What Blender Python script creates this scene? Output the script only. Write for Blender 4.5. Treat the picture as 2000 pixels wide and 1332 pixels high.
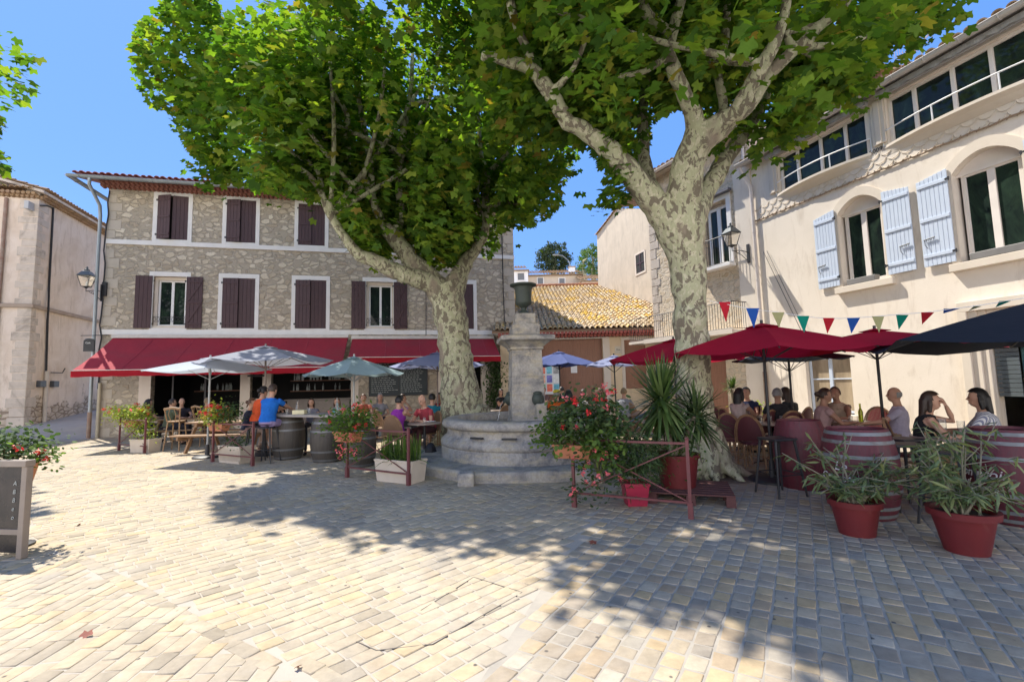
import bpy, math, random
import numpy as np
from mathutils import Matrix, Vector, noise
PI=math.pi
C=bpy.context.scene.collection
for o in list(bpy.data.objects): bpy.data.objects.remove(o)
SC=bpy.context.scene
# ---------------- camera
CAMH=1.55; FPX=900.0
cd=bpy.data.cameras.new('camera'); cam=bpy.data.objects.new('camera',cd); C.objects.link(cam)
cd.sensor_width=36; cd.lens=36*FPX/2000; cd.clip_end=2000; cd.clip_start=.05
CR=Matrix.Rotation(math.radians(95.2),4,'X')@Matrix.Rotation(math.radians(-1.4),4,'Z')
cam.matrix_world=Matrix.Translation((0,0,CAMH))@CR
SC.camera=cam
# ---------------- sky and sun
SUN=Vector((-1,.8,2.0)).normalized()
w=bpy.data.worlds.new('World'); SC.world=w; w.use_nodes=True
nt=w.node_tree; bg=nt.nodes['Background']
sky=nt.nodes.new('ShaderNodeTexSky'); sky.sky_type='NISHITA'; sky.sun_disc=False
sky.sun_elevation=math.asin(SUN.z); sky.sun_rotation=math.atan2(SUN.x,SUN.y); sky.air_density=1.0; sky.dust_density=.3; sky.ozone_density=3.0
def _mix(f,x,y):
    m=nt.nodes.new('ShaderNodeMix');m.data_type='RGBA'
    for i,v in((0,f),(6,x),(7,y)):
        if hasattr(v,'links'):nt.links.new(v,m.inputs[i])
        else:m.inputs[i].default_value=v
    return m.outputs[2]
blue=_mix(.86,sky.outputs[0],(.29,.80,2.15,1))          # clear saturated summer blue
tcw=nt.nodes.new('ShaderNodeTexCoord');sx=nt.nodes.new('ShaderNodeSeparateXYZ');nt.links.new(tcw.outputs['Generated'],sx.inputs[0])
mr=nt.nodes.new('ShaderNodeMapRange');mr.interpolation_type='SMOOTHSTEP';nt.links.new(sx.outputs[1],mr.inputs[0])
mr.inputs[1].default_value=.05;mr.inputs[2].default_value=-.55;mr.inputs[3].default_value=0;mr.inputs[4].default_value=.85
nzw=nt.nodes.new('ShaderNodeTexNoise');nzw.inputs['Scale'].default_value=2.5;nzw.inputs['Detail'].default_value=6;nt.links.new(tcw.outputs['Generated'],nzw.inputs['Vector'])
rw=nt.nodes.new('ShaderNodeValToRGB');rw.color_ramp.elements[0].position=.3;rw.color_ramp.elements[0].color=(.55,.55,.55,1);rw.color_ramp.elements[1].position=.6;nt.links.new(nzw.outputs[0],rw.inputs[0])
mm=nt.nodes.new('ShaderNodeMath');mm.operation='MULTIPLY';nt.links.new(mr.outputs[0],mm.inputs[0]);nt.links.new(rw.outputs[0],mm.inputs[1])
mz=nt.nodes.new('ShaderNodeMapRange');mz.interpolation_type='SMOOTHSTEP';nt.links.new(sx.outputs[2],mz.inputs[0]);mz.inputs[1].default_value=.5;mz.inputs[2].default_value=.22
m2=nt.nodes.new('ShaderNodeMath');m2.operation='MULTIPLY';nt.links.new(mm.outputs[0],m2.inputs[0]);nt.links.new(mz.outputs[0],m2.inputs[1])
nt.links.new(_mix(m2.outputs[0],blue,(9.6,8.9,8.0,1)),bg.inputs[0])     # unseen pale cloud band, added low behind the camera to brighten the facades
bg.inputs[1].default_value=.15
sl=bpy.data.lights.new('sun','SUN'); sl.energy=2.8; sl.angle=math.radians(.55); sl.color=(1,.94,.83)
so=bpy.data.objects.new('sun',sl); C.objects.link(so); so.rotation_euler=SUN.to_track_quat('Z','Y').to_euler(); so.location=(-20,16,40)
vs=SC.view_settings; vs.view_transform='Standard'; vs.look='None'; vs.gamma=1; vs.exposure=1.54
SC.render.engine='CYCLES'
SC.cycles.max_bounces=7; SC.cycles.transparent_max_bounces=12
# ---------------- measuring helpers (photo measured at 2000 px wide)
def ray(px,py): return CR.to_3x3()@Vector(((px-1000)/FPX,-(py-666)/FPX,-1))
def G(px,py,z=0):
    d=ray(px,py); t=(z-CAMH)/d.z; return Vector((0,0,CAMH))+d*t
def P(px,py,Y):
    d=ray(px,py); return Vector((0,0,CAMH))+d*(Y/d.y)
def onwall(px,py,p0,ang,out=0):
    dr=Vector((math.cos(ang),math.sin(ang),0)); n=Vector((dr.y,-dr.x,0)); q=Vector((p0[0],p0[1],0))+n*out
    d=ray(px,py); t=(n.dot(q-Vector((0,0,CAMH))*1))/(n.dot(d)); p=Vector((0,0,CAMH))+d*t
    return (p-q).dot(dr),p.z
def proj(p):
    c=CR.to_3x3().transposed()@(Vector(p)-Vector((0,0,CAMH))); return 1000+FPX*c.x/-c.z,666-FPX*c.y/-c.z
# ---------------- mesh builder
class MB:
    def __init__(s): s.v=[];s.f=[]
    def add(s,vs,fs,M=None):
        b=len(s.v)
        s.v+= [tuple(M@Vector(p)) for p in vs] if M else [tuple(p) for p in vs]
        s.f+=[tuple(b+i for i in f) for f in fs]; return s
    def box(s,x0,x1,y0,y1,z0,z1,M=None):
        return s.add([(x0,y0,z0),(x1,y0,z0),(x1,y1,z0),(x0,y1,z0),(x0,y0,z1),(x1,y0,z1),(x1,y1,z1),(x0,y1,z1)],
          [(0,3,2,1),(4,5,6,7),(0,1,5,4),(1,2,6,5),(2,3,7,6),(3,0,4,7)],M)
    def cbox(s,c,d,rz=0,ry=0):
        M=Matrix.Translation(c)@Matrix.Rotation(rz,4,'Z')@Matrix.Rotation(ry,4,'Y'); x,y,z=[k/2 for k in d]
        return s.box(-x,x,-y,y,-z,z,M)
    def bar(s,a,b,w,h=None,up=(0,0,1)):
        a=Vector(a);b=Vector(b);h=h or w;d=(b-a);L=d.length;d.normalize();u=Vector(up)
        if abs(d.dot(u))>.98:u=Vector((1,0,0))
        sd=d.cross(u).normalized();u=sd.cross(d)
        M=Matrix((sd,d,u)).transposed().to_4x4();M.translation=a
        return s.box(-w/2,w/2,0,L,-h/2,h/2,M)
    def tube(s,path,rad,n=8,cap=True,ell=None,side=None):
        path=[Vector(p) for p in path];k=len(path)
        if not hasattr(rad,'__len__'):rad=[rad]*k
        rings=[];pr=None
        for i in range(k):
            t=(path[min(i+1,k-1)]-path[max(i-1,0)]).normalized()
            if side is not None: a=Vector(side);a=(a-t*a.dot(t)).normalized()
            elif pr is None:
                a=t.cross(Vector((0,0,1)) if abs(t.z)<.9 else Vector((1,0,0))).normalized()
            else: a=(pr-t*pr.dot(t)).normalized()
            pr=a;b=t.cross(a)
            r=rad[i];ra,rb=(r if isinstance(r,tuple) else (r,r))
            rings.append([path[i]+a*math.cos(2*PI*j/n)*ra+b*math.sin(2*PI*j/n)*rb for j in range(n)])
        vs=[p for r in rings for p in r];fs=[]
        for i in range(k-1):
            for j in range(n):
                j2=(j+1)%n;fs.append((i*n+j,i*n+j2,(i+1)*n+j2,(i+1)*n+j))
        if cap: fs.append(tuple(reversed(range(n))));fs.append(tuple((k-1)*n+j for j in range(n)))
        return s.add(vs,fs)
    def lathe(s,prof,n=24,c=(0,0,0),mod=None,M=None,cap=True):
        vs=[];k=len(prof);fs=[]
        for r,z in prof:
            for j in range(n):
                a=2*PI*j/n;rr=r*(mod(a,z) if mod else 1);vs.append((c[0]+rr*math.cos(a),c[1]+rr*math.sin(a),c[2]+z))
        for i in range(k-1):
            for j in range(n):
                j2=(j+1)%n;fs.append((i*n+j,i*n+j2,(i+1)*n+j2,(i+1)*n+j))
        if cap: fs.append(tuple(reversed(range(n))));fs.append(tuple((k-1)*n+j for j in range(n)))
        return s.add(vs,fs,M)
    def ball(s,c,r,n=12,m=8,M=None):
        if not hasattr(r,'__len__'):r=(r,r,r)
        vs=[];fs=[]
        for i in range(m+1):
            t=PI*i/m
            for j in range(n):
                a=2*PI*j/n;vs.append((c[0]+r[0]*math.sin(t)*math.cos(a),c[1]+r[1]*math.sin(t)*math.sin(a),c[2]-r[2]*math.cos(t)))
        for i in range(m):
            for j in range(n):
                j2=(j+1)%n;fs.append((i*n+j,i*n+j2,(i+1)*n+j2,(i+1)*n+j))
        return s.add(vs,fs,M)
    def prism(s,pts,y0,y1,M=None):   # pts in x,z ; extruded along y
        n=len(pts);vs=[(x,y0,z) for x,z in pts]+[(x,y1,z) for x,z in pts]
        fs=[tuple(range(n)),tuple(reversed(range(n,2*n)))]+[(i,i+n,(i+1)%n+n,(i+1)%n) for i in range(n)]
        return s.add(vs,fs,M)
    def slab(s,pts,z0,z1,M=None):    # pts in x,y
        n=len(pts);vs=[(x,y,z0) for x,y in pts]+[(x,y,z1) for x,y in pts]
        fs=[tuple(reversed(range(n))),tuple(range(n,2*n))]+[((i+1)%n,(i+1)%n+n,i+n,i) for i in range(n)]
        return s.add(vs,fs,M)
def setsmooth(me,ang=None):
    me.polygons.foreach_set('use_smooth',[True]*len(me.polygons))
    if ang is not None:
        try: me.set_sharp_from_angle(angle=math.radians(ang))
        except Exception: pass
def obj(name,mb,mat,parent=None,smooth=None,bevel=0,loc=None,rz=0,weld=True):
    me=bpy.data.meshes.new(name)
    if isinstance(mb,MB): me.from_pydata(mb.v,[],mb.f)
    else: me=mb; me.name=name
    me.validate(); 
    if smooth is not None: setsmooth(me,smooth)
    if mat: me.materials.append(mat)
    o=bpy.data.objects.new(name,me); C.objects.link(o)
    if parent: o.parent=parent
    if loc is not None:o.location=loc
    o.rotation_euler=(0,0,rz)
    if bevel:
        b=o.modifiers.new('b','BEVEL');b.width=bevel;b.segments=2;b.limit_method='ANGLE';b.angle_limit=.6
    return o
def tag(o,label=None,cat=None,group=None,kind=None):
    if label:o['label']=label
    if cat:o['category']=cat
    if group:o['group']=group
    if kind:o['kind']=kind
    return o
def thing(name,label,cat,loc=(0,0,0),rz=0,group=None):
    o=bpy.data.objects.new(name,None);C.objects.link(o);o.location=loc;o.rotation_euler=(0,0,rz);o.empty_display_size=.2
    return tag(o,label,cat,group)
def copytree(o,label,loc,rz=0,group=None,parent=None,scale=None):
    c=o.copy();C.objects.link(c)
    if parent is not None:c.parent=parent
    else:
        c.location=loc;c.rotation_euler=(0,0,rz);c['label']=label
        if group:c['group']=group
        if scale:c.scale=scale
    for ch in list(KIDS.get(o.name,o.children)): copytree(ch,None,None,parent=c)
    return c
KIDS={}
def struct(o): o['kind']='structure'; return o
def npmesh(name,V,Fidx,nper,smooth=False):
    me=bpy.data.meshes.new(name);nv=len(V);nf=len(Fidx)
    me.vertices.add(nv);me.vertices.foreach_set('co',np.asarray(V,np.float32).ravel())
    me.loops.add(nf*nper);me.loops.foreach_set('vertex_index',np.asarray(Fidx,np.int32).ravel())
    me.polygons.add(nf);me.polygons.foreach_set('loop_start',np.arange(0,nf*nper,nper,dtype=np.int32))
    me.update(calc_edges=True)
    if smooth: setsmooth(me)
    return me
# ---------------- materials
MATS={}
class NB:
    def __init__(s,name):
        s.m=bpy.data.materials.new(name);s.m.use_nodes=True;s.t=s.m.node_tree;s.b=s.t.nodes['Principled BSDF'];s.out=s.t.nodes['Material Output']
    def n(s,typ,**kw):
        nd=s.t.nodes.new('ShaderNode'+typ)
        for k,v in kw.items():
            if k in('op',):nd.operation=v
            elif k.startswith('i_'):nd.inputs[k[2:].replace('_',' ')].default_value=v
            else:setattr(nd,k,v)
        return nd
    def l(s,a,b): s.t.links.new(a,b)
    def coord(s,scale=(1,1,1),kind='Object',rot=(0,0,0)):
        tc=s.n('TexCoord');mp=s.n('Mapping');mp.inputs['Scale'].default_value=scale;mp.inputs['Rotation'].default_value=rot
        s.l(tc.outputs[kind],mp.inputs[0]);return mp.outputs[0]
    def noise(s,co,scale,detail=4,rough=.6,dist=0):
        nd=s.n('TexNoise');nd.inputs['Scale'].default_value=scale;nd.inputs['Detail'].default_value=detail;nd.inputs['Roughness'].default_value=rough;nd.inputs['Distortion'].default_value=dist
        if co is not None:s.l(co,nd.inputs['Vector'])
        return nd.outputs[0]
    def ramp(s,fac,stops,interp='LINEAR'):
        nd=s.n('ValToRGB');cr=nd.color_ramp;cr.interpolation=interp
        while len(cr.elements)>1:cr.elements.remove(cr.elements[-1])
        cr.elements[0].position=stops[0][0];cr.elements[0].color=c4(stops[0][1])
        for p,c in stops[1:]:
            e=cr.elements.new(p);e.color=c4(c)
        s.l(fac,nd.inputs[0]);return nd.outputs[0]
    def mix(s,fac,a,b,mode='MIX'):
        nd=s.n('Mix');nd.data_type='RGBA';nd.blend_type=mode
        for i,x in((0,fac),(6,a),(7,b)):
            if hasattr(x,'links'):s.l(x,nd.inputs[i])
            elif i==0:nd.inputs[0].default_value=x
            else:nd.inputs[i].default_value=c4(x)
        return nd.outputs[2]
    def math(s,op,a,b=None,clamp=False):
        nd=s.n('Math');nd.operation=op;nd.use_clamp=clamp
        for i,x in((0,a),(1,b)):
            if x is None:continue
            if hasattr(x,'links'):s.l(x,nd.inputs[i])
            else:nd.inputs[i].default_value=x
        return nd.outputs[0]
    def bump(s,h,strength=.5,dist=.01):
        nd=s.n('Bump');nd.inputs['Strength'].default_value=strength;nd.inputs['Distance'].default_value=dist
        s.l(h,nd.inputs['Height']);s.l(nd.outputs[0],s.b.inputs['Normal'])
    def col(s,c):
        if hasattr(c,'links'):s.l(c,s.b.inputs['Base Color'])
        else:s.b.inputs['Base Color'].default_value=c4(c)
    def set(s,**kw):
        for k,v in kw.items():s.b.inputs[k.replace('_',' ')].default_value=v
        return s
def c4(c): return tuple(c)+((1,) if len(c)==3 else ())
def pm(name,c1,c2=None,scale=6,rough=.7,bump=.15,bd=.005,metal=0,stretch=(1,1,1),spec=None,det=5,dirt=None):
    if name in MATS:return MATS[name]
    b=NB(name);c2=c2 or tuple(k*.8 for k in c1)
    co=b.coord(stretch);f=b.noise(co,scale,det)
    col=b.ramp(f,[(.3,c1),(.7,c2)])
    if dirt:
        f2=b.noise(co,scale*.27,6,.7,1.2);col=b.mix(b.ramp(f2,[(.5,(0,0,0)),(.68,(1,1,1))]),col,dirt)
    b.col(col);b.set(Roughness=rough,Metallic=metal)
    if spec is not None:b.set(Specular_IOR_Level=spec)
    if bump:b.bump(b.noise(co,scale*4,4),bump,bd)
    MATS[name]=b.m;return b.m
def rubble(name,stones,mortar,sc=(3.4,3.4,5.6),cover=.5,bump=.8,bd=.04):
    b=NB(name);co=b.coord(sc)
    nz=b.n('TexNoise');nz.inputs['Scale'].default_value=1.3;nz.inputs['Detail'].default_value=3;b.l(co,nz.inputs['Vector'])
    va=b.n('VectorMath',operation='MULTIPLY_ADD');b.l(nz.outputs['Color'],va.inputs[0]);va.inputs[1].default_value=(.9,.9,.9);b.l(co,va.inputs[2]);v=va.outputs[0]
    vo=b.n('TexVoronoi');vo.feature='DISTANCE_TO_EDGE';b.l(v,vo.inputs['Vector']);vo.inputs['Scale'].default_value=1
    vc=b.n('TexVoronoi');b.l(v,vc.inputs['Vector']);vc.inputs['Scale'].default_value=1
    sep=b.n('SeparateColor');b.l(vc.outputs['Color'],sep.inputs[0])
    col=b.ramp(sep.outputs[0],stones)
    fine=b.noise(co,7,6,.7)
    col=b.mix(.55,col,b.ramp(fine,[(.25,(.45,.45,.45)),(.75,(1.3,1.3,1.3))]),'MULTIPLY')
    thr=b.math('MULTIPLY',sep.outputs[1],cover)
    d=b.math('ADD',vo.outputs['Distance'],b.math('MULTIPLY',b.math('SUBTRACT',fine,.5),.12))
    mask=b.math('MULTIPLY',b.math('SUBTRACT',d,thr),14,True)
    mcol=b.mix(b.noise(b.coord((1,1,1)),1.2,6),mortar,tuple(k*.78 for k in mortar))
    col=b.mix(mask,mcol,col)
    b.col(col);b.set(Roughness=.9,Specular_IOR_Level=.2)
    h=b.math('ADD',b.math('MULTIPLY',mask,1.0),b.math('MULTIPLY',fine,.7))
    b.bump(h,bump,bd);MATS[name]=b.m;return b.m
STONE=rubble('rubble_stone',[(0,(.43,.355,.27)),(.3,(.57,.49,.375)),(.6,(.68,.60,.48)),(.85,(.53,.455,.36)),(1,(.76,.68,.55))],(.46,.40,.32),cover=.17,bump=.9,bd=.035)
STONE2=rubble('relief_stone',[(0,(.56,.44,.30)),(.5,(.74,.61,.45)),(1,(.66,.56,.43))],(.72,.62,.48),sc=(3.5,3.5,5.5),cover=.12,bump=.75,bd=.045)
def plaster(name,c,c2,stain,bump=.25,base=None):
    b=NB(name);co=b.coord();f=b.noise(co,1.1,7,.65,.6)
    col=b.ramp(f,[(.35,c),(.65,c2)])
    co2=b.coord((2.2,2.2,.5));f2=b.noise(co2,1.6,6,.7,.5)
    col=b.mix(b.ramp(f2,[(.52,(0,0,0)),(.8,(1,1,1))]),col,stain)
    h=b.noise(co,22,6,.7)
    if base:   # render fallen off the foot of the wall, stones showing
        sp=b.n('SeparateXYZ');b.l(b.coord(),sp.inputs[0])
        mk=b.math('SUBTRACT',b.math('MULTIPLY',b.noise(b.coord(),.9,5,.65),5.2),sp.outputs[2]);mk=b.math('MULTIPLY',b.math('SUBTRACT',mk,base[0]),6,True)
        vo=b.n('TexVoronoi');vo.feature='DISTANCE_TO_EDGE';b.l(b.coord((2.6,2.6,5)),vo.inputs[0]);vo.inputs['Scale'].default_value=1
        st=b.mix(b.ramp(vo.outputs[0],[(.03,(0,0,0)),(.10,(1,1,1))]),(.30,.23,.17),b.ramp(b.noise(b.coord((2,2,4)),1.1,3),[(.35,(.46,.37,.28)),(.65,(.64,.54,.43))]))
        col=b.mix(mk,col,st);h=b.math('ADD',h,b.math('MULTIPLY',mk,b.math('SUBTRACT',b.math('MULTIPLY',b.math('MINIMUM',vo.outputs[0],.12),9),1.6)))
    b.col(col);b.set(Roughness=.92,Specular_IOR_Level=.2);b.bump(h,bump,.012 if not base else .03);MATS[name]=b.m;return b.m
PL_R=plaster('cream_plaster',(.72,.64,.54),(.77,.69,.59),(.54,.455,.365))
PL_L=plaster('aged_plaster',(.80,.68,.57),(.68,.55,.43),(.46,.35,.25),.7,(1.35,))
PL_G=plaster('weathered_plaster',(.60,.52,.42),(.52,.45,.36),(.38,.33,.27),.4)
PL_Y=plaster('yellow_plaster',(.72,.58,.40),(.68,.54,.37),(.55,.43,.30))
TRIM=pm('white_trim',(.78,.76,.74),(.70,.68,.66),3,.7,.1)
TRIMC=pm('cream_trim',(.70,.62,.54),(.64,.56,.47),3,.8,.15)
BLOCK=pm('cut_stone',(.64,.55,.46),(.52,.44,.36),3,.9,.4,.01,dirt=(.3,.25,.2))
MAROON=pm('maroon_wood',(.075,.035,.04),(.05,.024,.03),5,.6,.15,stretch=(6,6,1))
BLUEW=pm('pale_blue_paint',(.56,.63,.74),(.51,.58,.69),5,.5,.08,stretch=(4,4,1))
WHITEP=pm('white_paint',(.8,.8,.8),(.74,.74,.74),4,.4,.02)
BROWND=pm('brown_door_wood',(.34,.17,.11),(.25,.125,.08),7,.6,.3,stretch=(8,8,.6))
ZINC=pm('zinc',(.33,.36,.38),(.24,.27,.29),3,.42,.05,metal=.6)
PIPE=pm('downpipe_paint',(.62,.56,.52),(.52,.46,.42),3,.5,.05)
IRON=pm('dark_iron',(.03,.03,.035),(.02,.02,.022),8,.5,.1)
CABLE=pm('black_cable',(.025,.025,.03),None,8,.6,0)
REDIRON=pm('oxide_red_iron',(.16,.04,.045),(.11,.035,.035),14,.5,.15)
def glassm(name,c,rough=.03):
    b=NB(name);b.col(b.ramp(b.noise(b.coord((1,1,.6)),2.3,6,.7,.8),[(.42,c),(.62,(c[0]*2.2,c[1]*2.6,c[2]*1.8)),(.75,(c[0]*4,c[1]*4.4,c[2]*3))]));b.set(Roughness=rough,Specular_IOR_Level=.35,IOR=1.4);b.bump(b.noise(b.coord(),1.5,1),.06,.01);MATS[name]=b.m;return b.m  # greenish mottling painted into the pane colour stands in for reflected greenery
WGLASS=glassm('window_glass',(.012,.018,.018))
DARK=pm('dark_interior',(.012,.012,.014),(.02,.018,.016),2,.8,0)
def clear_glass(name,c=(1,1,1)):
    b=NB(name);b.col(c);b.set(Roughness=.02,Transmission_Weight=.93,IOR=1.3);MATS[name]=b.m;return b.m
CGLASS=clear_glass('clear_glass',(.95,.97,.97)); GREENGL=clear_glass('green_bottle_glass',(.35,.42,.05)); LGLASS=clear_glass('lantern_glass',(.95,.9,.8))
def islandmat(name,stops,rough=.8,bump=.2,scale=20,bd=.003,mul=None,sp=.3,transl=0,soft=0):
    b=NB(name);g=b.n('NewGeometry');col=b.ramp(g.outputs['Random Per Island'],stops)
    f=b.noise(b.coord(),scale,5,.7);col=b.mix(.5,col,b.ramp(f,[(.3,(.6,.6,.6)),(.7,(1.25,1.25,1.25))]),'MULTIPLY')
    if mul:
        f2=b.noise(b.coord(),mul[0],5,.7,.6);col=b.mix(b.ramp(f2,[(mul[1],(0,0,0)),(mul[2],(1,1,1))]),col,mul[3])
    if soft:   # dirt specks, chewing gum spots and darker worn patches
        vo=b.n('TexVoronoi');b.l(b.coord(),vo.inputs['Vector']);vo.inputs['Scale'].default_value=5.5
        col=b.mix(b.ramp(vo.outputs['Distance'],[(.05,(1,1,1)),(.085,(0,0,0))]),col,(.13,.115,.10))
        f3=b.noise(b.coord(),.35,6,.75,1.0);col=b.mix(1,col,b.ramp(f3,[(.35,(.80,.79,.78)),(.6,(1.06,1.05,1.03))]),'MULTIPLY')
    b.col(col);b.set(Roughness=rough,Specular_IOR_Level=sp)
    if bump:b.bump(b.noise(b.coord(),scale*2,5),bump,bd)
    if transl:
        tr=b.n('BsdfTranslucent');ms=b.n('MixShader');tc=b.mix(1,col,(1.25,1.5,.35),'MULTIPLY');b.l(tc,tr.inputs[0])
        ms.inputs[0].default_value=transl;b.l(b.b.outputs[0],ms.inputs[1]);b.l(tr.outputs[0],ms.inputs[2]);b.l(ms.outputs[0],b.out.inputs[0])
    MATS[name]=b.m;return b.m
LEAF=islandmat('plane_leaf',[(0,(.065,.13,.03)),(.35,(.11,.20,.035)),(.75,(.18,.265,.04)),(.955,(.26,.30,.05)),(.985,(.28,.18,.05)),(1,(.2,.28,.05))],.75,.1,8,transl=.52,sp=.08)
LEAF2=islandmat('geranium_leaf',[(0,(.07,.13,.03)),(.5,(.11,.19,.04)),(1,(.18,.26,.05))],.7,.1,20,transl=.4)
LEAFY=islandmat('lime_leaf',[(0,(.28,.40,.06)),(.5,(.42,.50,.08)),(1,(.50,.44,.10))],.7,.1,20,transl=.35)
LEAFD=islandmat('dark_leaf',[(0,(.04,.075,.03)),(.6,(.07,.12,.04)),(1,(.12,.17,.06))],.75,.1,20,transl=.25)
OLEAN=islandmat('oleander_leaf',[(0,(.09,.13,.06)),(.6,(.15,.20,.09)),(1,(.26,.28,.11))],.4,.1,20,transl=.2)
YUCCA=islandmat('yucca_leaf',[(0,(.05,.09,.03)),(.6,(.09,.15,.04)),(1,(.17,.22,.08))],.35,.05,20,transl=.2,sp=.5)
PINEM=islandmat('pine_needle',[(0,(.03,.05,.025)),(1,(.07,.10,.05))],.7,.1,8,transl=.15)
PINEL=islandmat('shrub_leaf',[(0,(.07,.13,.03)),(1,(.14,.22,.05))],.7,.1,8,transl=.25)
PETR=islandmat('red_petal',[(0,(.75,.03,.05)),(1,(.9,.07,.07))],.5,0,8,transl=.2)
PETP=islandmat('pink_petal',[(0,(.85,.13,.17)),(1,(.95,.28,.3))],.5,0,8,transl=.2)
TILE=islandmat('lichen_roof_tile',[(0,(.34,.22,.12)),(.25,(.52,.40,.26)),(.5,(.62,.50,.33)),(.8,(.44,.33,.22)),(1,(.68,.58,.42))],.9,.4,14,mul=(1.1,.48,.62,(.60,.38,.06)))
TILER=islandmat('red_roof_tile',[(0,(.24,.07,.05)),(.5,(.33,.11,.08)),(1,(.28,.13,.10))],.8,.3,14)
TILEB=islandmat('brown_roof_tile',[(0,(.28,.18,.10)),(.5,(.40,.27,.16)),(1,(.33,.22,.15))],.9,.4,14)
SETT=islandmat('pale_stone_sett',[(0,(0.329,0.280,0.211)),(.12,(0.408,0.350,0.270)),(.3,(0.466,0.390,0.284)),(.5,(0.451,0.385,0.288)),(.65,(0.493,0.405,0.279)),(.8,(0.477,0.390,0.284)),(.93,(0.514,0.400,0.243)),(1,(0.530,0.455,0.347))],.8,.35,9,.004,mul=(.45,.5,.7,(.36,.33,.29)),soft=1)
SETT2=islandmat('ochre_grey_sett',[(0,(0.265,0.250,0.225)),(.14,(0.403,0.310,0.207)),(.28,(0.350,0.325,0.279)),(.42,(0.466,0.345,0.198)),(.56,(0.424,0.365,0.279)),(.7,(0.329,0.280,0.225)),(.84,(0.498,0.380,0.225)),(1,(0.456,0.410,0.333))],.8,.35,9,.004,mul=(.45,.52,.7,(.36,.33,.29)),soft=1)
BARK=NB('plane_bark')
def _bark():
    b=BARK;co=b.coord((1,1,.62));
    n1=b.noise(co,9,5,.62,.7);n2=b.noise(co,15,4,.6,.6);n3=b.noise(co,30,5)
    col=b.mix(b.ramp(n2,[(.44,(0,0,0)),(.47,(1,1,1))]),(.52,.49,.35),(.40,.40,.26))
    col=b.mix(b.ramp(n1,[(.52,(0,0,0)),(.535,(1,1,1))]),col,(.19,.165,.12))
    n4=b.noise(co,2.2,3,.5);col=b.mix(b.ramp(n4,[(.58,(0,0,0)),(.70,(1,1,1))]),col,(.30,.25,.19))
    col=b.mix(.35,col,b.ramp(n3,[(.3,(.6,.6,.6)),(.7,(1.2,1.2,1.2))]),'MULTIPLY')
    b.col(col);b.set(Roughness=.85,Specular_IOR_Level=.25)
    h=b.math('ADD',b.math('MULTIPLY',b.ramp(n1,[(.52,(1,1,1)),(.56,(0,0,0))]),.5),b.math('MULTIPLY',n3,.6));b.bump(h,.5,.015);MATS['plane_bark']=b.m
_bark();BARK=BARK.m
AWN=pm('crimson_awning_canvas',(.37,.018,.035),(.29,.016,.032),1.3,.85,.5,.03,dirt=(.26,.03,.04))
def fabric(name,c,tr=.25):
    b=NB(name);f=b.noise(b.coord(),2.5,4);col=b.ramp(f,[(.3,c),(.7,tuple(k*.88 for k in c))]);b.col(col);b.set(Roughness=.85,Specular_IOR_Level=.15)
    b.bump(b.noise(b.coord(),5,3),.25,.03)
    t=b.n('BsdfTranslucent');b.l(col,t.inputs[0]);ms=b.n('MixShader');ms.inputs[0].default_value=tr;b.l(b.b.outputs[0],ms.inputs[1]);b.l(t.outputs[0],ms.inputs[2]);b.l(ms.outputs[0],b.out.inputs[0])
    MATS[name]=b.m;return b.m
rnd=random.Random(7); NR=np.random.default_rng(5)
# ================= GROUND
def gh(x,y):
    s=min(1,max(0,(-x-14.7)/2.2));s=s*s*(3-2*s)
    return .085*max(0,min(y,27)-13.9)*s
GM=NB('earth_mortar')
def _g():
    b=GM;co=b.coord();col=b.mix(b.noise(co,3,6),(.36,.32,.27),(.46,.41,.34));b.col(col);b.set(Roughness=.95);b.bump(b.noise(co,60,4),.4,.004)
_g()
g=MB();xs=[-300,-90,-40]+[-26+i*.8 for i in range(20)]+[-9,0,9,40,90,300];ys=[-60,-8,0,6,10]+[12+i*.75 for i in range(22)]+[40,90,300]
for y in ys:
    for x in xs: g.v.append((x,y,gh(x,y)-.0045))
nx=len(xs)
for j in range(len(ys)-1):
    for i in range(nx-1): g.f.append((j*nx+i,j*nx+i+1,(j+1)*nx+i+1,(j+1)*nx+i))
struct(obj('ground',g,GM.m))
ASPH=pm('lane_paving',(.42,.38,.34),(.33,.30,.28),2.5,.9,.5,.006)
g=MB();lx=[-26+i*.7 for i in range(18)];ly=[15.4+i*.6 for i in range(25)]
for y in ly:
    for x in lx:g.v.append((x,y,gh(x,y)+.004 if x<-14.3 else -.02))
for j in range(len(ly)-1):
    for i in range(len(lx)-1):g.f.append((j*18+i,j*18+i+1,(j+1)*18+i+1,(j+1)*18+i))
struct(obj('lane_road',g,ASPH))
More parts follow.
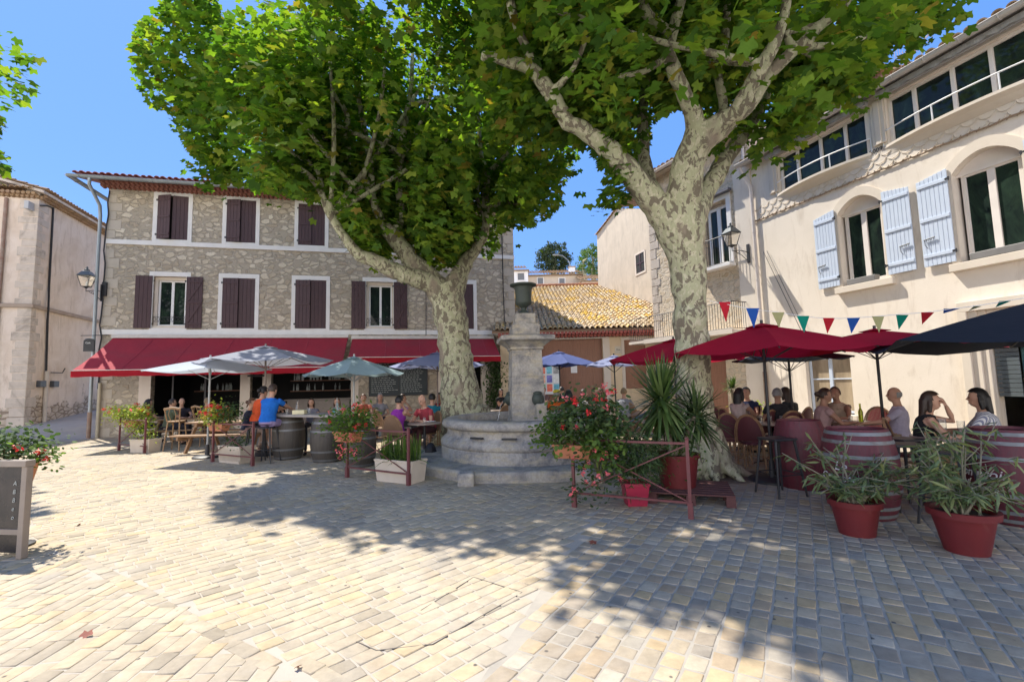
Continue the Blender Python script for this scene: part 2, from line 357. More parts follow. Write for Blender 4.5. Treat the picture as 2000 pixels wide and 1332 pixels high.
def setts(name,th,zone,row,lens,seed,box=(-22,13,1.2,19),mat=None,g=.0035):
    R=np.random.default_rng(seed);th=math.radians(th);c,s=math.cos(th),math.sin(th);V=[]
    x0,x1,y0,y1=box;rm=45
    v=-rm
    cen=[]
    while v<rm:
        rw=row*R.uniform(.93,1.07);u=-rm+R.uniform(0,.2)
        n=int(2*rm/lens[0]);L=R.uniform(lens[0],lens[1],n);us=u+np.concatenate([[0],np.cumsum(L)[:-1]])
        cu=us+L/2;cv=v+rw/2;X=cu*c-cv*s;Y=cu*s+cv*c
        ok=(X>x0)&(X<x1)&(Y>y0)&(Y<y1)&(np.abs(X)<1.25*Y+1.2)
        ok&=zone(X,Y)
        for i in np.nonzero(ok)[0]:cen.append((us[i],L[i],v,rw))
        v+=rw
    cen=np.array(cen);n=len(cen)
    u0=cen[:,0]+g;u1=cen[:,0]+cen[:,1]-g;v0=cen[:,2]+g;v1=cen[:,2]+cen[:,3]-g
    base=np.stack([np.stack([u0,v0],1),np.stack([u1,v0],1),np.stack([u1,v1],1),np.stack([u0,v1],1)],1)  # n,4,2
    base=base+R.normal(0,.0035,base.shape)
    ctr=base.mean(1,keepdims=True)
    def inset(k,d): 
        dd=base-ctr;ln=np.linalg.norm(dd,axis=2,keepdims=True);return ctr+dd*(1-d/ln)
    z=R.uniform(-.002,.003,n);tx=R.normal(0,.012,n);ty=R.normal(0,.012,n)
    r0=base;r1=inset(0,.005);r2=inset(0,.013)
    rings=[]
    for r,dz in((r0,-.016),(r1,-.001),(r2,.0)):
        zz=z[:,None]+dz+(r-ctr)[:,:,0]*tx[:,None]+(r-ctr)[:,:,1]*ty[:,None]
        if dz==-.016: zz=np.full_like(zz,-.010)
        X=r[:,:,0]*c-r[:,:,1]*s;Y=r[:,:,0]*s+r[:,:,1]*c
        rings.append(np.stack([X,Y,zz],2))
    Vv=np.concatenate(rings,1).reshape(-1,3)
    F=[]
    for k in range(2):
        for j in range(4):
            j2=(j+1)%4;F.append([k*4+j,k*4+j2,(k+1)*4+j2,(k+1)*4+j])
    F.append([8,9,10,11]);F=np.array(F)
    FF=(F[None]+12*np.arange(n)[:,None,None]).reshape(-1,4)
    me=npmesh(name,Vv,FF,4,False);return obj(name,me,mat or SETT)
def side(a,b):
    a=G(*a);b=G(*b);return lambda X,Y:(b.x-a.x)*(Y-a.y)-(b.y-a.y)*(X-a.x)
L1=side((150,1100),(475,1270));L2=side((1080,1110),(930,1332))
onp=lambda X,Y:((X+15)*.231-(Y-16.2)*.973>0)|(X>0.3)
def facok(X,Y): return (Y<16.35+(X+14.637)*.2375)
a=setts('paving_left',92,lambda X,Y:(L1(X,Y)<-.02*0)&facok(X,Y)&(Y<7),.112,(.15,.27),1)
bz=setts('paving_middle',45,lambda X,Y:((L1(X,Y)>.3)|(Y>=7))&(L2(X,Y)<0)&facok(X,Y)&~((X<-14.6)&(Y>14.6)),.112,(.12,.21),2)
cz=setts('paving_right',58,lambda X,Y:(L2(X,Y)>.12)&(L1(X,Y)>.3),.125,(.105,.18),3,mat=SETT2,g=.006)
dz=setts('paving_border',-33,lambda X,Y:(L1(X,Y)<=.3)&(L1(X,Y)>=0)&(Y<7),.112,(.15,.22),4)
for o in(a,bz,cz,dz):struct(o)
_pj=[G(1085,1108),G(935,1332),Vector((-.2,1.0,0)),Vector((14,1.0,0)),Vector((14,13,0)),Vector((5.5,13,0))]
struct(obj('paving_joint_sand',MB().add([(q.x,q.y,-.0035) for q in _pj],[tuple(range(6))]),pm('pale_joint_sand',(.40,.36,.30),(.31,.28,.24),5,.95,.3)))
_m=MB()
for (a_,b_) in (((822,1192),(925,1127)),((925,1127),(1020,1157)),((1020,1157),(845,1258)),((690,1250),(735,1270)),((735,1270),(845,1258))):
    p_=G(*a_);q_=G(*b_);_m.bar((p_.x,p_.y,0),(q_.x,q_.y,0),.006,.006)
struct(obj('open_paving_joint',_m,pm('dark_joint',(.09,.08,.07),(.16,.14,.12),9,.95,.2)))
_q=[(3.15+.75*math.cos(k*.5)*(1+.25*math.sin(k*1.7)),7.45+.62*math.sin(k*.5)*(1+.2*math.cos(k*2.3))) for k in range(12)]
struct(obj('tree_pit_soil',MB().slab(_q,-.01,.012),pm('root_soil',(.12,.09,.07),(.24,.19,.15),9,.95,.8,.02)))
# ================= BUILDING HELPERS
def wallgrid(mb,u0,u1,z0,z1,ops,dep=.22,y=0):
    us=sorted({u0,u1,*[a for o in ops for a in o[:2]]});zs=sorted({z0,z1,*[a for o in ops for a in o[2:]]})
    us=[u for u in us if u0<=u<=u1];zs=[z for z in zs if z0<=z<=z1]
    for i in range(len(us)-1):
        for j in range(len(zs)-1):
            cu=(us[i]+us[i+1])/2;cz=(zs[j]+zs[j+1])/2
            if any(o[0]<cu<o[1] and o[2]<cz<o[3] for o in ops):continue
            mb.add([(us[i],y,zs[j]),(us[i+1],y,zs[j]),(us[i+1],y,zs[j+1]),(us[i],y,zs[j+1])],[(0,1,2,3)])
    for a,b,c,d in ops:
        y2=y+dep
        mb.add([(a,y,c),(b,y,c),(b,y,d),(a,y,d),(a,y2,c),(b,y2,c),(b,y2,d),(a,y2,d)],[(0,4,5,1),(3,2,6,7),(0,3,7,4),(1,5,6,2)])
def tiles(P0,U,Vv,nu,nv,w=.21,l=.34,r=.082,seed=0,keep=None,jit=.006,seg=6):
    R=random.Random(seed);U=Vector(U).normalized();V=Vector(Vv).normalized();N=U.cross(V).normalized()
    if N.z<0:N=-N
    mb=MB();P0=Vector(P0)
    for i in range(nu):
        for j in range(nv):
            o=P0+U*((i+.5)*w+R.gauss(0,jit))+V*(j*l+R.gauss(0,jit*2))
            if keep and not keep(o):continue
            rr=r*R.uniform(.94,1.06);a=o+N*(.045+R.uniform(0,.008));b=o+V*(l+.05)+N*.012
            vs=[];
            for q,(pt,ra) in enumerate(((a,rr),(b,rr*.84))):
                for k in range(seg+1):
                    t=PI*k/seg;vs.append(pt+U*math.cos(t)*ra+N*math.sin(t)*ra*.8)
            n=seg+1;fs=[(k,k+1,n+k+1,n+k) for k in range(seg)]
            vs+= [p-N*.014-(p-a).normalized()*.012 for p in vs[:n]];fs+=[(k+1,k,2*n+k,2*n+k+1) for k in range(seg)]
            mb.add(vs,fs)
    return mb
def ctiles(P0,U,Vv,nu,nv,w=.21,l=.34,r=.07,seed=1,keep=None):  # concave channel tiles between
    R=random.Random(seed);U=Vector(U).normalized();V=Vector(Vv).normalized();N=U.cross(V).normalized()
    if N.z<0:N=-N
    mb=MB();P0=Vector(P0)
    for i in range(nu+1):
        for j in range(nv):
            o=P0+U*(i*w)+V*(j*l)
            if keep and not keep(o):continue
            a=o+N*(.055);b=o+V*(l+.03)+N*.03;vs=[]
            for pt in(a,b):
                for k in range(5):
                    t=PI+PI*k/4;vs.append(pt+U*math.cos(t)*r+N*math.sin(t)*r*.6)
            mb.add(vs,[(k,k+1,6+k,5+k) for k in range(4)])
    return mb
def casement(par,a,b,z0,z1,y,frame=.055,mat=WHITEP,name='window',mull=True,glass=WGLASS,rails=()):
    f=MB();d=.05
    f.box(a,b,y,y+d,z0,z0+frame);f.box(a,b,y,y+d,z1-frame,z1);f.box(a,a+frame,y,y+d,z0+frame,z1-frame);f.box(b-frame,b,y,y+d,z0+frame,z1-frame)
    m=(a+b)/2
    if mull:f.box(m-frame*.75,m+frame*.75,y-.004,y+d,z0+frame,z1-frame)
    for r in rails:f.box(a+frame,b-frame,y+.003,y+d-.003,r-.015,r+.015)
    o=obj(name,f,mat,par,bevel=.005)
    obj('pane',MB().add([(a+frame*.5,y+.03,z0),(b-frame*.5,y+.03,z0),(b-frame*.5,y+.03,z1),(a+frame*.5,y+.03,z1)],[(0,1,2,3)]),glass,o)
    return o
def shutter(par,w,h,mat,loc,rz,z_brace=True,boards=5,arch=0,bands=None,flip=1,label=None):
    """hinged at x=0, extends +x*w ; boards vertical"""
    s=MB();bw=w/boards
    for i in range(boards):
        top=h+(arch*((i+.5)/boards) if flip>0 else arch*(1-(i+.5)/boards))
        s.box(i*bw+.003,(i+1)*bw-.003,-.014,.014,0,top)
    bands=bands or [.16,.5*h,h-.18]
    for z in bands:s.box(.015,w-.015,-.034,-.0142,z-.035,z+.035)
    if z_brace:
        for k in range(len(bands)-1):
            s.bar((w*.12,-.024,bands[k]+.05) if flip>0 else (w*.88,-.024,bands[k]+.05),(w*.88,-.024,bands[k+1]-.05) if flip>0 else (w*.12,-.024,bands[k+1]-.05),.07,.018,up=(0,1,0))
    o=obj('shutter',s,mat,par,bevel=.004,loc=loc,rz=rz)
    for z in(bands[0],bands[-1]):hg=MB();hg.box(-.05,.03,-.04,-.0345,z-.02,z+.02);hg.tube([(-.03,-.03,z-.04),(-.03,-.03,z+.04)],.014,6);obj('hinge',hg,IRON,o)
    if label:o['label']=label
    return o
# ================= STONE HOUSE (behind the awnings)
FA=math.radians(13.36);F0=Vector((-14.637,16.285,0));FW=15.21
def fpt(u,out,z): 
    return F0+Vector((math.cos(FA)*u+math.sin(FA)*out,math.sin(FA)*u-math.cos(FA)*out,z))
H1=thing('stone_house','grey rubble stone house with maroon shutters, white string courses and red awnings below','house',F0,FA)
up=[(1.59,2.6),(3.9,4.92),(6.45,7.44),(8.95,9.98),(12.4,13.4)];lo=[(1.57,2.63),(3.84,4.96),(6.39,7.52),(9.03,10.09),(12.3,13.4)]
ops=[(a,b,7.18,8.86) for a,b in up]+[(a,b,3.86,5.78) for a,b in lo]+[(1.64,4.54,.55,2.55),(5.6,8.48,.1,2.55),(4.88,5.3,1.2,2.4),(12.07,13.68,0,2.5)]
m=MB();wallgrid(m,0,FW,-.1,9.45,ops,.24)
m.add([(FW,0,-.1),(FW,7,-.1),(FW,7,9.45),(FW,0,9.45),(0,0,-.1),(0,7,-.1),(0,7,9.45),(0,0,9.45)],[(0,1,2,3),(4,7,6,5),(1,5,6,2)])
obj('wall',m,STONE,H1)
# white trims
def prouds(par,name,rects,mat,y0=-.03,bev=.004):
    m=MB()
    for a,b,c,d in rects:m.box(a,b,y0,.0,c,d)
    return obj(name,m,mat,par,bevel=bev)
prouds(H1,'string_course',[(-.02,FW+.02,6.93,7.1)],TRIM,-.045)
prouds(H1,'string_course',[(-.02,FW+.02,3.62,3.8)],TRIM,-.045)
for a,b in up:
    prouds(H1,'window_surround',[(a-.14,b+.14,8.86,8.99),(a-.14,a,7.1,8.86),(b,b+.14,7.1,8.86),(a,b,7.1,7.18)],TRIM)
for k,(a,b) in enumerate(lo):
    if k in(0,3): prouds(H1,'window_surround',[(a-.14,b+.14,5.78,5.95),(a-.07,a,3.8,5.78),(b,b+.07,3.8,5.78),(a,b,3.8,3.86)],TRIM)
    else: prouds(H1,'window_surround',[(a-.14,b+.14,5.78,5.95),(a-.14,a,3.8,5.78),(b,b+.14,3.8,5.78),(a,b,3.8,3.86)],TRIM)
for k,(a,b) in enumerate(up):
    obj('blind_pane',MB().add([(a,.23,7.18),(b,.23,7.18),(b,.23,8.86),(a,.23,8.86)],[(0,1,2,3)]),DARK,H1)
    w=(b-a)/2-.005;aj=[.42,.25,.03,.04,.03][k]
    shutter(H1,w,1.66,MAROON,(a+.01,-.02,7.19),-aj*.8,False,4)
    s=shutter(H1,w,1.66,MAROON,(b-.01,.015,7.19),PI+aj*.45,False,4)
for k,(a,b) in enumerate(lo):
    if k in(0,3):
        wn=casement(H1,a+.1,b-.05,3.95,5.66,.17,.06)
        m=MB();m.box(a,b,.1,.24,5.66,5.775);m.box(a,a+.1,.1,.24,3.87,5.66);m.box(b-.05,b,.1,.24,3.87,5.66);m.box(a,b,.02,.24,3.862,3.95);obj('window_reveal',m,TRIMC,H1)
        shutter(H1,.54,1.93,MAROON,(a-.02,-.05,3.85),PI,True,4,flip=1)
        shutter(H1,.54,1.93,MAROON,(b+.02,-.05,3.85),0,True,4,flip=1)
        # ironwork guard
        m=MB();m.bar((a,.02,4.28),(b,.02,4.28),.012);m.bar((a,.02,4.1),(b,.02,4.1),.01)
        n=9
        for i in range(n):
            c=a+(i+.5)*(b-a)/n;m.tube([(c+.045*math.cos(t*.7),.02,4.19+.07*math.sin(t*.7)) for t in range(10)],.006,5)
        obj('window_guard',m,IRON,H1)
    else:
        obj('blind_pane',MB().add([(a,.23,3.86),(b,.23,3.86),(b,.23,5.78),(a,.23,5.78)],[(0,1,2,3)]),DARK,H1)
        w=(b-a)/2-.01
        shutter(H1,w,1.9,MAROON,(a+.01,-.02,3.87),-(.1 if k!=2 else .14),False,4)
        shutter(H1,w,1.9,MAROON,(b-.01,.015,3.87),PI+(.05 if k!=2 else .1),False,4)
QST=pm('quoin_stone',(.52,.46,.38),(.43,.38,.32),2.5,.9,.6,.01)
for u0,sg in((0.0,1),(FW,-1)):
    m=MB();z=0;i=0
    while z<9.3:
        h=.3+.1*rnd.random();l=.28 if i%2 else .45
        if not(6.8<z+h and z<7.12) and not(3.4<z+h and z<3.82):
            obj('quoin',MB().box(min(u0,u0+sg*l),max(u0,u0+sg*l),-.012,.05,z+.01,z+h-.01),QST,H1,bevel=.01)
        z+=h;i+=1
# ground floor pilasters
for _r in [(1.27,1.64,-.05,3.6),(4.54,4.88,-.05,3.6),(5.3,5.6,-.05,3.6),(8.48,8.76,-.05,3.6),(11.85,12.07,-.05,3.6),(13.68,13.98,-.05,3.6),(4.88,5.3,2.4,3.6),(4.88,5.3,-.05,1.2)]:prouds(H1,'pilaster',[_r],TRIMC,-.04)
# interior room
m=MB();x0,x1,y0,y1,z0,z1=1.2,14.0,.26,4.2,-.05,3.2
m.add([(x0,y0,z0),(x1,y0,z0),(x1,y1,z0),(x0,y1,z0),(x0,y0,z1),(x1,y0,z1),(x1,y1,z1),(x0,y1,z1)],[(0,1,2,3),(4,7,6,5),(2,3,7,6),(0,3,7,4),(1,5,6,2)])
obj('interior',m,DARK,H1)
m=MB();m.box(5.9,8.3,1.2,1.7,0,1.05);m.box(5.8,8.4,1.1,1.8,1.05,1.1);obj('bar_counter',m,pm('counter',(.35,.30,.27),None,5,.6,.1),H1)
for _s in ((5.7,8.4,1.4),(5.7,8.4,1.85),(2.0,4.2,1.5)):obj('bottle_shelf',MB().box(_s[0],_s[1],2.6,2.85,_s[2],_s[2]+.04),BROWND,H1)
m=MB()
for i in range(52):
    u=rnd.uniform(5.8,8.3) if i<38 else rnd.uniform(2.1,4.1);z=rnd.choice([1.44,1.89]) if i<38 else 1.54
    m.lathe([(.035,0),(.037,.18),(.012,.24),(.012,.30)],8,(u,2.66,z))
o=obj('bottle_row',m,pm('shelf_bottles',(.45,.5,.5),(.1,.12,.1),9,.15,0),H1);o['kind']='stuff'
m=MB();m.box(1.64,4.54,.08,.22,.5,.55);m.box(3.3,3.36,.1,.16,.55,2.55);m.box(2.25,2.3,.1,.16,.55,2.55);obj('shop_window_frame',m,IRON,H1)
m=MB();m.box(4.8,5.38,-.12,.1,2.02,2.08);obj('shelf_ledge',m,IRON,H1)
# roof : eave, soffit, tiles, gutter
EO=.62;EZ=9.13;sl=.27
m=MB();ri=6.5
def rz_(y):return EZ+(y+EO)*sl
m.add([(-.75,-EO,EZ+.05),(FW+.1,-EO,EZ+.05),(FW+.1,ri,rz_(ri)+.05),(-.75,ri,rz_(ri)+.05),(-.75,-EO,EZ-.02),(FW+.1,-EO,EZ-.02),(FW+.1,ri,rz_(ri)-.02),(-.75,ri,rz_(ri)-.02)],
 [(0,1,2,3),(7,6,5,4),(0,4,5,1),(1,5,6,2),(3,2,6,7),(0,3,7,4)])
obj('roof',m,pm('soffit_brick',(.30,.13,.09),(.24,.10,.075),5,.9,.3,stretch=(4,1,1)),H1)
m=tiles((-.78,-EO-.06,EZ+.07),(1,0,0),(0,1,sl),77,20,.208,.36,.085,3)
obj('roof_tiles',m,TILER,H1,smooth=40)
m=MB()  # rounded genoise mouldings under the eave
for r in range(2):
    for i in range(100):
        u=-.1+i*.155+(.07 if r else 0)
        if u>FW:break
        m.tube([(u,-.02-.2*r,9.03+.1*r-.0),(u,-.22-.2*r,9.05+.1*r)],(.07,.07),6)
obj('eave_moulding',m,pm('eave_terracotta',(.34,.15,.11),(.28,.12,.09),5,.9,.2),H1,smooth=40)
def gutter(par,a,b,r=.075,mat=ZINC,brackets=12,name='gutter'):
    a=Vector(a);b=Vector(b);m=MB();t=(b-a).normalized();s=t.cross(Vector((0,0,1))).normalized();vs=[]
    prof=[(math.cos(PI+PI*k/8),math.sin(PI+PI*k/8)) for k in range(9)]
    for rr in(r,r-.006):
        for p in(a,b):
            for c_,s_ in prof:vs.append(p+s*c_*rr+Vector((0,0,s_*rr)))
    fs=[]
    for k in range(8):fs.append((k,k+1,10+k,9+k));fs.append((18+k+1,18+k,27+k,28+k))
    m.add(vs,fs)
    for e,c in((a,0),(b,1)):
        q=[e+s*c_*r+Vector((0,0,s_*r)) for c_,s_ in prof];m.add(q,[tuple(range(9))])
    m.tube([a+s*r,b+s*r],.012,6);m.tube([a-s*r,b-s*r],.010,6)
    o=obj(name,m,mat,par,smooth=40);m=MB()
    for i in range(brackets):
        p=a.lerp(b,(i+.5)/brackets);m.tube([p+s*c_*(r+.006)+Vector((0,0,s_*(r+.006))) for c_,s_ in prof],.009,5)
    obj('gutter_bracket',m,mat,o,smooth=40);return o
gutter(H1,(-.85,-EO-.1,EZ+.0),(FW+.15,-EO-.1,EZ+.0),.09,ZINC,22)
gutter(H1,(-.85,-EO-.1,EZ+.01),(-.85,4,EZ+.01),.09,ZINC,5)
m=MB();m.tube([(-.2,-EO-.1,EZ-.05),(-.2,-EO-.1,EZ-.3),(-.16,-.16,EZ-.85),(-.14,-.14,EZ-1.2),(-.12,-.13,2.0),(-.12,-.13,.9)],.055,10)
obj('downpipe',m,ZINC,H1,smooth=50)
m=MB();m.tube([(-.12,-.13,.9),(-.12,-.13,0)],.065,10);obj('downpipe_foot',m,pm('rust_pipe',(.25,.13,.09),(.35,.28,.22),5,.7,.2),H1,smooth=50)
m=MB();m.tube([(.12,-.1,1.9),(.12,-.1,0)],.05,10);obj('drain_pipe',m,pm('beige_pipe',(.5,.44,.32),None,5,.5,.1),H1,smooth=50)
m=MB();pts=[(0.06,-.05,8.9)]+[(.02+.05*rnd.uniform(-1,1),-.06,8.9-i*.45) for i in range(1,17)]
m.tube(pts,.022,6);obj('wall_cable',m,CABLE,H1,smooth=50);m=MB();m.tube([(14.7,-.04,8.9),(14.7,-.04,6),(14.72,-.05,4.2),(14.95,-.1,3.85),(15.15,-.1,3.7)],.02,6)
obj('wall_cable',m,CABLE,H1,smooth=50);m=MB();m.tube([(11.4,-.05,8.9),(11.42,-.05,7),(11.4,-.05,3.6)],.014,6);obj('wall_cable',m,CABLE,H1,smooth=50);m=MB();m.box(.0,.14,-.09,-.02,5.0,5.5)
obj('junction_box',m,CABLE,H1)
# ================= AWNINGS
def awning(name_label,u0,u1,z1,out,z2,val,side_open=True):
    t=thing('awning',name_label,'awning',F0,FA,'red awnings on the stone house')
    m=MB();n=28;vs=[];fs=[]
    for i in range(n+1):
        u=u0+(u1-u0)*i/n
        for k in range(5):
            q=k/4;sag=.05*math.sin(PI*q)*(1+.3*math.sin(u*3));vs.append((u,-.1-(out-.1)*q,z1+(z2-z1)*q-sag))
    for i in range(n):
        for k in range(4):a=i*5+k;fs.append((a,a+1,a+6,a+5))
    b=len(vs)
    vs+=[(x,y,z-.012) for x,y,z in vs];fs+=[tuple(reversed([q+b for q in f])) for f in fs[:n*4]]
    m.add(vs,fs);obj('canvas',m,AWN,t,smooth=60)
    for u in np.arange(u0+1.3,u1-.3,1.3):obj('seam',MB().tube([(u,-.1-(out-.1)*q/4,z1+(z2-z1)*q/4-.05*math.sin(PI*q/4)*(1+.3*math.sin(u*3))+.004) for q in range(5)],.009,4),pm('seam_canvas',(.42,.05,.08),None,5,.8,0),t)
    m=MB();vs=[]
    for i in range(n*4+1):
        u=u0+(u1-u0)*i/(n*4);w=.008*math.sin(i*.9)
        for z in(0,-.5*val,-val-.008*math.sin(i*.7)):vs.append((u,-out-.035+w*(-z/val),z2-.015+z))
    m.add(vs,[(i*3+k,i*3+k+1,i*3+k+4,i*3+k+3) for i in range(n*4) for k in range(2)])
    o=obj('valance',m,fabric('valance_canvas',(.42,.02,.035),.3),t,smooth=60)
    m=MB();m.box(u0,u1,-out-.03,-out+.03,z2-.05,z2+.01);m.box(u0-.02,u1+.02,-.2,-.0,z1-.02,z1+.1)
    for u in np.linspace(u0+.4,u1-.4,4):
        m.bar((u,-.1,z1-.1),(u+.25,-out*.5,(z1+z2)/2-.14),.04);m.bar((u+.25,-out*.5,(z1+z2)/2-.14),(u,-out,z2-.03),.035)
    obj('awning_frame',m,pm('white_awning_frame',(.6,.58,.55),None,5,.4,0),t)
    return t
# front edge found from the photo's left corner
def out_for(px,py,u):
    lo_,hi=.5,5
    for _ in range(40):
        mid=(lo_+hi)/2;uu,z=onwall(px,py,F0,FA,mid)
        if uu<u:lo_=mid
        else:hi=mid
    return mid,z
oA,zA=out_for(147,725,.55)
awning('long crimson awning over the left half of the terrace, reaching to the house corner',.45,8.36,3.5,oA,zA+.02,.19)
awning('shorter crimson awning right of the gap, passing behind the plane trunk',8.52,14.2,3.45,1.55,2.62,.2)
print('AWN',oA,zA)
# ================= chalk menu board on the stone facade
CHALK=pm('chalkboard',(.018,.03,.035),(.03,.04,.045),2,.6,.05)
CHK=pm('chalk',(.45,.47,.45),(.3,.32,.3),20,.9,0)
t=thing('menu_blackboard','wide wall blackboard covered in chalk menu lines on the stone front','blackboard',fpt(10.3,.06,1.95),FA)
m=MB();m.box(-1.12,1.12,-.02,.02,-.75,.55);obj('board',m,CHALK,t);m=MB()
for (x0,x1,z0,z1) in((-1.15,1.15,.55,.6),(-1.15,1.15,-.8,-.75),(-1.15,-1.1,-.75,.55),(1.1,1.15,-.75,.55),(-.02,.02,-.75,.55)):m.box(x0,x1,-.035,.02,z0,z1)
obj('board_frame',m,IRON,t);m=MB()
for c0 in(-1.05,.08):
    for r in range(15):
        z=.47-r*.08;x=c0
        while x<c0+.95*rnd.uniform(.6,1):
            l=rnd.uniform(.04,.13);m.add([(x,-.0225,z),(x+l,-.0225,z+rnd.uniform(-.006,.006)),(x+l,-.0225,z+.018),(x,-.0225,z+.022)],[(0,1,2,3)]);x+=l+.03
obj('chalk_writing',m,CHK,t)
# ================= LEFT HOUSE (local x runs away from the camera along the lane wall)
L0=Vector((-18.87,17.9,0));LD=(Vector((-20.1,22.0,0))-L0).normalized();LANG=math.atan2(LD.y,LD.x)
H2=thing('plastered_house','old cream plastered house at the left edge with worn quoins and a black cable','house',L0,LANG)
EZ2=9.64
m=MB();wallgrid(m,0,14,-.2,EZ2,[]);m.add([(0,0,-.2),(0,9,-.2),(0,9,EZ2),(0,0,EZ2),(14,9,-.2),(14,0,-.2),(14,9,EZ2),(14,0,EZ2)],[(1,0,3,2),(4,1,2,6),(5,4,6,7)])
obj('wall',m,PL_L,H2)
m=MB();z=.0;i=0
while z<EZ2-.2:
    h=rnd.uniform(.28,.42);l=rnd.uniform(.4,.65) if i%2 else rnd.uniform(.22,.38)
    obj('quoin',MB().box(-.015,l,-.018,.3+l*.5,z+.01,z+h-.01),BLOCK,H2,bevel=.02);z+=h;i+=1
m=MB();m.box(-.02,14,-.09,0,4.95,5.1);m.box(-.09,-.02,-.09,9,4.95,5.1);obj('string_course',m,pm('worn_stone',(.42,.33,.25),(.33,.25,.19),3,.9,.5,.02),H2,bevel=.015)
m=MB()
for i in range(60):
    u=rnd.uniform(1,14);q=L0+LD*u;z=gh(q.x,q.y)+rnd.uniform(0,1.5)*(.2+u/14)+.05
    a=rnd.uniform(.12,.28);b_=rnd.uniform(.06,.12);m.ball((u,.02,z),(a,.05,b_),8,6)
pass
m=MB();m.add([(-.3,-.3,EZ2),(14.3,-.3,EZ2),(14.3,4.5,EZ2+1.3),(-.3,4.5,EZ2+1.3),(-.3,-.3,EZ2-.1),(14.3,-.3,EZ2-.1),(14.3,4.5,EZ2+1.2),(-.3,4.5,EZ2+1.2)],[(0,1,2,3),(7,6,5,4),(0,4,5,1),(1,5,6,2),(3,2,6,7),(0,3,7,4)])
obj('roof',m,BLOCK,H2)
obj('roof_tiles',tiles((-.3,-.36,EZ2+.02),(1,0,0),(0,1,.27),69,14,.21,.36,.085,5),TILEB,H2,smooth=40)
m=tiles((-.36,0,EZ2-.02),(0,1,0),(1,0,.2),44,3,.2,.34,.085,6);obj('verge_tiles',m,TILEB,H2,smooth=40)
m=MB();
for r in range(2):
    for i in range(88):m.tube([(i*.16+.08*r,-.0-.1*r,EZ2-.22+.09*r),(i*.16+.08*r,-.13-.1*r,EZ2-.2+.09*r)],.07,6)
    for i in range(50):m.tube([(0-.1*r,i*.16+.08*r,EZ2-.22+.09*r),(-.13-.1*r,i*.16+.08*r,EZ2-.2+.09*r)],.07,6)
obj('eave_moulding',m,TILEB,H2,smooth=40)
m=MB();m.tube([(.8,-.03,9.3),(.85,-.04,6),(.75,-.12,5.1),(.9,-.04,4.6),(1.0,-.05,2.5)],.04,6)
m.tube([(.0,-.05,9.1),(.4,-.04,9.25),(.8,-.04,9.3)],.03,6);obj('wall_cable',m,CABLE,H2,smooth=50)
m=MB();m.tube([(1.0,-.07,2.5),(1.05,-.07,.35)],.07,8);obj('downpipe',m,pm('ivory_pipe',(.62,.55,.48),None,5,.5,.1),H2,smooth=50)
for uu in(.55,1.35):
    m=MB();m.box(uu,uu+.32,-.16,0,1.85,2.1);obj('letterbox',m,pm('grey_metal',(.12,.13,.15),None,5,.4,0,metal=.5),H2,bevel=.01)
m=MB();m.tube([(1.3,-.05,2.45),(1.9,-.12,2.45),(2.0,-.15,2.65)],.02,6);obj('wall_hook',m,IRON,H2,smooth=50)
m=MB();m.tube([(-.06,1.0,0.1),(-.06,1.0,9.3)],.06,8);obj('front_drainpipe',m,pm('rust_pipe',(.25,.13,.09),(.35,.28,.22),5,.7,.2),H2,smooth=50)
m=MB();m.cbox((-.12,.2,9.0),(.45,.14,.32),0,.0);obj('floodlight',m,pm('lamp_grey',(.5,.5,.5),None,4,.4,0),H2,bevel=.01)
# ================= RIGHT HOUSE
RA=math.radians(-70.786);R0=Vector((7.618,13.948,0));RL=13.0
H3=thing('cream_house','cream plastered house on the right with pale blue shutters, arched windows and bowed upper balconies','house',R0,RA)
RZ=8.2
W1=(2.55,3.58);W2=(4.95,6.02);W3=(7.35,8.4)
ops=[(a,b,3.76,5.95) for a,b in(W1,W2,W3)]+[(.95,3.4,6.88,7.98),(3.86,6.9,6.88,7.98),(1.32,2.53,.55,2.05),(5.25,6.6,.0,2.5)]
m=MB();wallgrid(m,0,RL,-.1,RZ,ops,.24)
m.add([(0,0,-.1),(0,6,-.1),(0,6,RZ+1.5),(0,0,RZ),(RL,0,-.1),(RL,6,-.1),(RL,6,RZ+1.5),(RL,0,RZ)],[(1,0,3,2),(4,5,6,7),(5,1,2,6)])
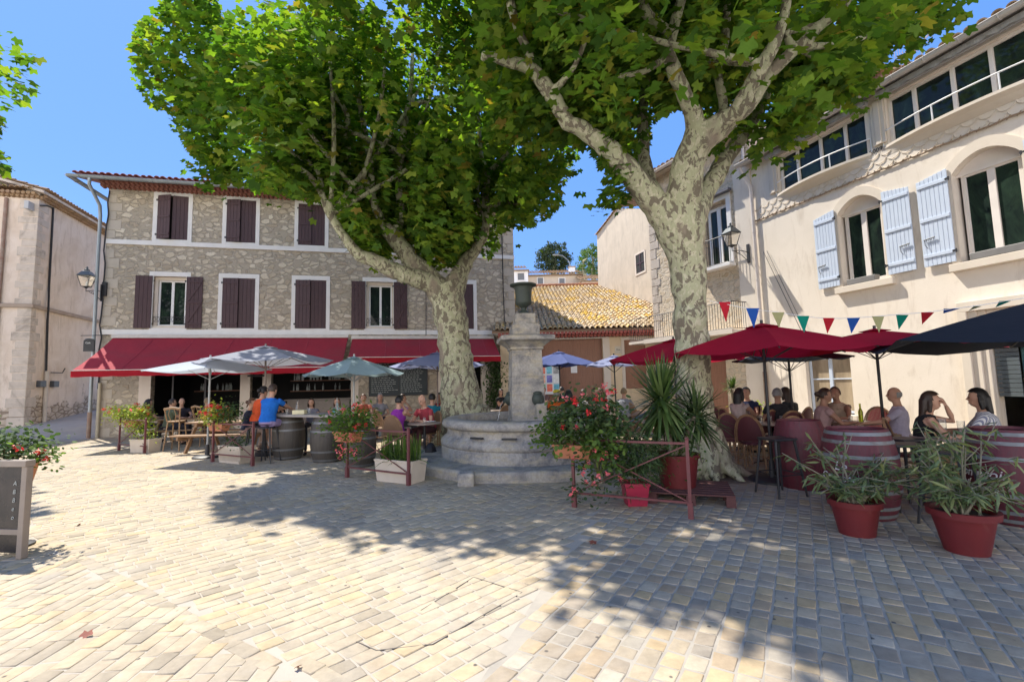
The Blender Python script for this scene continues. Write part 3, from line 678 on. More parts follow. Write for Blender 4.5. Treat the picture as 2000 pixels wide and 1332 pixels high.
# spandrels close the arch corners
for a,b in(W1,W2,W3):
    n=12;zs=5.62;rise=.32;w_=(b-a)
    top=[(a+w_*i/n,zs+rise*math.sin(PI*i/n)**.8) for i in range(n+1)]
    for i in range(n):
        (x0,z0),(x1,z1)=top[i],top[i+1]
        m.add([(x0,0,z0),(x1,0,z1),(x1,0,5.95),(x0,0,5.95),(x0,.24,z0),(x1,.24,z1)],[(0,1,2,3),(0,4,5,1)])
obj('wall',m,PL_R,H3)
for k,(a,b) in enumerate((W1,W2,W3)):
    n=14;zs=5.62;rise=.32;w_=b-a;m=MB()
    inn=[(a,zs)]+[(a+w_*i/n,zs+rise*math.sin(PI*i/n)**.8) for i in range(1,n)]+[(b,zs)]
    out=[(a-.2,zs+.02)]+[(a-.2+(w_+.4)*i/n,zs+.02+(rise+.2)*math.sin(PI*i/n)**.8) for i in range(1,n)]+[(b+.2,zs+.02)]
    for i in range(n):
        q=[inn[i],inn[i+1],out[i+1],out[i]]
        m.add([(x,-.035,z) for x,z in q]+[(x,.0,z) for x,z in q],[(0,1,2,3),(3,2,6,7),(1,0,4,5)])
    m.box(a-.14,a,-.035,0,3.76,zs);m.box(b,b+.14,-.035,0,3.76,zs)
    obj('window_surround',m,pm('surround_plaster',(.68,.60,.50),(.63,.55,.45),3,.85,.15),H3)
    m=MB();m.box(a-.16,b+.16,-.13,.1,3.6,3.76);obj('window_sill',m,MATS['surround_plaster'],H3,bevel=.01)
    casement(H3,a+.06,b-.06,3.8,5.62,.16,.08,pm('cream_window_paint',(.78,.72,.66),(.72,.66,.6),4,.5,.03),rails=())
    m=MB();m.box(a,b,.17,.235,5.6,5.95);m.box(a,b,.13,.2,5.58,5.62);obj('window_head',m,MATS['cream_window_paint'],H3)
    bd=[.28,.92,1.25,1.72];bd=[.2,.82,1.45]
    bd=[.22,1.0,1.75]
    s1=shutter(H3,.56,1.88,BLUEW,(a-.05,-.05,3.82),PI,False,7,arch=.1,bands=bd,flip=-1)
    s1.scale=(1,-1,1);s1.rotation_euler[2]=PI
    s1.location.y=-.06
    s2=shutter(H3,.56,1.88,BLUEW,(b+.05,-.06,3.82),0,False,7,arch=.1,bands=bd,flip=-1)
    for sx,lx in((a-.05-.4,0),(b+.05+.4,0)):
        m=MB();m.tube([(sx-.1,-.105,4.4),(sx+.1,-.105,4.42)],.012,6)
        for q in range(5):m.tube([(sx-.08+.04*q,-.105,4.41),(sx-.09+.04*q,-.11,4.36)],.006,4)
        m.tube([(sx-.09,-.1,4.4),(sx-.08,-.11,4.28),(sx-.04,-.1,4.2)],.006,5);obj('shutter_latch',m,IRON,H3)
obj('arched_lintel_shadow_strip',MB().box(-.0,.0001,0,.0001,0,.0001),DARK,H3) if False else None
def winbox(u0,u1,nm):
    t=thing('window_box',nm,'window box',R0+Vector((math.cos(RA)*(u0+u1)/2,math.sin(RA)*(u0+u1)/2,0))+Vector((math.sin(RA),-math.cos(RA),0))*.0+Vector((0,0,3.765)),RA,'window boxes on the cream house')
    h=(u1-u0)/2;m=MB();m.prism([(-h,0),(h,0),(h+.02,.14),(-h-.02,.14)],-.12,.06);obj('trough',m,pm('grey_plastic',(.22,.21,.2),None,5,.5,0),t,bevel=.01);return t
WB=[winbox(2.72,3.35,'grey window box of sparse yellow flowers under the smaller of the two arched windows'),winbox(5.15,5.95,'grey window box of sparse yellow flowers under the arched window at the right edge')]
# loggia windows, bows, rails
for (a,b,muls) in((.95,3.4,[1.0,1.52,2.2,2.86,3.38]),(3.86,6.9,[3.9,4.4,5.1,5.72,6.3,6.88])):
    m=MB();m.box(a,b,.1,.17,7.91,7.98);m.box(a,b,.1,.17,6.88,6.93)
    for u in muls:m.box(u-.035,u+.035,.085,.175,6.93,7.91)
    o=obj('loggia_window',m,MATS['cream_window_paint'],H3,bevel=.004)
    obj('pane',MB().add([(a,.14,6.9),(b,.14,6.9),(b,.14,7.95),(a,.14,7.95)],[(0,1,2,3)]),WGLASS,o)
    c=(a+b)/2;hw=(b-a)/2+.1
    n=24;bow=.24
    pts=[(c-hw+2*hw*i/n,-bow*(1-((i/n-.5)*2)**2)-.01) for i in range(n+1)]
    m=MB();m.slab(pts+[(c+hw,.0),(c-hw,.0)],6.80,6.86)
    lowp=[(c-hw*.96+2*hw*.96*i/n,-.62*bow*(1-((i/n-.5)*2)**2)-.008) for i in range(n+1)]
    k=len(pts);m.add([(x,y,6.80) for x,y in pts]+[(x,y*.8,6.74) for x,y in lowp]+[(x,-.005,6.62) for x,y in lowp],[(i,i+1,k+i+1,k+i) for i in range(n)]+[(k+i,k+i+1,2*k+i+1,2*k+i) for i in range(n)])
    obj('bowed_ledge',m,MATS['surround_plaster'],H3)
    m=MB();m.tube([(x,y*.93,7.2) for x,y in pts],.016,6)
    for i in(0,n//3,2*n//3,n):m.tube([(pts[i][0],pts[i][1]*.93,6.86),(pts[i][0],pts[i][1]*.93,7.2)],.014,6)
    obj('ledge_rail',m,WHITEP,H3,smooth=50)
    m=MB()  # pale pilasters beside
    m.box(a-.3,a-.02,-.05,0,6.95,8.0);m.box(a-.22,a-.1,-.07,-.05,6.95,8.0);obj('loggia_pier',m,MATS['surround_plaster'],H3,bevel=.006)
# fish scale relief and rope moulding
m=MB()
for r,z in enumerate((6.78,6.62,6.47)):
    u=.15+(.14 if r%2 else 0)
    while u<9:
        m.tube([(u+.135*math.cos(PI+PI*k/8),-.004-.012*math.sin(PI*k/8),z+.12*math.sin(PI+PI*k/8)) for k in range(9)],.008,5);u+=.28
obj('scale_relief',m,MATS['surround_plaster'],H3,smooth=50)
m=MB();m.tube([(u*.12,-.03,6.33+.012*math.sin(u*1.3)) for u in range(0,76)],.018,6)
for i in range(60):m.tube([(i*.15+.03,-.035,6.30),(i*.15+.1,-.05,6.37)],.01,4)
obj('rope_moulding',m,pm('rope_brown',(.33,.24,.16),None,9,.8,.3),H3,smooth=50)
# year
def textmesh(s,size,ext=.004,shear=0):
    cu=bpy.data.curves.new('t','FONT');cu.body=s;cu.size=size;cu.extrude=ext;cu.shear=shear;cu.resolution_u=3
    o=bpy.data.objects.new('t',cu);C.objects.link(o);bpy.context.view_layer.update()
    me=bpy.data.meshes.new_from_object(o.evaluated_get(bpy.context.evaluated_depsgraph_get()));bpy.data.objects.remove(o)
    me.transform(Matrix.Rotation(PI/2,4,'X'));return me
ym=textmesh('2009',.15);ym.transform(Matrix.Translation((3.44,-.012,6.8)));obj('year_numerals',ym,IRON,H3)
# eave
EO3=.28
m=MB();m.add([(-.15,-EO3,RZ),(RL,-EO3,RZ),(RL,6,RZ+1.75),(-.15,6,RZ+1.75),(-.15,-EO3,RZ-.06),(RL,-EO3,RZ-.06),(RL,6,RZ+1.6),(-.15,6,RZ+1.6)],[(0,1,2,3),(7,6,5,4),(0,4,5,1),(1,5,6,2),(3,2,6,7),(0,3,7,4)])
obj('roof',m,pm('grey_soffit',(.42,.40,.38),(.36,.34,.32),3,.9,.3),H3)
obj('roof_tiles',tiles((-.15,-EO3-.04,RZ+.02),(1,0,0),(0,1,.27),62,16,.21,.36,.085,8),TILEB,H3,smooth=40)
gutter(H3,(-.2,-EO3-.09,RZ-.02),(RL,-EO3-.09,RZ-.02),.085,pm('pale_gutter',(.50,.47,.44),(.42,.40,.38),4,.5,.1),22)
# scalloped shade cloth under the eave
for a,b in((.7,3.55),(3.8,7.2)):
    m=MB();n=90;vs=[]
    for i in range(n+1):
        u=a+(b-a)*i/n;vs+= [(u,-.22,RZ-.1),(u,-.23+.01*math.sin(i),RZ-.2-.035*abs(math.sin(i*PI/9)))]
    m.add(vs,[(2*i,2*i+1,2*i+3,2*i+2) for i in range(n)]);m.box(a,b,-.22,-.05,RZ-.13,RZ-.1)
    m.tube([(a,-.12,RZ-.17),(b,-.12,RZ-.17)],.05,8);obj('shade_cloth',m,pm('grey_stripe_cloth',(.38,.37,.36),(.3,.3,.3),6,.8,.1,stretch=(8,1,1)),H3)
m=MB();m.tube([(-.08,-EO3-.08,RZ-.1),(-.06,-EO3-.02,RZ-.25),(.05,-.1,RZ-.75),(.05,-.09,RZ-1.3),(.06,-.09,.5)],.05,10);obj('downpipe',m,PIPE,H3,smooth=50)
for z in(6,4.5,3,1.5):
    m=MB();m.lathe([(.058,-.02),(.058,.02)],10,(.05,-.09,z));obj('pipe_clip',m,PIPE,H3)
m=MB();m.tube([(.06,-.09,1.7),(.06,-.09,0)],.06,10);obj('downpipe_foot',m,MATS['rust_pipe'],H3,smooth=50)
# ground floor window, door bay
casement(H3,1.34,2.51,.58,2.03,.12,.06,BLUEW,rails=(1.45,),glass=pm('ochre_curtain_glass',(.46,.37,.26),(.20,.15,.1),1.6,.15,.05,stretch=(2,1,.5)))
m=MB();m.box(1.2,2.66,-.12,.0,.42,.55);obj('window_sill',m,TRIMC,H3,bevel=.01)
m=MB();m.box(4.85,5.0,-.16,0,0,2.75);m.box(5.0,5.14,-.11,0,0,2.75);m.box(5.14,5.25,-.07,0,0,2.75);m.box(6.6,6.9,-.16,0,0,2.75);m.box(4.85,6.9,-.16,0,2.75,2.95);obj('door_bay',m,MATS['surround_plaster'],H3,bevel=.008)
m=MB()
for i in range(17):m.cbox((5.44,.06,1.1+i*.085),(.34,.02,.075),0,0)
obj('louvre_shutter',m,pm('slate_paint',(.10,.12,.13),None,4,.5,.1),H3,bevel=.003)
m=MB();m.box(5.6,6.6,.16,.2,0,2.5);obj('shop_glass',m,glassm('blue_glass',(.05,.09,.12)),H3)
m=MB();m.box(5.25,6.6,-.02,.03,2.0,2.2);obj('red_pelmet',m,pm('pink_red_cloth',(.55,.05,.09),None,5,.8,.1),H3)
# support wires, tv aerial
m=MB()
for dx in(0,.12):m.tube([(.3+dx,-.05,5.3),(1.45+dx,-.12,2.6)],.008,5)
obj('stay_wire',m,CABLE,H3)
# leaf-coloured stone tower behind (hidden mass above the stone house)
# ================= STONE HOUSE WITH BALCONY
SA=math.atan2(.89,-.46);SL=4.45  # runs away from camera; outward normal is (sin,-cos) -> need flip
S1=R0+Vector((math.cos(SA),math.sin(SA),0))*SL
SA2=math.atan2(-.89,.46)
H4=thing('relief_stone_house','rough honey stone house with balcony window and iron railings behind the right plane tree','house',S1,SA2)
def sv(t):return SL-t      # t measured from the cream house corner
EZ4=9.4
ops=[(sv(1.95),sv(.92),5.28,7.45),(sv(3.3),sv(2.5),7.9,8.9),(sv(2.2),sv(1.35),0,2.15)]
m=MB();wallgrid(m,0,SL,-.1,EZ4,ops,.3);m.add([(0,0,-.1),(0,9,-.1),(0,9,EZ4),(0,0,EZ4),(SL,0,8),(SL,9,8),(SL,9,EZ4),(SL,0,EZ4)],[(1,0,3,2),(4,5,6,7)])
obj('wall',m,STONE2,H4)
m=MB();z=0;i=0
while z<EZ4-.2:
    h=rnd.uniform(.28,.4);l=.45 if i%2 else .3
    obj('quoin',MB().box(-.015,l,-.02,.3,z+.01,z+h-.01),BLOCK,H4,bevel=.015);z+=h;i+=1
m=MB();m.box(sv(.62),sv(.0)-.02,-.03,0,0,8.2);obj('plaster_strip',m,PL_R,H4)
a,b=sv(1.95),sv(.92)
m=MB();m.box(a-.16,a,-.05,0,5.2,7.6);m.box(b,b+.16,-.05,0,5.2,7.6);m.box(a,b,-.05,0,7.45,7.6);m.box(a-.2,b+.2,-.3,0,5.14,5.24);obj('window_surround',m,TRIM,H4,bevel=.005)
casement(H4,a+.12,b-.04,5.3,7.35,.2,.1,WHITEP)
m=MB();m.box(a-.22,b+.25,-.22,-.05,7.62,7.7);obj('lintel_ledge',m,pm('grey_blind',(.12,.12,.14),None,4,.6,0),H4)
obj('blind_pane',MB().add([(sv(3.3),.28,7.9),(sv(2.5),.28,7.9),(sv(2.5),.28,8.9),(sv(3.3),.28,8.9)],[(0,1,2,3)]),pm('grey_shutter',(.35,.35,.37),None,4,.6,.1),H4)
m=MB();m.box(sv(2.2),sv(1.35),.1,.16,0,2.15);obj('door',m,BROWND,H4)
def railing(par,path,z0,z1,step=.11,r=.008,name='balcony_railing'):
    m=MB()
    for (x0,y0),(x1,y1) in zip(path,path[1:]):
        m.tube([(x0,y0,z0),(x1,y1,z0)],r*1.3,5);m.tube([(x0,y0,z1),(x1,y1,z1)],r*1.8,6)
        L=math.hypot(x1-x0,y1-y0);n=max(1,int(L/step))
        for i in range(n+1):
            q=i/n;x=x0+(x1-x0)*q;y=y0+(y1-y0)*q;m.tube([(x,y,z0),(x,y,z1)],r,5)
    return obj(name,m,IRON,par)
railing(H4,[(a-.1,-.0),(a-.1,-.28),(b+.12,-.28),(b+.12,0)],5.27,6.15)
m=MB();m.slab([(.2,-.75),(sv(.45),-.75),(sv(.45),0),(.2,0)],2.93,3.03);m.box(.2,sv(.45),-.78,-.7,2.9,3.05)
obj('balcony_slab',m,TRIMC,H4)
railing(H4,[(-.6,-.72),(sv(.45),-.72),(sv(.45),0)],3.07,3.9,.1)
m=MB();m.slab([(-.65,-.75),(.2,-.75),(.2,0),(-.65,0)],2.93,3.03);obj('balcony_slab',m,TRIMC,H4)
m=MB();m.add([(-.2,-.45,EZ4),(SL,-.45,EZ4),(SL,9,EZ4+2.2),(-.2,9,EZ4+2.2),(-.2,-.45,EZ4-.1),(SL,-.45,EZ4-.1),(SL,9,EZ4+2.1),(-.2,9,EZ4+2.1)],[(0,1,2,3),(7,6,5,4),(0,4,5,1),(1,5,6,2),(3,2,6,7),(0,3,7,4)])
obj('roof',m,pm('roof_underside',(.5,.42,.34),(.42,.35,.28),3,.9,.3),H4)
obj('roof_tiles',tiles((-.2,-.5,EZ4+.02),(1,0,0),(0,1,.23),22,24,.21,.36,.085,9),TILEB,H4,smooth=40)
gutter(H4,(-.25,-.53,EZ4-.02),(SL,-.53,EZ4-.02),.07,PIPE,6)
m=MB();m.tube([(sv(.15),-.1,EZ4-.2),(sv(.15),-.1,8.3)],.045,8);obj('downpipe',m,PIPE,H4,smooth=50)
# tall brown wall rising behind the cream house roof
H6=thing('brown_rubble_house','taller brown rubble house whose wall and cream chimney rise behind the cream house roof','house',R0+Vector((math.cos(RA)*.4,math.sin(RA)*.4,0))+Vector((-math.sin(RA),math.cos(RA),0))*3.2,RA)
BR=rubble('brown_rubble',[(0,(.20,.12,.09)),(.5,(.30,.19,.14)),(1,(.36,.26,.2))],(.26,.17,.13),sc=(5,5,6),cover=.2,bump=1,bd=.05)
m=MB();m.box(-1.5,1.6,0,5,0,10.6);obj('wall',m,BR,H6)
m=MB();m.box(-1.7,1.8,-.2,5.2,10.6,10.7);obj('roof',m,TILEB,H6)
obj('roof_tiles',tiles((-1.7,-.25,10.7),(1,0,0),(0,1,.2),16,10,.21,.36,.085,9),TILEB,H6,smooth=40)
m=MB();m.box(-.35,.05,-.5,-.01,8.6,10.9);obj('chimney',m,PL_G,H6,bevel=.01)
t=thing('tv_aerial','metal rooftop television aerial with crossed rods above the cream house gutter','aerial',R0+Vector((math.cos(RA)*3.15,math.sin(RA)*3.15,0))+Vector((-math.sin(RA),math.cos(RA),0))*3.0+Vector((0,0,RZ+.75)),RA)
m=MB();m.tube([(0,0,0),(0,0,1.9)],.022,8);m.tube([(1.1,.5,0),(1.1,.5,1.3)],.018,6);obj('mast',m,ZINC,t)
m=MB();m.tube([(-.5,0,1.5),(.6,0,1.9)],.014,6)
for i in range(9):
    q=i/8;m.tube([(-.45+q,-.28+.1*q,1.52+.4*q),(-.45+q,.28-.1*q,1.52+.4*q)],.007,4)
for k in range(5):m.tube([(-.5,-.25+.12*k,1.15),(-.5,-.25+.12*k,1.85)],.006,4)
obj('antenna',m,pm('orange_aerial',(.6,.42,.35),None,5,.4,0),t)
# ================= WHITE GABLE HOUSE
wA=Vector((5.54,29,0));wB=Vector((7.1,22.9,0));WA=math.atan2(wB.y-wA.y,wB.x-wA.x);
def wp(px,py):return onwall(px,py,wA,WA)
H5=thing('gabled_house','tall windowless pale gabled house with one small square window above the lichen roof','house',wA,WA)
pl=[wp(1166,600),wp(1166,459),wp(1205,408),wp(1262,408),wp(1300,408)]
pts=[(pl[0][0],0),(pl[1][0],pl[1][1]),(pl[2][0],pl[2][1]),(pl[3][0],pl[3][1]-.0),(9,pl[3][1]-.5),(9,0)]
m=MB();m.prism([(x,z) for x,z in pts],0,6);obj('wall',m,PL_G,H5)
a=wp(1242,500);b=wp(1260,528);wx0,wx1=a[0],b[0];wz0,wz1=b[1],a[1]
m=MB();m.box(wx0-.1,wx1+.1,-.03,.0,wz0-.1,wz0);m.box(wx0-.1,wx1+.1,-.03,.0,wz1,wz1+.1);m.box(wx0-.1,wx0,-.03,0,wz0,wz1);m.box(wx1,wx1+.1,-.03,0,wz0,wz1);o=obj('window',m,TRIMC,H5)
m=MB();m.box(wx0,wx1,-.012,-.004,wz0,wz1);obj('pane',m,DARK,o);m=MB();m.box((wx0+wx1)/2-.04,(wx0+wx1)/2+.04,-.03,-.013,wz0,wz1);m.box(wx0,wx1,-.028,-.013,(wz0+wz1)/2-.03,(wz0+wz1)/2+.03);obj('window_bar',m,MAROON,o)
(x1,z1),(x2,z2),(x3,z3)=pts[1],pts[2],pts[3]
m=tiles((x1-.1,-.15,z1-.05),(0,1,0),(x2-x1,0,z2-z1),20,int(math.hypot(x2-x1,z2-z1)/.34)+1,.22,.34,.09,11)
k=tiles((x2,-.18,z2+.02),(1,0,0),(0,1,.12),int((9-x2)/.22),6,.22,.34,.09,12);m.add(k.v,k.f)
obj('roof_tiles',m,TILEB,H5,smooth=40)
# ================= GARAGE / BARN with lichen roof
H7=thing('tiled_barn','low cream barn with a wide brown wooden door under a yellow lichen covered tiled roof','barn',(-.5,19.1,0),0)
BZ=3.55
ops=[(1.55+.0,4.35,0,2.85)]
gx0=P(1056,700,19.1).x+.5;gx1=P(1178,700,19.1).x+.5;gz=P(1100,663,19.1).z
ops=[(gx0,gx1,0,gz)];wx0=P(1219,680,19.1).x+.5;wx1=P(1247,680,19.1).x+.5;wz1=P(1230,664,19.1).z
ops.append((wx0,wx1+.3,1.2,wz1))
m=MB();wallgrid(m,0,7.6,-.1,BZ,ops,.3);obj('wall',m,PL_Y,H7)
m=MB();n=26;w_=(gx1-gx0)/n
for i in range(n):m.box(gx0+i*w_+.004,gx0+(i+1)*w_-.004,.18,.22,.02,gz-.02)
m.box(gx0,gx1,.215,.24,0,gz);o=obj('barn_door',m,BROWND,H7)
m=MB();m.box(gx0+1.35,gx0+1.39,.16,.178,.0,gz-.02);m.box(gx1-1.35,gx1-.45,.165,.179,.05,1.75);obj('wicket',m,BROWND,o,bevel=.004)
m=MB();m.box(gx1,gx1+.28,-.05,0,0,gz+.0);m.box(gx0-.25,gx1+.28,-.05,0,gz,gz+.25);m.box(gx0-.25,gx0,-.05,0,0,gz);obj('door_surround',m,TRIMC,H7,bevel=.005)
m=MB();m.box(wx0-.12,wx0,-.04,0,1.1,wz1+.12);m.box(wx0,wx1+.42,-.04,0,wz1,wz1+.12);o=obj('window',m,TRIMC,H7);m=MB();m.box(wx0,wx1+.3,.1,.14,1.2,wz1);obj('wooden_shutter',m,BROWND,o)
m=MB();m.box(gx1+.5,gx1+.85,-.02,.0,wz1-.55,wz1-.25);obj('street_plate',m,pm('street_plate',(.66,.6,.5),None,5,.5,0),H7)
tm=textmesh('Rue',.1);tm.transform(Matrix.Translation((gx1+.56,-.022,wz1-.42)));obj('street_plate_text',tm,IRON,H7)
sl7=.375;ey=-.5
P7=Vector((-.2,ey,BZ+.13))
m=MB();m.add([(-.3,ey,BZ+.1),(8,ey,BZ+.1),(8,10.2,BZ+.1+10.7*sl7),(-.3,10.2,BZ+.1+10.7*sl7),(-.3,ey,BZ+.0),(8,ey,BZ+.0),(8,10.2,BZ+10.7*sl7),(-.3,10.2,BZ+10.7*sl7)],[(0,1,2,3),(7,6,5,4),(0,4,5,1),(1,5,6,2),(3,2,6,7),(0,3,7,4)])
obj('roof',m,pm('tile_bed',(.30,.19,.12),(.2,.13,.08),4,.9,.2),H7)
nv7=int(10.7*math.sqrt(1+sl7**2)/.36)
m=tiles(P7,(1,0,0),(0,1,sl7),37,nv7,.215,.36,.082,21,jit=.009);obj('roof_tiles',m,TILE,H7,smooth=40)
m=ctiles(P7,(1,0,0),(0,1,sl7),37,nv7,.215,.36,.07,22);obj('channel_tiles',m,TILE,H7,smooth=40)
m=MB()
for r in range(2):
    for i in range(54):m.tube([(i*.15,ey+.32-.16*r,BZ-.14+.09*r),(i*.15,ey+.12-.16*r,BZ-.13+.09*r)],.072,6)
obj('eave_moulding',m,pm('red_eave',(.36,.10,.08),(.3,.08,.06),5,.9,.2),H7,smooth=40)
m=MB();
for i in range(22):m.tube([(i*.38-.1,10.2,BZ+.2+10.7*sl7),(i*.38+.32,10.2,BZ+.18+10.7*sl7)],.11,8)
obj('ridge_tiles',m,pm('ridge_terracotta',(.55,.24,.12),(.45,.2,.1),5,.9,.2),H7,smooth=40)
# posters
t=thing('poster_board','white board of event posters on the barn door beside the fountain','poster board',(P(1072,735,19.0).x,19.0,0),0)
zt=P(1072,712,19).z;zb=P(1072,770,19).z;hw=(P(1093,735,19).x-P(1052,735,19).x)/2
m=MB();m.box(-hw,hw,-.03,.03,zb,zt);obj('board',m,WHITEP,t)
pal=[(.75,.1,.05),(.1,.35,.45),(.2,.2,.2),(.8,.3,.2),(.1,.1,.35),(.7,.7,.65),(.15,.3,.15)]
for i in range(9):
    x=-hw+.06+(i%3)*.28;z=zt-.38-(i//3)*.36
    if i==2:x-=.0
    m=MB();m.box(x,x+.22,-.036,-.031,z,z+.3);o=obj('poster',m,pm('poster_%d'%(i%7),pal[i%7],tuple(min(1,k*1.8+.15) for k in pal[i%7]),9,.6,0),t)
tag(obj('notice_sheet',MB().box(-.13,.13,-.012,.012,-.22,.22),WHITEP,loc=(P(1121,718,19.25).x,19.255,P(1121,718,19.25).z)),'small white notice sheet pinned to the middle of the brown barn door','notice')
# ================= DISTANT HOUSES AND TREES
struct(obj('hill',MB().add([(-60,48,2),(80,48,3),(80,140,16),(-60,140,15)],[(0,1,2,3)]),pm('dry_grass',(.25,.26,.12),(.32,.28,.16),1,.9,.3)))
FARP=plaster('far_plaster',(.62,.53,.42),(.56,.47,.38),(.48,.40,.32))
def farhouse(lbl,x0,x1,ytop,yb,D,wins,dep=8,white=False,sl=.3):
    a=P(x0,ytop,D);b=P(x1,ytop,D);wd=b.x-a.x
    t=thing('distant_house',lbl,'house',(a.x,D,0),0,'houses beyond the barn roof')
    zt=a.z
    m=MB();m.box(0,wd,0,dep,0,zt-.25);obj('wall',m,WHITEP if white else FARP,t)
    m=tiles((-.15,-.4,zt-.22),(1,0,0),(0,1,sl),int((wd+.3)/.3),10,.3,.5,.13,int(x0));m.box(-.1,wd+.1,-.35,dep,zt-.3,zt-.24);obj('roof',m,TILEB,t,smooth=40)
    for (px0,py0,px1,py1) in wins:
        p=P(px0,py0,D)-a;q=P(px1,py1,D)-a;z0=P(px1,py1,D).z;z1=P(px0,py0,D).z
        m=MB();m.box(p.x-.08,q.x+.08,-.06,0,z0-.1,z0);m.box(p.x-.08,q.x+.08,-.05,0,z1,z1+.08);m.box(p.x-.08,p.x,-.05,0,z0,z1);m.box(q.x,q.x+.08,-.05,0,z0,z1);o=obj('window',m,TRIM,t)
        m=MB();m.box(p.x,q.x,-.02,-.002,z0,z1);obj('pane',m,pm('far_pane',(.12,.13,.15),None,3,.3,0),o)
    return t
farhouse('pale distant house with one dark window just right of the stone house corner',1002,1031,524,566,44,[(1011,534,1024,547)],white=True)
farhouse('long low distant house with two small shuttered windows above the barn ridge',1031,1136,534,566,46,[(1050,543,1061,556),(1092,544,1103,557)])
farhouse('low distant house with one tiny window beside the gabled house',1136,1180,544,566,43,[(1143,555,1152,562)])
t=thing('chimney_stack','small white chimney stack on the distant long house roof','chimney',P(1117,530,46.5),0)
m=MB();m.box(-.3,.3,-.3,.3,-1.2,.35);obj('stack',m,WHITEP,t);m=MB();m.box(-.36,.36,-.36,.36,.352,.45);obj('cap',m,TILEB,t)
t=thing('street_lamp','thin curved street lamp rising over the distant roofs','street lamp',P(1117,560,50),0)
m=MB();m.tube([(0,0,-4),(0,0,1.8),(-.25,0,2.9),(-.9,0,3.5),(-1.5,0,3.6)],.06,6);obj('pole',m,ZINC,t);m=MB();m.ball((-1.6,0,3.6),(.4,.15,.1));obj('lamp_head',m,ZINC,t)
# ================= TREES
def remesh(mb,vox,sm=3,name='body'):
    me=bpy.data.meshes.new(name);me.from_pydata(mb.v,[],mb.f);me.validate()
    o=bpy.data.objects.new('tmp',me);C.objects.link(o)
    r=o.modifiers.new('r','REMESH');r.mode='VOXEL';r.voxel_size=vox;r.adaptivity=0
    if sm:
        s=o.modifiers.new('s','SMOOTH');s.factor=.5;s.iterations=sm
    bpy.context.view_layer.update();dg=bpy.context.evaluated_depsgraph_get()
    out=bpy.data.meshes.new_from_object(o.evaluated_get(dg));bpy.data.objects.remove(o);bpy.data.meshes.remove(me)
    setsmooth(out);out.name=name;return out
def spline(pts,rad,step=.12,wob=.012,seed=0):
    R=random.Random(seed);P_=[Vector(p) for p in pts];out=[];rr=[]
    for i in range(len(P_)-1):
        p0=P_[max(i-1,0)];p1=P_[i];p2=P_[i+1];p3=P_[min(i+2,len(P_)-1)]
        n=max(2,int((p2-p1).length/step))
        for k in range(n):
            t=k/n;q=.5*((2*p1)+(-p0+p2)*t+(2*p0-5*p1+4*p2-p3)*t*t+(-p0+3*p1-3*p2+p3)*t**3)
            r=rad[i]+(rad[i+1]-rad[i])*t
            out.append(q+Vector((R.gauss(0,1),R.gauss(0,1),R.gauss(0,1)))*wob*min(1,r*6));rr.append(r*(1+.03*R.gauss(0,1)))
    out.append(P_[-1]);rr.append(rad[-1]);return out,rr
LIMBS=[]
def limb(mb,px,rad,seed=0,n=14,wob=.012):
    for i in range(len(px)-1):
        for k in range(4):
            q=k/4;LIMBS.append((*[px[i][j]+(px[i+1][j]-px[i][j])*q for j in range(3)],rad[i]+(rad[i+1]-rad[i])*q))
    pts,rr=spline([P(x,y,d) for x,y,d in px],rad,wob=wob,seed=seed);mb.tube(pts,rr,n);return pts
STAR=[(-90,.12),(-42,.62),(-12,.52),(18,.78),(34,.92),(60,.58),(78,.85),(92,1.02),(104,.8),(122,.58),(146,.92),(164,.76),(192,.52),(222,.62)]
ST=np.array([(0,0.1,0.0)]+[(r*math.cos(math.radians(a)),r*math.sin(math.radians(a))+.1,-.16*r*r) for a,r in STAR])
OV=np.array([(0,0,0.0)]+[(.42*math.cos(2*PI*k/6),.6*math.sin(2*PI*k/6)+.4,-.05) for k in range(6)])
LZ=np.array([(0,.45,.02),(0,-.05,0),(.09,.3,-.03),(.07,.7,-.05),(0,1.05,-.12),(-.07,.7,-.05),(-.09,.3,-.03)])
def leafmesh(name,cen,size,seed,tmpl=ST,up=.75,droop=.35,outdir=None):
    R=np.random.default_rng(seed);n=len(cen)
    az=R.uniform(0,2*PI,n)
    if outdir is not None: az=np.where(R.random(n)<.6,np.arctan2(outdir[:,1],outdir[:,0])+R.normal(0,.7,n),az)
    pit=-np.abs(R.normal(droop,.45,n))
    D=np.stack([np.cos(az)*np.cos(pit),np.sin(az)*np.cos(pit),np.sin(pit)],1)      # leaf axis
    N=np.stack([R.normal(0,1-up,n),R.normal(0,1-up,n),np.ones(n)],1);N-=D*(N*D).sum(1,keepdims=True);N/=np.linalg.norm(N,axis=1,keepdims=True)
    N=N*np.where(R.random((n,1))<.12,-1,1)
    S=np.cross(D,N);sz=(size*R.uniform(.6,1.25,n))[:,None,None]
    k=len(tmpl);V=cen[:,None,:]+sz*(tmpl[None,:,0:1]*S[:,None,:]+tmpl[None,:,1:2]*D[:,None,:]+tmpl[None,:,2:3]*N[:,None,:])
    V=V.reshape(-1,3);per=k-1
    F=np.array([[0,1+i,1+(i+1)%per] for i in range(per)]);F=(F[None]+k*np.arange(n)[:,None,None]).reshape(-1,3)
    return npmesh(name,V,F,3,False)
def inpoly(x,y,poly):
    x=np.asarray(x);y=np.asarray(y);r=np.zeros(x.shape,bool);n=len(poly)
    for i in range(n):
        x0,y0=poly[i];x1,y1=poly[(i+1)%n]
        c=((y0>y)!=(y1>y))&(x<(x1-x0)*(y-y0)/((y1-y0) or 1e-9)+x0);r^=c
    return r
CRi=np.array(CR.to_3x3()).T
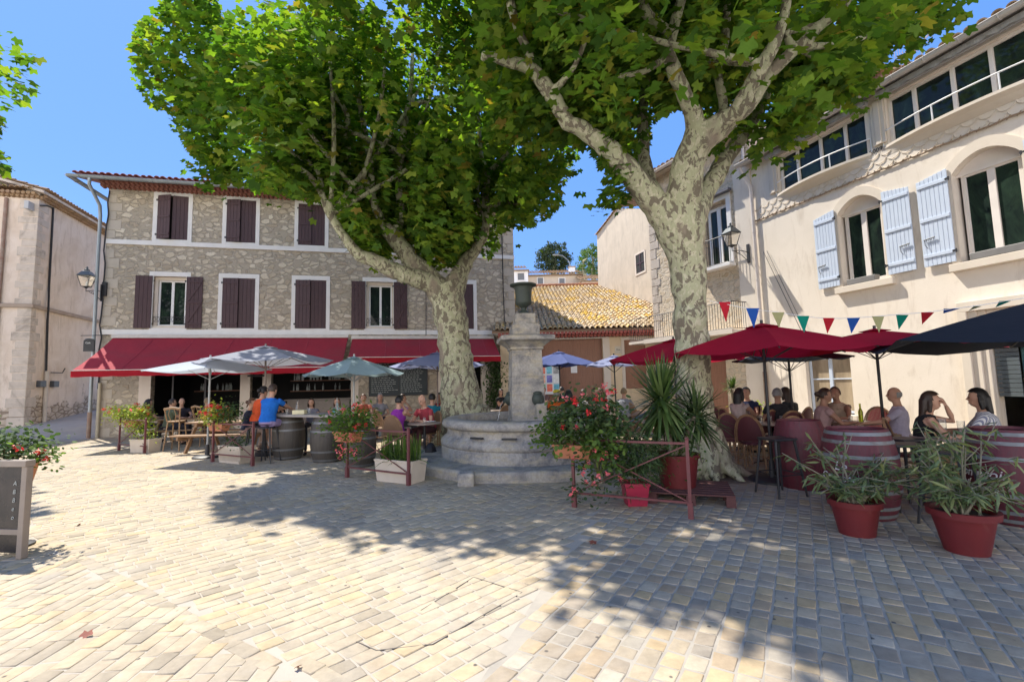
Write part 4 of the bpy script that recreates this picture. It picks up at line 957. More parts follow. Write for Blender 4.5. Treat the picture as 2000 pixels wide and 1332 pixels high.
def projn(Pn):
    c=(Pn-np.array([0,0,CAMH]))@CRi.T;return 1000+FPX*c[:,0]/-c[:,2],666-FPX*c[:,1]/-c[:,2],-c[:,2]
LIT=[(100,872),(436,905),(450,935),(520,975),(620,995),(680,1030),(770,1050),(850,1072),(960,1085),(1070,1078),(1120,1105),(1150,1170),(1185,1200),(1270,1215),(1320,1185),(1400,1185),(1450,1215),(1500,1238),(1590,1245),(1640,1285),(1700,1315),(1800,1345),(1800,3500),(-3000,3500),(-3000,1015),(60,1012),(150,1010),(225,975),(215,935),(160,925),(60,930),(-300,930),(-300,872)]
LITG=[tuple(G(x,min(y,2600))[:2]) for x,y in LIT]
def unlit(cen,R):
    g=cen[:,:2]+cen[:,2:3]*np.array([[.5,-.4]])+R.normal(0,.13,(len(cen),2));return ~(inpoly(g[:,0],g[:,1],LITG)&(R.random(len(cen))<.93))
def clearlimbs(cen,R,pk=.95):
    x,y,d=projn(cen);L=np.array(LIMBS);k=np.ones(len(cen),bool);own=R.random(len(cen))
    for lx,ly,ld,lr in L:
        if ly<-60 or lr<.05:continue
        rp=(lr+.10)/ld*FPX+(7 if lr>.07 else 2);k&=~(((x-lx)**2+(y-ly)**2<rp*rp)&(d<ld+.1)&(own<pk))
    return k
def crown(seed,c,rad,ncl,per,rcl,imgpoly,holes,flat=-1,size=.17,extra=None,shade=True,thr=-.14,clear=True):
    R=np.random.default_rng(seed);v=R.normal(0,1,(ncl*3,3));v/=np.linalg.norm(v,axis=1,keepdims=True)
    v=v*(R.uniform(0,1,(len(v),1))**(1/2.2));v=v[v[:,2]>flat]
    p=np.array(c)+v*np.array(rad)
    if extra is not None:p=np.concatenate([p,extra])
    x,y,d=projn(p);ok=(d>.5)
    inside=inpoly(x,y,imgpoly);ok&=inside
    for h in holes:ok&=~inpoly(x,y,h)
    if shade:
        s=p[:,2:3]*np.array([[.5,-.4]]);g=p[:,:2]+s+R.normal(0,.12,(len(p),2));ok&=~inpoly(g[:,0],g[:,1],LITG)
    nz=np.array([noise.noise(Vector(q)*.55) for q in p]);ok&=nz>thr
    p=p[ok][:ncl]
    cen=np.repeat(p,per,0);off=R.normal(0,1,cen.shape)*np.array([rcl,rcl,rcl*.55]);cen=cen+off
    x,y,d=projn(cen);k=(d>.4)
    for h in holes:k&=~inpoly(x,y,h)
    k&=inpoly(x,y,imgpoly)|(R.random(len(x))<.04)
    if shade:k&=unlit(cen,R)
    if clear:k&=clearlimbs(cen,R)
    cen=cen[k];out=cen-np.array(c)
    return cen,out,size
# --- tree 1 (leaning plane tree behind the fountain)
t1=thing('plane_tree','leaning plane tree with mottled trunk rising behind the stone fountain','tree',(-1.15,11.9,0),0,'plane trees on the square')
m=MB()
T=Vector((-1.15,11.9,0))
def lb(px,rad,seed,wob=.012):
    return limb(m,px,rad,seed,14,wob)
lb([(908,880,11.9),(905,815,11.9),(897,760,11.9),(890,690,11.9),(884,640,11.9),(874,585,11.9),(868,555,11.9)],[.78,.63,.50,.425,.42,.45,.46],1,.02)
for k in range(7):
    a=k*.9;c=Vector((-1.2,11.9,0));m.tube([c+Vector((math.cos(a)*.3,math.sin(a)*.3,.9)),c+Vector((math.cos(a)*.62,math.sin(a)*.62,.28)),c+Vector((math.cos(a)*1.0,math.sin(a)*1.0,-.05))],[.28,.22,.1],8)
lb([(872,590,11.9),(845,555,11.7),(800,540,11.4),(764,525,11.2),(725,508,11.0),(695,492,10.9),(677,468,10.8),(644,420,10.7),(626,375,10.6),(599,339,10.5),(554,318,10.4),(500,290,10.2)],[.4,.27,.22,.2,.175,.15,.11,.095,.08,.075,.06,.045],2)
lb([(630,385,10.6),(625,345,10.7),(605,318,10.9),(572,300,11),(530,255,11.2)],[.07,.07,.06,.05,.04],3)
lb([(872,590,11.9),(838,540,11.8),(806,512,11.7),(775,470,11.6),(755,450,11.5),(743,430,11.5),(725,378,11.4),(705,345,11.3),(688,325,11.3),(676,268,11.2),(678,225,11.1),(648,178,11.0),(630,120,11)],[.4,.27,.24,.22,.19,.12,.1,.09,.085,.08,.07,.07,.05],4)
lb([(728,385,11.4),(724,330,11.4),(718,290,11.5),(712,255,11.6),(700,185,11.7),(695,100,11.8)],[.09,.085,.08,.08,.07,.05],5)
lb([(762,465,11.6),(779,440,11.7),(781,390,11.7),(779,330,11.8),(786,270,11.8),(792,235,11.9),(802,180,12),(806,100,12.1)],[.15,.12,.11,.12,.12,.09,.08,.05],6)
lb([(795,212,11.9),(815,203,11.8),(838,196,11.7)],[.08,.07,.06],7)
lb([(876,590,11.9),(892,548,12),(908,515,12.1),(930,485,12.2),(948,450,12.2),(948,380,12.3),(952,342,12.3),(940,305,12.3),(936,255,12.4),(935,200,12.4)],[.4,.26,.2,.15,.12,.1,.09,.07,.06,.04],8)
lb([(952,340,12.3),(975,318,12.3),(990,300,12.2),(1004,288,12.1),(1015,260,12)],[.09,.07,.06,.05,.04],9)
lb([(938,415,12.2),(932,380,12.1),(936,350,12.1)],[.06,.05,.045],10)
lb([(960,405,12.3),(990,395,12.2),(1012,400,12.1)],[.06,.055,.05],11)
for k,(x,y,d) in enumerate([(560,200,9.5),(480,150,9.8),(640,60,9.3),(760,40,10),(860,90,11),(900,20,12.5),(520,60,12),(420,200,10.5),(1000,160,12.5)]):
    b=[(700,380,11.3),(790,300,11.8),(645,420,10.7)][k%3];lb([b,((b[0]+x)/2+10,(b[1]+y)/2+15,(b[2]+d)/2),(x,y,d)],[.07,.055,.04],20+k)
tr=remesh(m,.035,3,'trunk');tr.transform(Matrix.Translation(-T));obj('trunk',tr,BARK,t1,smooth=None)
IP1=[(255,110),(262,62),(300,15),(320,-20),(330,-900),(1290,-900),(1290,-10),(1120,275),(1125,320),(1112,378),(1068,428),(1050,448),(1012,440),(985,432),(965,495),(945,515),(930,470),(912,490),(880,545),(845,520),(812,500),(792,470),(740,505),(700,480),(640,400),(610,395),(560,375),(500,368),(430,340),(365,290),(335,245),(300,210),(262,160)]
H1s=[[(618,398),(660,398),(662,470),(640,480),(618,440)],[(655,488),(700,520),(760,545),(700,600),(640,560)],[(1010,452),(1130,400),(1130,470),(1010,470)]]
c1,o1,_=crown(11,(-3.6,11.2,7.4),(6.0,4.6,3.9),2200,15,.40,IP1,H1s,flat=-.93,thr=-.06)
sp=[]
RR=np.random.default_rng(3)
for (x,y,d,r,n) in[(760,430,11.3,.5,26),(830,480,11.6,.45,26),(880,500,11.6,.4,22),(700,440,11,.35,14),(800,370,11.4,.7,40),(860,400,11.5,.7,44),(1000,380,12.2,.6,40),(1060,340,12.4,.5,30),(430,325,10.6,.3,12),(745,480,11.3,.25,8),(640,340,10.6,.45,16),(900,440,12,.45,24),(555,330,10.2,.4,14)]:
    q=np.array(P(x,y,d));sp.append(q+RR.normal(0,1,(n,3))*r*.6)
sp=np.concatenate(sp);spc=np.repeat(sp,16,0)+RR.normal(0,1,(len(sp)*16,3))*np.array([.22,.22,.16])
x,y,d=projn(spc);k=np.ones(len(spc),bool)
for h in H1s:k&=~inpoly(x,y,h)
k&=clearlimbs(spc,RR)&unlit(spc,RR)
spc=spc[k]
_e=[]
for (x_,y_,d_,n_) in[(282,55,10.3,7),(300,125,10.3,9),(330,175,10.3,10),(362,240,10.3,10),(318,28,10.4,8),(350,95,10.5,12),(405,290,10.4,8),(390,180,10.5,12),(272,105,10.2,4),(300,200,10.3,3),(440,60,10.8,14),(400,30,10.8,14),(350,10,10.6,12)]:
    _e.append(np.array(P(x_,y_,d_))+RR.normal(0,1,(n_,3))*np.array([.24,.5,.24]))
_e=np.concatenate(_e);_e=np.repeat(_e,14,0)+RR.normal(0,1,(len(_e)*14,3))*np.array([.2,.3,.15])
x,y,d=projn(_e);_e=_e[inpoly(x,y,IP1)];spc=np.concatenate([spc,_e])
cen=np.concatenate([c1,spc]);out=np.concatenate([o1,spc-np.array((-3.6,11.2,5))])
me=leafmesh('crown',cen,.14,2,outdir=out);me.transform(Matrix.Translation(-T));obj('crown',me,LEAF,t1)
print('tree1 leaves',len(cen))
# --- tree 2 (right plane tree, near)
t2=thing('plane_tree','nearer plane tree with pale mottled trunk between the potted yucca and the right hand terrace','tree',(3.0,7.5,0),0,'plane trees on the square')
T=Vector((3.0,7.5,0));m=MB()
lb([(1382,960,7.5),(1370,900,7.5),(1360,820,7.5),(1353,700,7.45),(1348,600,7.4),(1342,520,7.4),(1334,450,7.35),(1330,410,7.3)],[.34,.30,.28,.27,.27,.285,.35,.36],31,.012)
for k in range(9):
    a=k*.72+.3;c=Vector((3.05,7.5,0));L=.62 if k%2 else .48
    if k in(8,0):L=.72
    m.tube([c+Vector((math.cos(a)*.12,math.sin(a)*.12,.7)),c+Vector((math.cos(a)*.33,math.sin(a)*.33,.18)),c+Vector((math.cos(a)*L,math.sin(a)*L,-.03))],[.16,.11,.035],8)
lb([(1325,455,7.35),(1289,415,7.25),(1245,355,7.1),(1205,305,7.0),(1169,277,6.9),(1135,250,6.8),(1110,242,6.75),(1092,210,6.7),(1075,185,6.65),(1043,140,6.6),(1015,127,6.55),(1000,124,6.5),(962,112,6.4),(940,109,6.35)],[.33,.24,.19,.17,.15,.125,.12,.12,.115,.11,.09,.085,.07,.075],32)
lb([(1048,145,6.6),(1038,115,6.6),(1025,85,6.5),(1008,50,6.4),(998,15,6.3),(985,-60,6.2)],[.1,.075,.07,.065,.07,.05],33)
lb([(1330,450,7.35),(1335,380,7.15),(1345,320,7.0),(1362,280,6.9),(1370,245,6.8)],[.36,.27,.25,.24,.22],34)
lb([(1368,262,6.85),(1352,222,6.7),(1330,172,6.5),(1315,135,6.4),(1306,108,6.3),(1313,60,6.2),(1325,20,6.1),(1345,-60,6.0)],[.19,.13,.11,.11,.1,.085,.075,.06],35)
lb([(1312,72,6.2),(1290,50,6.1),(1262,25,6.0),(1245,-40,5.9)],[.08,.07,.08,.06],36)
lb([(1375,265,6.85),(1405,240,6.75),(1437,218,6.6),(1470,160,6.4),(1490,125,6.3),(1511,88,6.2),(1530,40,6.1),(1545,-50,6.0)],[.2,.16,.13,.115,.11,.09,.07,.06],37)
lb([(1380,275,6.9),(1425,240,6.8),(1468,195,6.7),(1495,155,6.6),(1530,118,6.5),(1560,92,6.4),(1600,52,6.3),(1645,12,6.2),(1690,-60,6.0)],[.16,.13,.12,.1,.09,.08,.075,.08,.06],38)
lb([(1548,92,6.4),(1535,66,6.4),(1560,58,6.4),(1590,50,6.3)],[.06,.05,.05,.04],39)
lb([(1345,430,7.4),(1375,380,7.7),(1405,330,7.9),(1432,292,8.1),(1468,240,8.3),(1500,180,8.6)],[.28,.18,.16,.13,.12,.08],40)
lb([(1415,240,7.0),(1412,200,7.0),(1404,160,7.0),(1400,130,7.0),(1413,98,6.9),(1419,40,6.9),(1421,-60,6.8)],[.07,.075,.07,.08,.07,.065,.05],41)
lb([(1310,440,7.5),(1285,390,7.8),(1263,335,8.0),(1255,260,8.2),(1256,210,8.3),(1262,140,8.4)],[.25,.14,.12,.1,.1,.07],42)
for k,(x,y,d) in enumerate([(1150,60,6),(1200,150,6.4),(1080,20,5.6),(1450,40,5.4),(1560,180,7.5),(1620,120,7.2),(1720,60,6.5),(1230,90,7.8),(1350,120,5.4),(1100,150,8)]):
    if k in(3,4,8,9):continue
    b=[(1075,185,6.65),(1306,108,6.3),(1490,125,6.3),(1560,92,6.4),(1255,250,8.2)][k%5] if k not in(5,6) else (1560,92,6.4)
    lb([b,((b[0]+x)/2+8,(b[1]+y)/2+10,(b[2]+d)/2),(x,y,d)],[.06,.045,.04],60+k)
tr=remesh(m,.028,3,'trunk');tr.transform(Matrix.Translation(-T));obj('trunk',tr,BARK,t2)
IP2=[(930,-900),(930,110),(960,190),(1100,262),(1118,285),(1150,262),(1180,330),(1216,352),(1180,372),(1185,395),(1215,400),(1240,362),(1262,340),(1300,320),(1300,300),(1270,285),(1272,262),(1292,228),(1330,215),(1352,235),(1358,262),(1400,300),(1440,300),(1452,272),(1470,255),(1520,232),(1580,236),(1625,200),(1655,182),(1685,178),(1695,140),(1715,108),(1735,75),(1760,58),(1800,52),(1825,38),(1845,5),(1850,-900)]
H2s=[[(1265,350),(1262,300),(1270,260),(1284,225),(1330,208),(1352,222),(1345,300),(1305,320)],[(1120,300),(1150,280),(1182,340),(1165,410),(1120,380)],[(1740,125),(1700,40),(1790,60),(1850,70),(1850,200),(1700,200)][:0]]
H2s=[h for h in H2s if h]
c2,o2,_=crown(12,(2.6,7.0,7.2),(5.6,3.7,3.6),1500,19,.38,IP2,H2s,flat=-.95,thr=-.07)
sp=[]
for (x,y,d,r,n) in[(1150,200,7.2,.45,26),(1190,245,7,.4,30),(1230,290,7,.3,24),(1200,370,7,.14,6),(1225,330,7.1,.2,10),(1520,200,7.6,.5,34),(1580,170,7.5,.45,30),(1640,150,7.2,.4,26),(1440,270,7.4,.25,14),(1500,235,7.5,.3,14),(1790,30,6.8,.3,9),(1735,60,6.8,.3,10),(1830,20,6.6,.2,4),(1330,165,7.6,.4,20),(1240,180,7.6,.5,28),(1060,230,7.2,.4,18),(1000,200,7,.45,20),(1380,60,6.8,.6,30),(1460,110,7.4,.5,26)]:
    q=np.array(P(x,y,d));sp.append(q+RR.normal(0,1,(n,3))*r*.55)
sp=np.concatenate(sp);spc=np.repeat(sp,19,0)+RR.normal(0,1,(len(sp)*19,3))*np.array([.2,.2,.14])
x,y,d=projn(spc);k=np.ones(len(spc),bool)
for h in H2s:k&=~inpoly(x,y,h)
k&=clearlimbs(spc,RR)&unlit(spc,RR)
spc=spc[k];OV_,_o,_s=crown(14,(.2,6.9,8.9),(5.6,3.5,1.6),1050,17,.36,[(-4000,-6000),(6000,-6000),(6000,-30),(-4000,-30)],[],flat=-1,clear=False,thr=-.12);c2=np.concatenate([c2,OV_]);o2=np.concatenate([o2,_o]);cen=np.concatenate([c2,spc]);out=np.concatenate([o2,spc-np.array((2.6,7.0,5))])
me=leafmesh('crown',cen,.115,3,outdir=out);me.transform(Matrix.Translation(-T));obj('crown',me,LEAF,t2)
print('tree2 leaves',len(cen))
# --- tree 3, trunk outside the frame at the left
t3=thing('plane_tree','plane tree at the left edge of the view, only its bright outer leaves reaching in','tree',(-14.2,8.2,0),0,'plane trees on the square')
T=Vector((-14.2,8.2,0));m=MB()
pts,rr=spline([(-14.2,8.2,-.1),(-14.1,8.2,2.5),(-14.0,8.3,4)],[.5,.36,.4]);m.tube(pts,rr,14)
for a,b,cc in[(-11.5,9.5,7.5),(-16,10,8),(-13,6,8),(-14,9,9),(-11.0,8.6,6)]:
    pts,rr=spline([(-14.0,8.3,3.9),((-14+a)/2,(8.3+b)/2,(4+cc)/2+.5),(a,b,cc)],[.28,.16,.06]);m.tube(pts,rr,10)
tr=remesh(m,.04,3,'trunk');tr.transform(Matrix.Translation(-T));obj('trunk',tr,BARK,t3)
IP3=[(-900,-900),(88,-900),(82,0),(60,25),(86,70),(80,115),(60,150),(70,195),(60,212),(35,208),(15,215),(10,245),(-5,250),(-5,290),(12,305),(22,330),(8,352),(-60,360),(-900,360)]
v=RR.normal(0,1,(900,3));v/=np.linalg.norm(v,axis=1,keepdims=True);v*=RR.uniform(0,1,(900,1))**.45
p=np.array((-13.2,8.9,7.2))+v*np.array((4.6,3.8,3));x,y,d=projn(p);p=p[inpoly(x,y,IP3)|(d<0)|(x<-20)]
g=p[:,:2]+p[:,2:3]*np.array([[.5,-.4]]);p=p[~inpoly(g[:,0],g[:,1],LITG)]
cen=np.repeat(p,16,0)+RR.normal(0,1,(len(p)*16,3))*np.array([.33,.33,.2]);x,y,d=projn(cen);cen=cen[inpoly(x,y,IP3)|(d<0)|(x<-20)];me=leafmesh('crown',cen,.16,4);me.transform(Matrix.Translation(-T));obj('crown',me,LEAF,t3)
# --- distant conifer and shrub tree
def fartree(lbl,px,py,D,r,mat,seed,n,kind):
    c=P(px,py,D);t=thing(kind,lbl,'tree',(c.x,c.y,0))
    R=np.random.default_rng(seed);v=R.normal(0,1,(n,3));v/=np.linalg.norm(v,axis=1,keepdims=True);v*=R.uniform(.3,1,(n,1))**.5
    nz=np.array([noise.noise(Vector(q)*2.2) for q in v]);v=v*(1+.35*nz[:,None]);p=np.array([0,0,c.z])+v*np.array(r)
    cen=np.repeat(p,14,0)+R.normal(0,1,(n*14,3))*r[0]*.07
    obj('crown',leafmesh('crown',cen,r[0]*.085,seed,tmpl=OV,up=.3),mat,t)
    m=MB();m.tube([(0,0,0),(0,0,c.z-r[2]*.6),(0,0,c.z+r[2]*.3)],[.35,.3,.1],8)
    for k in range(6):a=k*1.1;m.tube([(0,0,c.z-r[2]*.6+.3*k),(math.cos(a)*r[0]*.6,math.sin(a)*r[0]*.6,c.z-r[2]*.3+.3*k)],[.12,.04],6)
    obj('trunk',m,BARK,t)
fartree('dark round conifer on the skyline above the distant roofs',1082,506,60,(2.3,2.2,2.2),PINEM,5,420,'pine_tree')
fartree('light green tree on the skyline against the gabled house',1158,512,56,(1.9,2.2,2.2),PINEL,6,330,'tree')
fartree('low green bush between the conifer and the chimney stack',1140,528,52,(.9,.9,.7),PINEL,7,120,'bush')
# ================= FOUNTAIN
FSTONE=NB('fountain_stone')
def _fs():
    b=FSTONE;co=b.coord();f=b.noise(co,2.2,7,.7,.4);col=b.ramp(f,[(.3,(.50,.46,.39)),(.47,(.38,.355,.32)),(.62,(.19,.185,.185))])
    f2=b.noise(b.coord((1.5,1.5,4)),1.8,6,.7);col=b.mix(b.ramp(f2,[(.5,(0,0,0)),(.62,(1,1,1))]),col,(.42,.37,.28))
    col=b.mix(.5,col,b.ramp(b.noise(co,26,6,.7),[(.3,(.55,.55,.55)),(.7,(1.25,1.25,1.25))]),'MULTIPLY')
    b.col(col);b.set(Roughness=.88,Specular_IOR_Level=.25);b.bump(b.math('ADD',b.noise(co,30,6,.7),b.noise(co,5,4)),.45,.015)
_fs();FS=FSTONE.m
FC=Vector((.26,9.5,0))
t=thing('fountain','round grey stone fountain with pillar, iron urn and bronze spout','fountain',FC)
m=MB();oc=[(2.5*math.cos(PI/8*0+PI*2*k/8+.38),2.35*math.sin(PI*2*k/8+.38)) for k in range(8)]
m.slab(oc,-.05,.17);o=obj('plinth',m,FS,t,bevel=.05)
for k in range(8):
    a=oc[k];m=MB();m.slab([(a[0]*1.03-.13,a[1]*1.03-.13),(a[0]*1.03+.13,a[1]*1.03-.13),(a[0]*1.03+.13,a[1]*1.03+.13),(a[0]*1.03-.13,a[1]*1.03+.13)],-.02,.2);obj('corner_block',m,FS,t,bevel=.04)
def stonejoint(a,z):
    q=(a*18/(2*PI))%1;return 1-(.008 if min(q,1-q)<.035 else 0)
pr=[(1.72,.15),(1.72,.36),(1.70,.385),(1.72,.40),(1.735,.44),(1.72,.50),(1.66,.555),(1.61,.58),(1.60,.60),(1.60,.68),(1.61,.71),(1.67,.73),(1.70,.76),(1.705,.81),(1.68,.86),(1.62,.885),(1.40,.89),(1.38,.87),(1.37,.4)]
m=MB();m.lathe(pr,216,mod=stonejoint,cap=False);obj('basin',m,FS,t,smooth=50)
m=MB();m.lathe([(.01,.74),(1.375,.74)],64,cap=False)
WAT=NB('fountain_water');WAT.col((.03,.05,.045));WAT.set(Roughness=.04,Specular_IOR_Level=.8);WAT.bump(WAT.noise(WAT.coord(),9,2),.3,.02)
obj('water_surface',m,WAT.m,t)
sq=lambda h0,z:[( -h0,-h0),(h0,-h0),(h0,h0),(-h0,h0)]
def sqstack(m,prof,rz=.12):
    M=Matrix.Rotation(rz,4,'Z')
    for i in range(len(prof)-1):
        (a,z0),(b,z1)=prof[i],prof[i+1]
        if z1-z0<1e-5:z1=z0+.0005
        m.add([(-a,-a,z0),(a,-a,z0),(a,a,z0),(-a,a,z0),(-b,-b,z1),(b,-b,z1),(b,b,z1),(-b,b,z1)],[(0,1,5,4),(1,2,6,5),(2,3,7,6),(3,0,4,7)],M)
    (b,z1)=prof[-1];m.add([(-b,-b,z1),(b,-b,z1),(b,b,z1),(-b,b,z1)],[(0,1,2,3)],M)
m=MB();sqstack(m,[(.36,.3),(.36,.80),(.335,.84),(.33,1.30),(.318,1.302),(.318,1.312),(.328,1.315),(.32,1.66),(.31,1.662),(.31,1.67),(.318,1.674),(.30,2.22)]);obj('pillar',m,FS,t,bevel=.012)
m=MB();sqstack(m,[(.30,2.2),(.33,2.22),(.33,2.26),(.37,2.30),(.45,2.36),(.52,2.39),(.535,2.40),(.535,2.47),(.50,2.49),(.3,2.52)]);obj('capital',m,FS,t,bevel=.008)
m=MB();sqstack(m,[(.28,2.52),(.28,2.70),(.26,2.74),(.21,2.75),(.21,2.95),(.20,2.96)]);obj('pedestal',m,FS,t,bevel=.012)
URN=pm('verdigris_iron',(.05,.065,.05),(.035,.045,.04),6,.6,.2)
m=MB();m.lathe([(.15,2.96),(.15,2.99),(.09,3.01),(.05,3.06),(.05,3.09),(.10,3.13),(.16,3.17),(.175,3.22),(.165,3.30),(.18,3.48),(.20,3.53),(.275,3.56),(.28,3.59),(.24,3.60),(.17,3.55),(.1,3.5)],28);obj('urn',m,URN,t,smooth=45)
for (sx,sy,ang) in((.22,-.36,-.95),(-.32,.1,PI+.1)):
    m=MB();m.ball((sx*1.02,sy,1.22),(.12,.12,.14),12,8);m.tube([(sx,sy,1.2),(sx+.16*math.cos(ang),sy+.16*math.sin(ang),1.17)],[.05,.03],8);m.ball((sx+.07*math.cos(ang+.5),sy+.07*math.sin(ang+.5),1.28),(.04,.04,.03));m.ball((sx,sy,1.34),(.09,.09,.04))
    sp_=obj('spout_mask',m,URN,t,smooth=60)
    m=MB();q=[(sx+(.16+.13*k/8)*math.cos(ang),sy+(.16+.13*k/8)*math.sin(ang),1.16-.43*(k/8)**1.6) for k in range(9)];m.tube(q,.007,6)
    obj('water_jet',m,CGLASS,sp_,smooth=60)
for a in(-2.15,-1.78,-1.35,-.9):
    m=MB();c=Vector((1.665*math.cos(a),1.665*math.sin(a),.61));tx=Vector((-math.sin(a),math.cos(a),0));m.bar(c-tx*.13,c+tx*.13,.05,.03);obj('iron_bar',m,IRON,t)
m=MB();m.cbox((.27,-.40,.84),(.2,.3,.6),.12);obj('spout_block',m,FS,t,bevel=.03)
# ================= FURNITURE BUILDERS
def bmat(n,c,c2):
    return pm(n,c,c2,5,.55,.35,.006,stretch=(8,8,.8),dirt=tuple(k*.45+.02 for k in c))
BRB=bmat('weathered_barrel',(.085,.07,.055),(.05,.042,.036));BRR=bmat('maroon_barrel',(.13,.018,.03),(.09,.014,.022))
HOOP=pm('hoop_steel',(.20,.205,.205),(.13,.135,.14),9,.5,.1,metal=.4);HOOPL=pm('pale_hoop',(.23,.245,.25),(.16,.17,.17),9,.5,.3,metal=.2,dirt=(.14,.09,.07))
def barrel(name,label,loc,rz=0,h=.93,r0=.27,r1=.345,mat=BRB,hm=HOOP,group=None,zs=(.05,.24,.69,.88),hw=.02):
    t=thing('barrel',label,'barrel',loc,rz,group);n=112
    def rad(z):q=2*z/h-1;return r0+(r1-r0)*(1-q*q)
    m=MB();m.lathe([(rad(h*k/14),h*k/14) for k in range(15)]+[(r0-.02,h),(r0-.025,h-.03),(.01,h-.03)],n,mod=lambda a,z:1-(.006 if int(round(a/(2*PI)*n))%4==0 else 0))
    obj('barrel_body',m,mat,t,smooth=35)
    for z in zs:
        z*=h;m=MB();m.lathe([(rad(z-hw)+.001,z-hw),(rad(z-hw)+.006,z-hw),(rad(z+hw)+.006,z+hw),(rad(z+hw)+.001,z+hw)],56,cap=False);obj('hoop',m,hm,t,smooth=35)
    return t,rad
def roundtable(label,loc,r=.35,h=.74,top=None,group='round tables on the terraces',cat='table'):
    t=thing('bistro_table',label,cat,loc,rnd.random()*3,group)
    m=MB();m.lathe([(r-.01,h-.03),(r,h-.02),(r,h-.004),(r-.006,h)],40);obj('tabletop',m,top or TTOP,t)
    m=MB();m.tube([(0,0,h-.03),(0,0,.05)],.028,10);obj('column',m,IRON,t,smooth=40)
    for k in range(4):
        a=k*PI/2;m=MB();m.tube([(0,0,.12),(.16*math.cos(a),.16*math.sin(a),.06),(.3*math.cos(a),.3*math.sin(a),.015)],[.022,.018,.014],6);obj('foot',m,IRON,t,smooth=40)
    return t
TTOP=pm('worn_table_top',(.38,.30,.24),(.30,.24,.2),4,.35,.1,stretch=(4,1,1))
RATT=pm('rattan_cane',(.40,.25,.13),(.22,.12,.07),12,.5,.2);
def weave(name,c1,c2):
    b=NB(name);co=b.coord((1,1,1));w=b.n('TexWave');w.inputs['Scale'].default_value=22;w.bands_direction='Z';b.l(co,w.inputs[0]);w2=b.n('TexWave');w2.inputs['Scale'].default_value=16;w2.bands_direction='Y';b.l(co,w2.inputs[0])
    col=b.mix(b.math('GREATER_THAN',b.math('MULTIPLY',w.outputs[1],w2.outputs[1]),.33),c1,c2);b.col(col);b.set(Roughness=.6);b.bump(w.outputs[1],.5,.004);MATS[name]=b.m;return b.m
WEAVE=weave('maroon_weave',(.09,.02,.03),(.16,.045,.05));WEAVER=weave('red_stripe_weave',(.45,.03,.03),(.6,.5,.4))
def rattan_chair(wv=WEAVE):
    t=thing('rattan_chair','x','chair')
    m=MB();m.lathe([(.20,.43),(.215,.435),(.215,.455),(.20,.462)],24);obj('seat',m,wv,t,smooth=40)
    hoop=[(-.20-.10*(math.sin(PI*k/14)),.205*math.cos(PI*k/14),.46+.46*math.sin(PI*k/14)**.75) for k in range(15)]
    m=MB();m.tube(hoop,.014,6);m.tube([(x-.012,y*1.13,z+.015 if z>.47 else z) for x,y,z in hoop],.011,6);obj('back_hoop',m,RATT,t,smooth=50)
    m=MB();vs=[];n=10
    for i in range(n+1):
        for j in range(2):
            pass
    inner=[(-.205-.10*math.sin(PI*k/14),.19*math.cos(PI*k/14),.5+.41*math.sin(PI*k/14)**.75) for k in range(15)]
    cx=sum(p[0] for p in inner)/15;m.add(inner+[(cx-.02,0,.64)],[(k,k+1,15) for k in range(14)]+[(14,0,15)])
    m.add([(p[0]-.01,p[1],p[2]) for p in inner]+[(cx-.03,0,.64)],[(k+1,k,15) for k in range(14)]+[(0,14,15)]);obj('woven_back',m,wv,t,smooth=60)
    for sx,sy,z1 in((.17,.16,.45),(.17,-.16,.45),(-.19,.19,.47),(-.19,-.19,.47)):
        m=MB();m.tube([(sx,sy,z1),(sx*1.18,sy*1.15,0)],[.014,.012],6);obj('leg',m,RATT,t,smooth=50)
    m=MB();q=[(.185,.17,.2),(-.2,.2,.2),(-.2,-.2,.2),(.185,-.17,.2),(.185,.17,.2)];m.tube(q,.008,5)
    for s in(-1,1):m.tube([(.2,.18*s,.05),(.19,.17*s,.3),(.05,.17*s,.42)],.007,5)
    obj('stretcher',m,RATT,t,smooth=50);return t
def metal_stool(h=.74,mat=None,seatr=.16,sq=True,label='x'):
    mat=mat or IRON;t=thing('bar_stool',label,'stool')
    m=MB()
    if sq:m.box(-seatr,seatr,-seatr,seatr,h-.03,h)
    else:m.lathe([(seatr-.01,h-.035),(seatr,h-.03),(seatr,h-.008),(seatr-.01,h)],24)
    obj('seat',m,mat,t,bevel=.008)
    for sx in(-1,1):
        for sy in(-1,1):
            m=MB();m.tube([(sx*(seatr-.03),sy*(seatr-.03),h-.03),(sx*(seatr+.04),sy*(seatr+.04),0)],[.019,.014],6);obj('leg',m,mat,t,smooth=50)
    m=MB();r=seatr+.02;q=[(r,r,.28),(-r,r,.28),(-r,-r,.28),(r,-r,.28),(r,r,.28)];m.tube(q,.008,5);obj('footrest',m,mat,t,smooth=50);return t
WOOD=pm('cafe_wood',(.36,.22,.11),(.27,.16,.08),6,.45,.15,stretch=(3,3,.6))
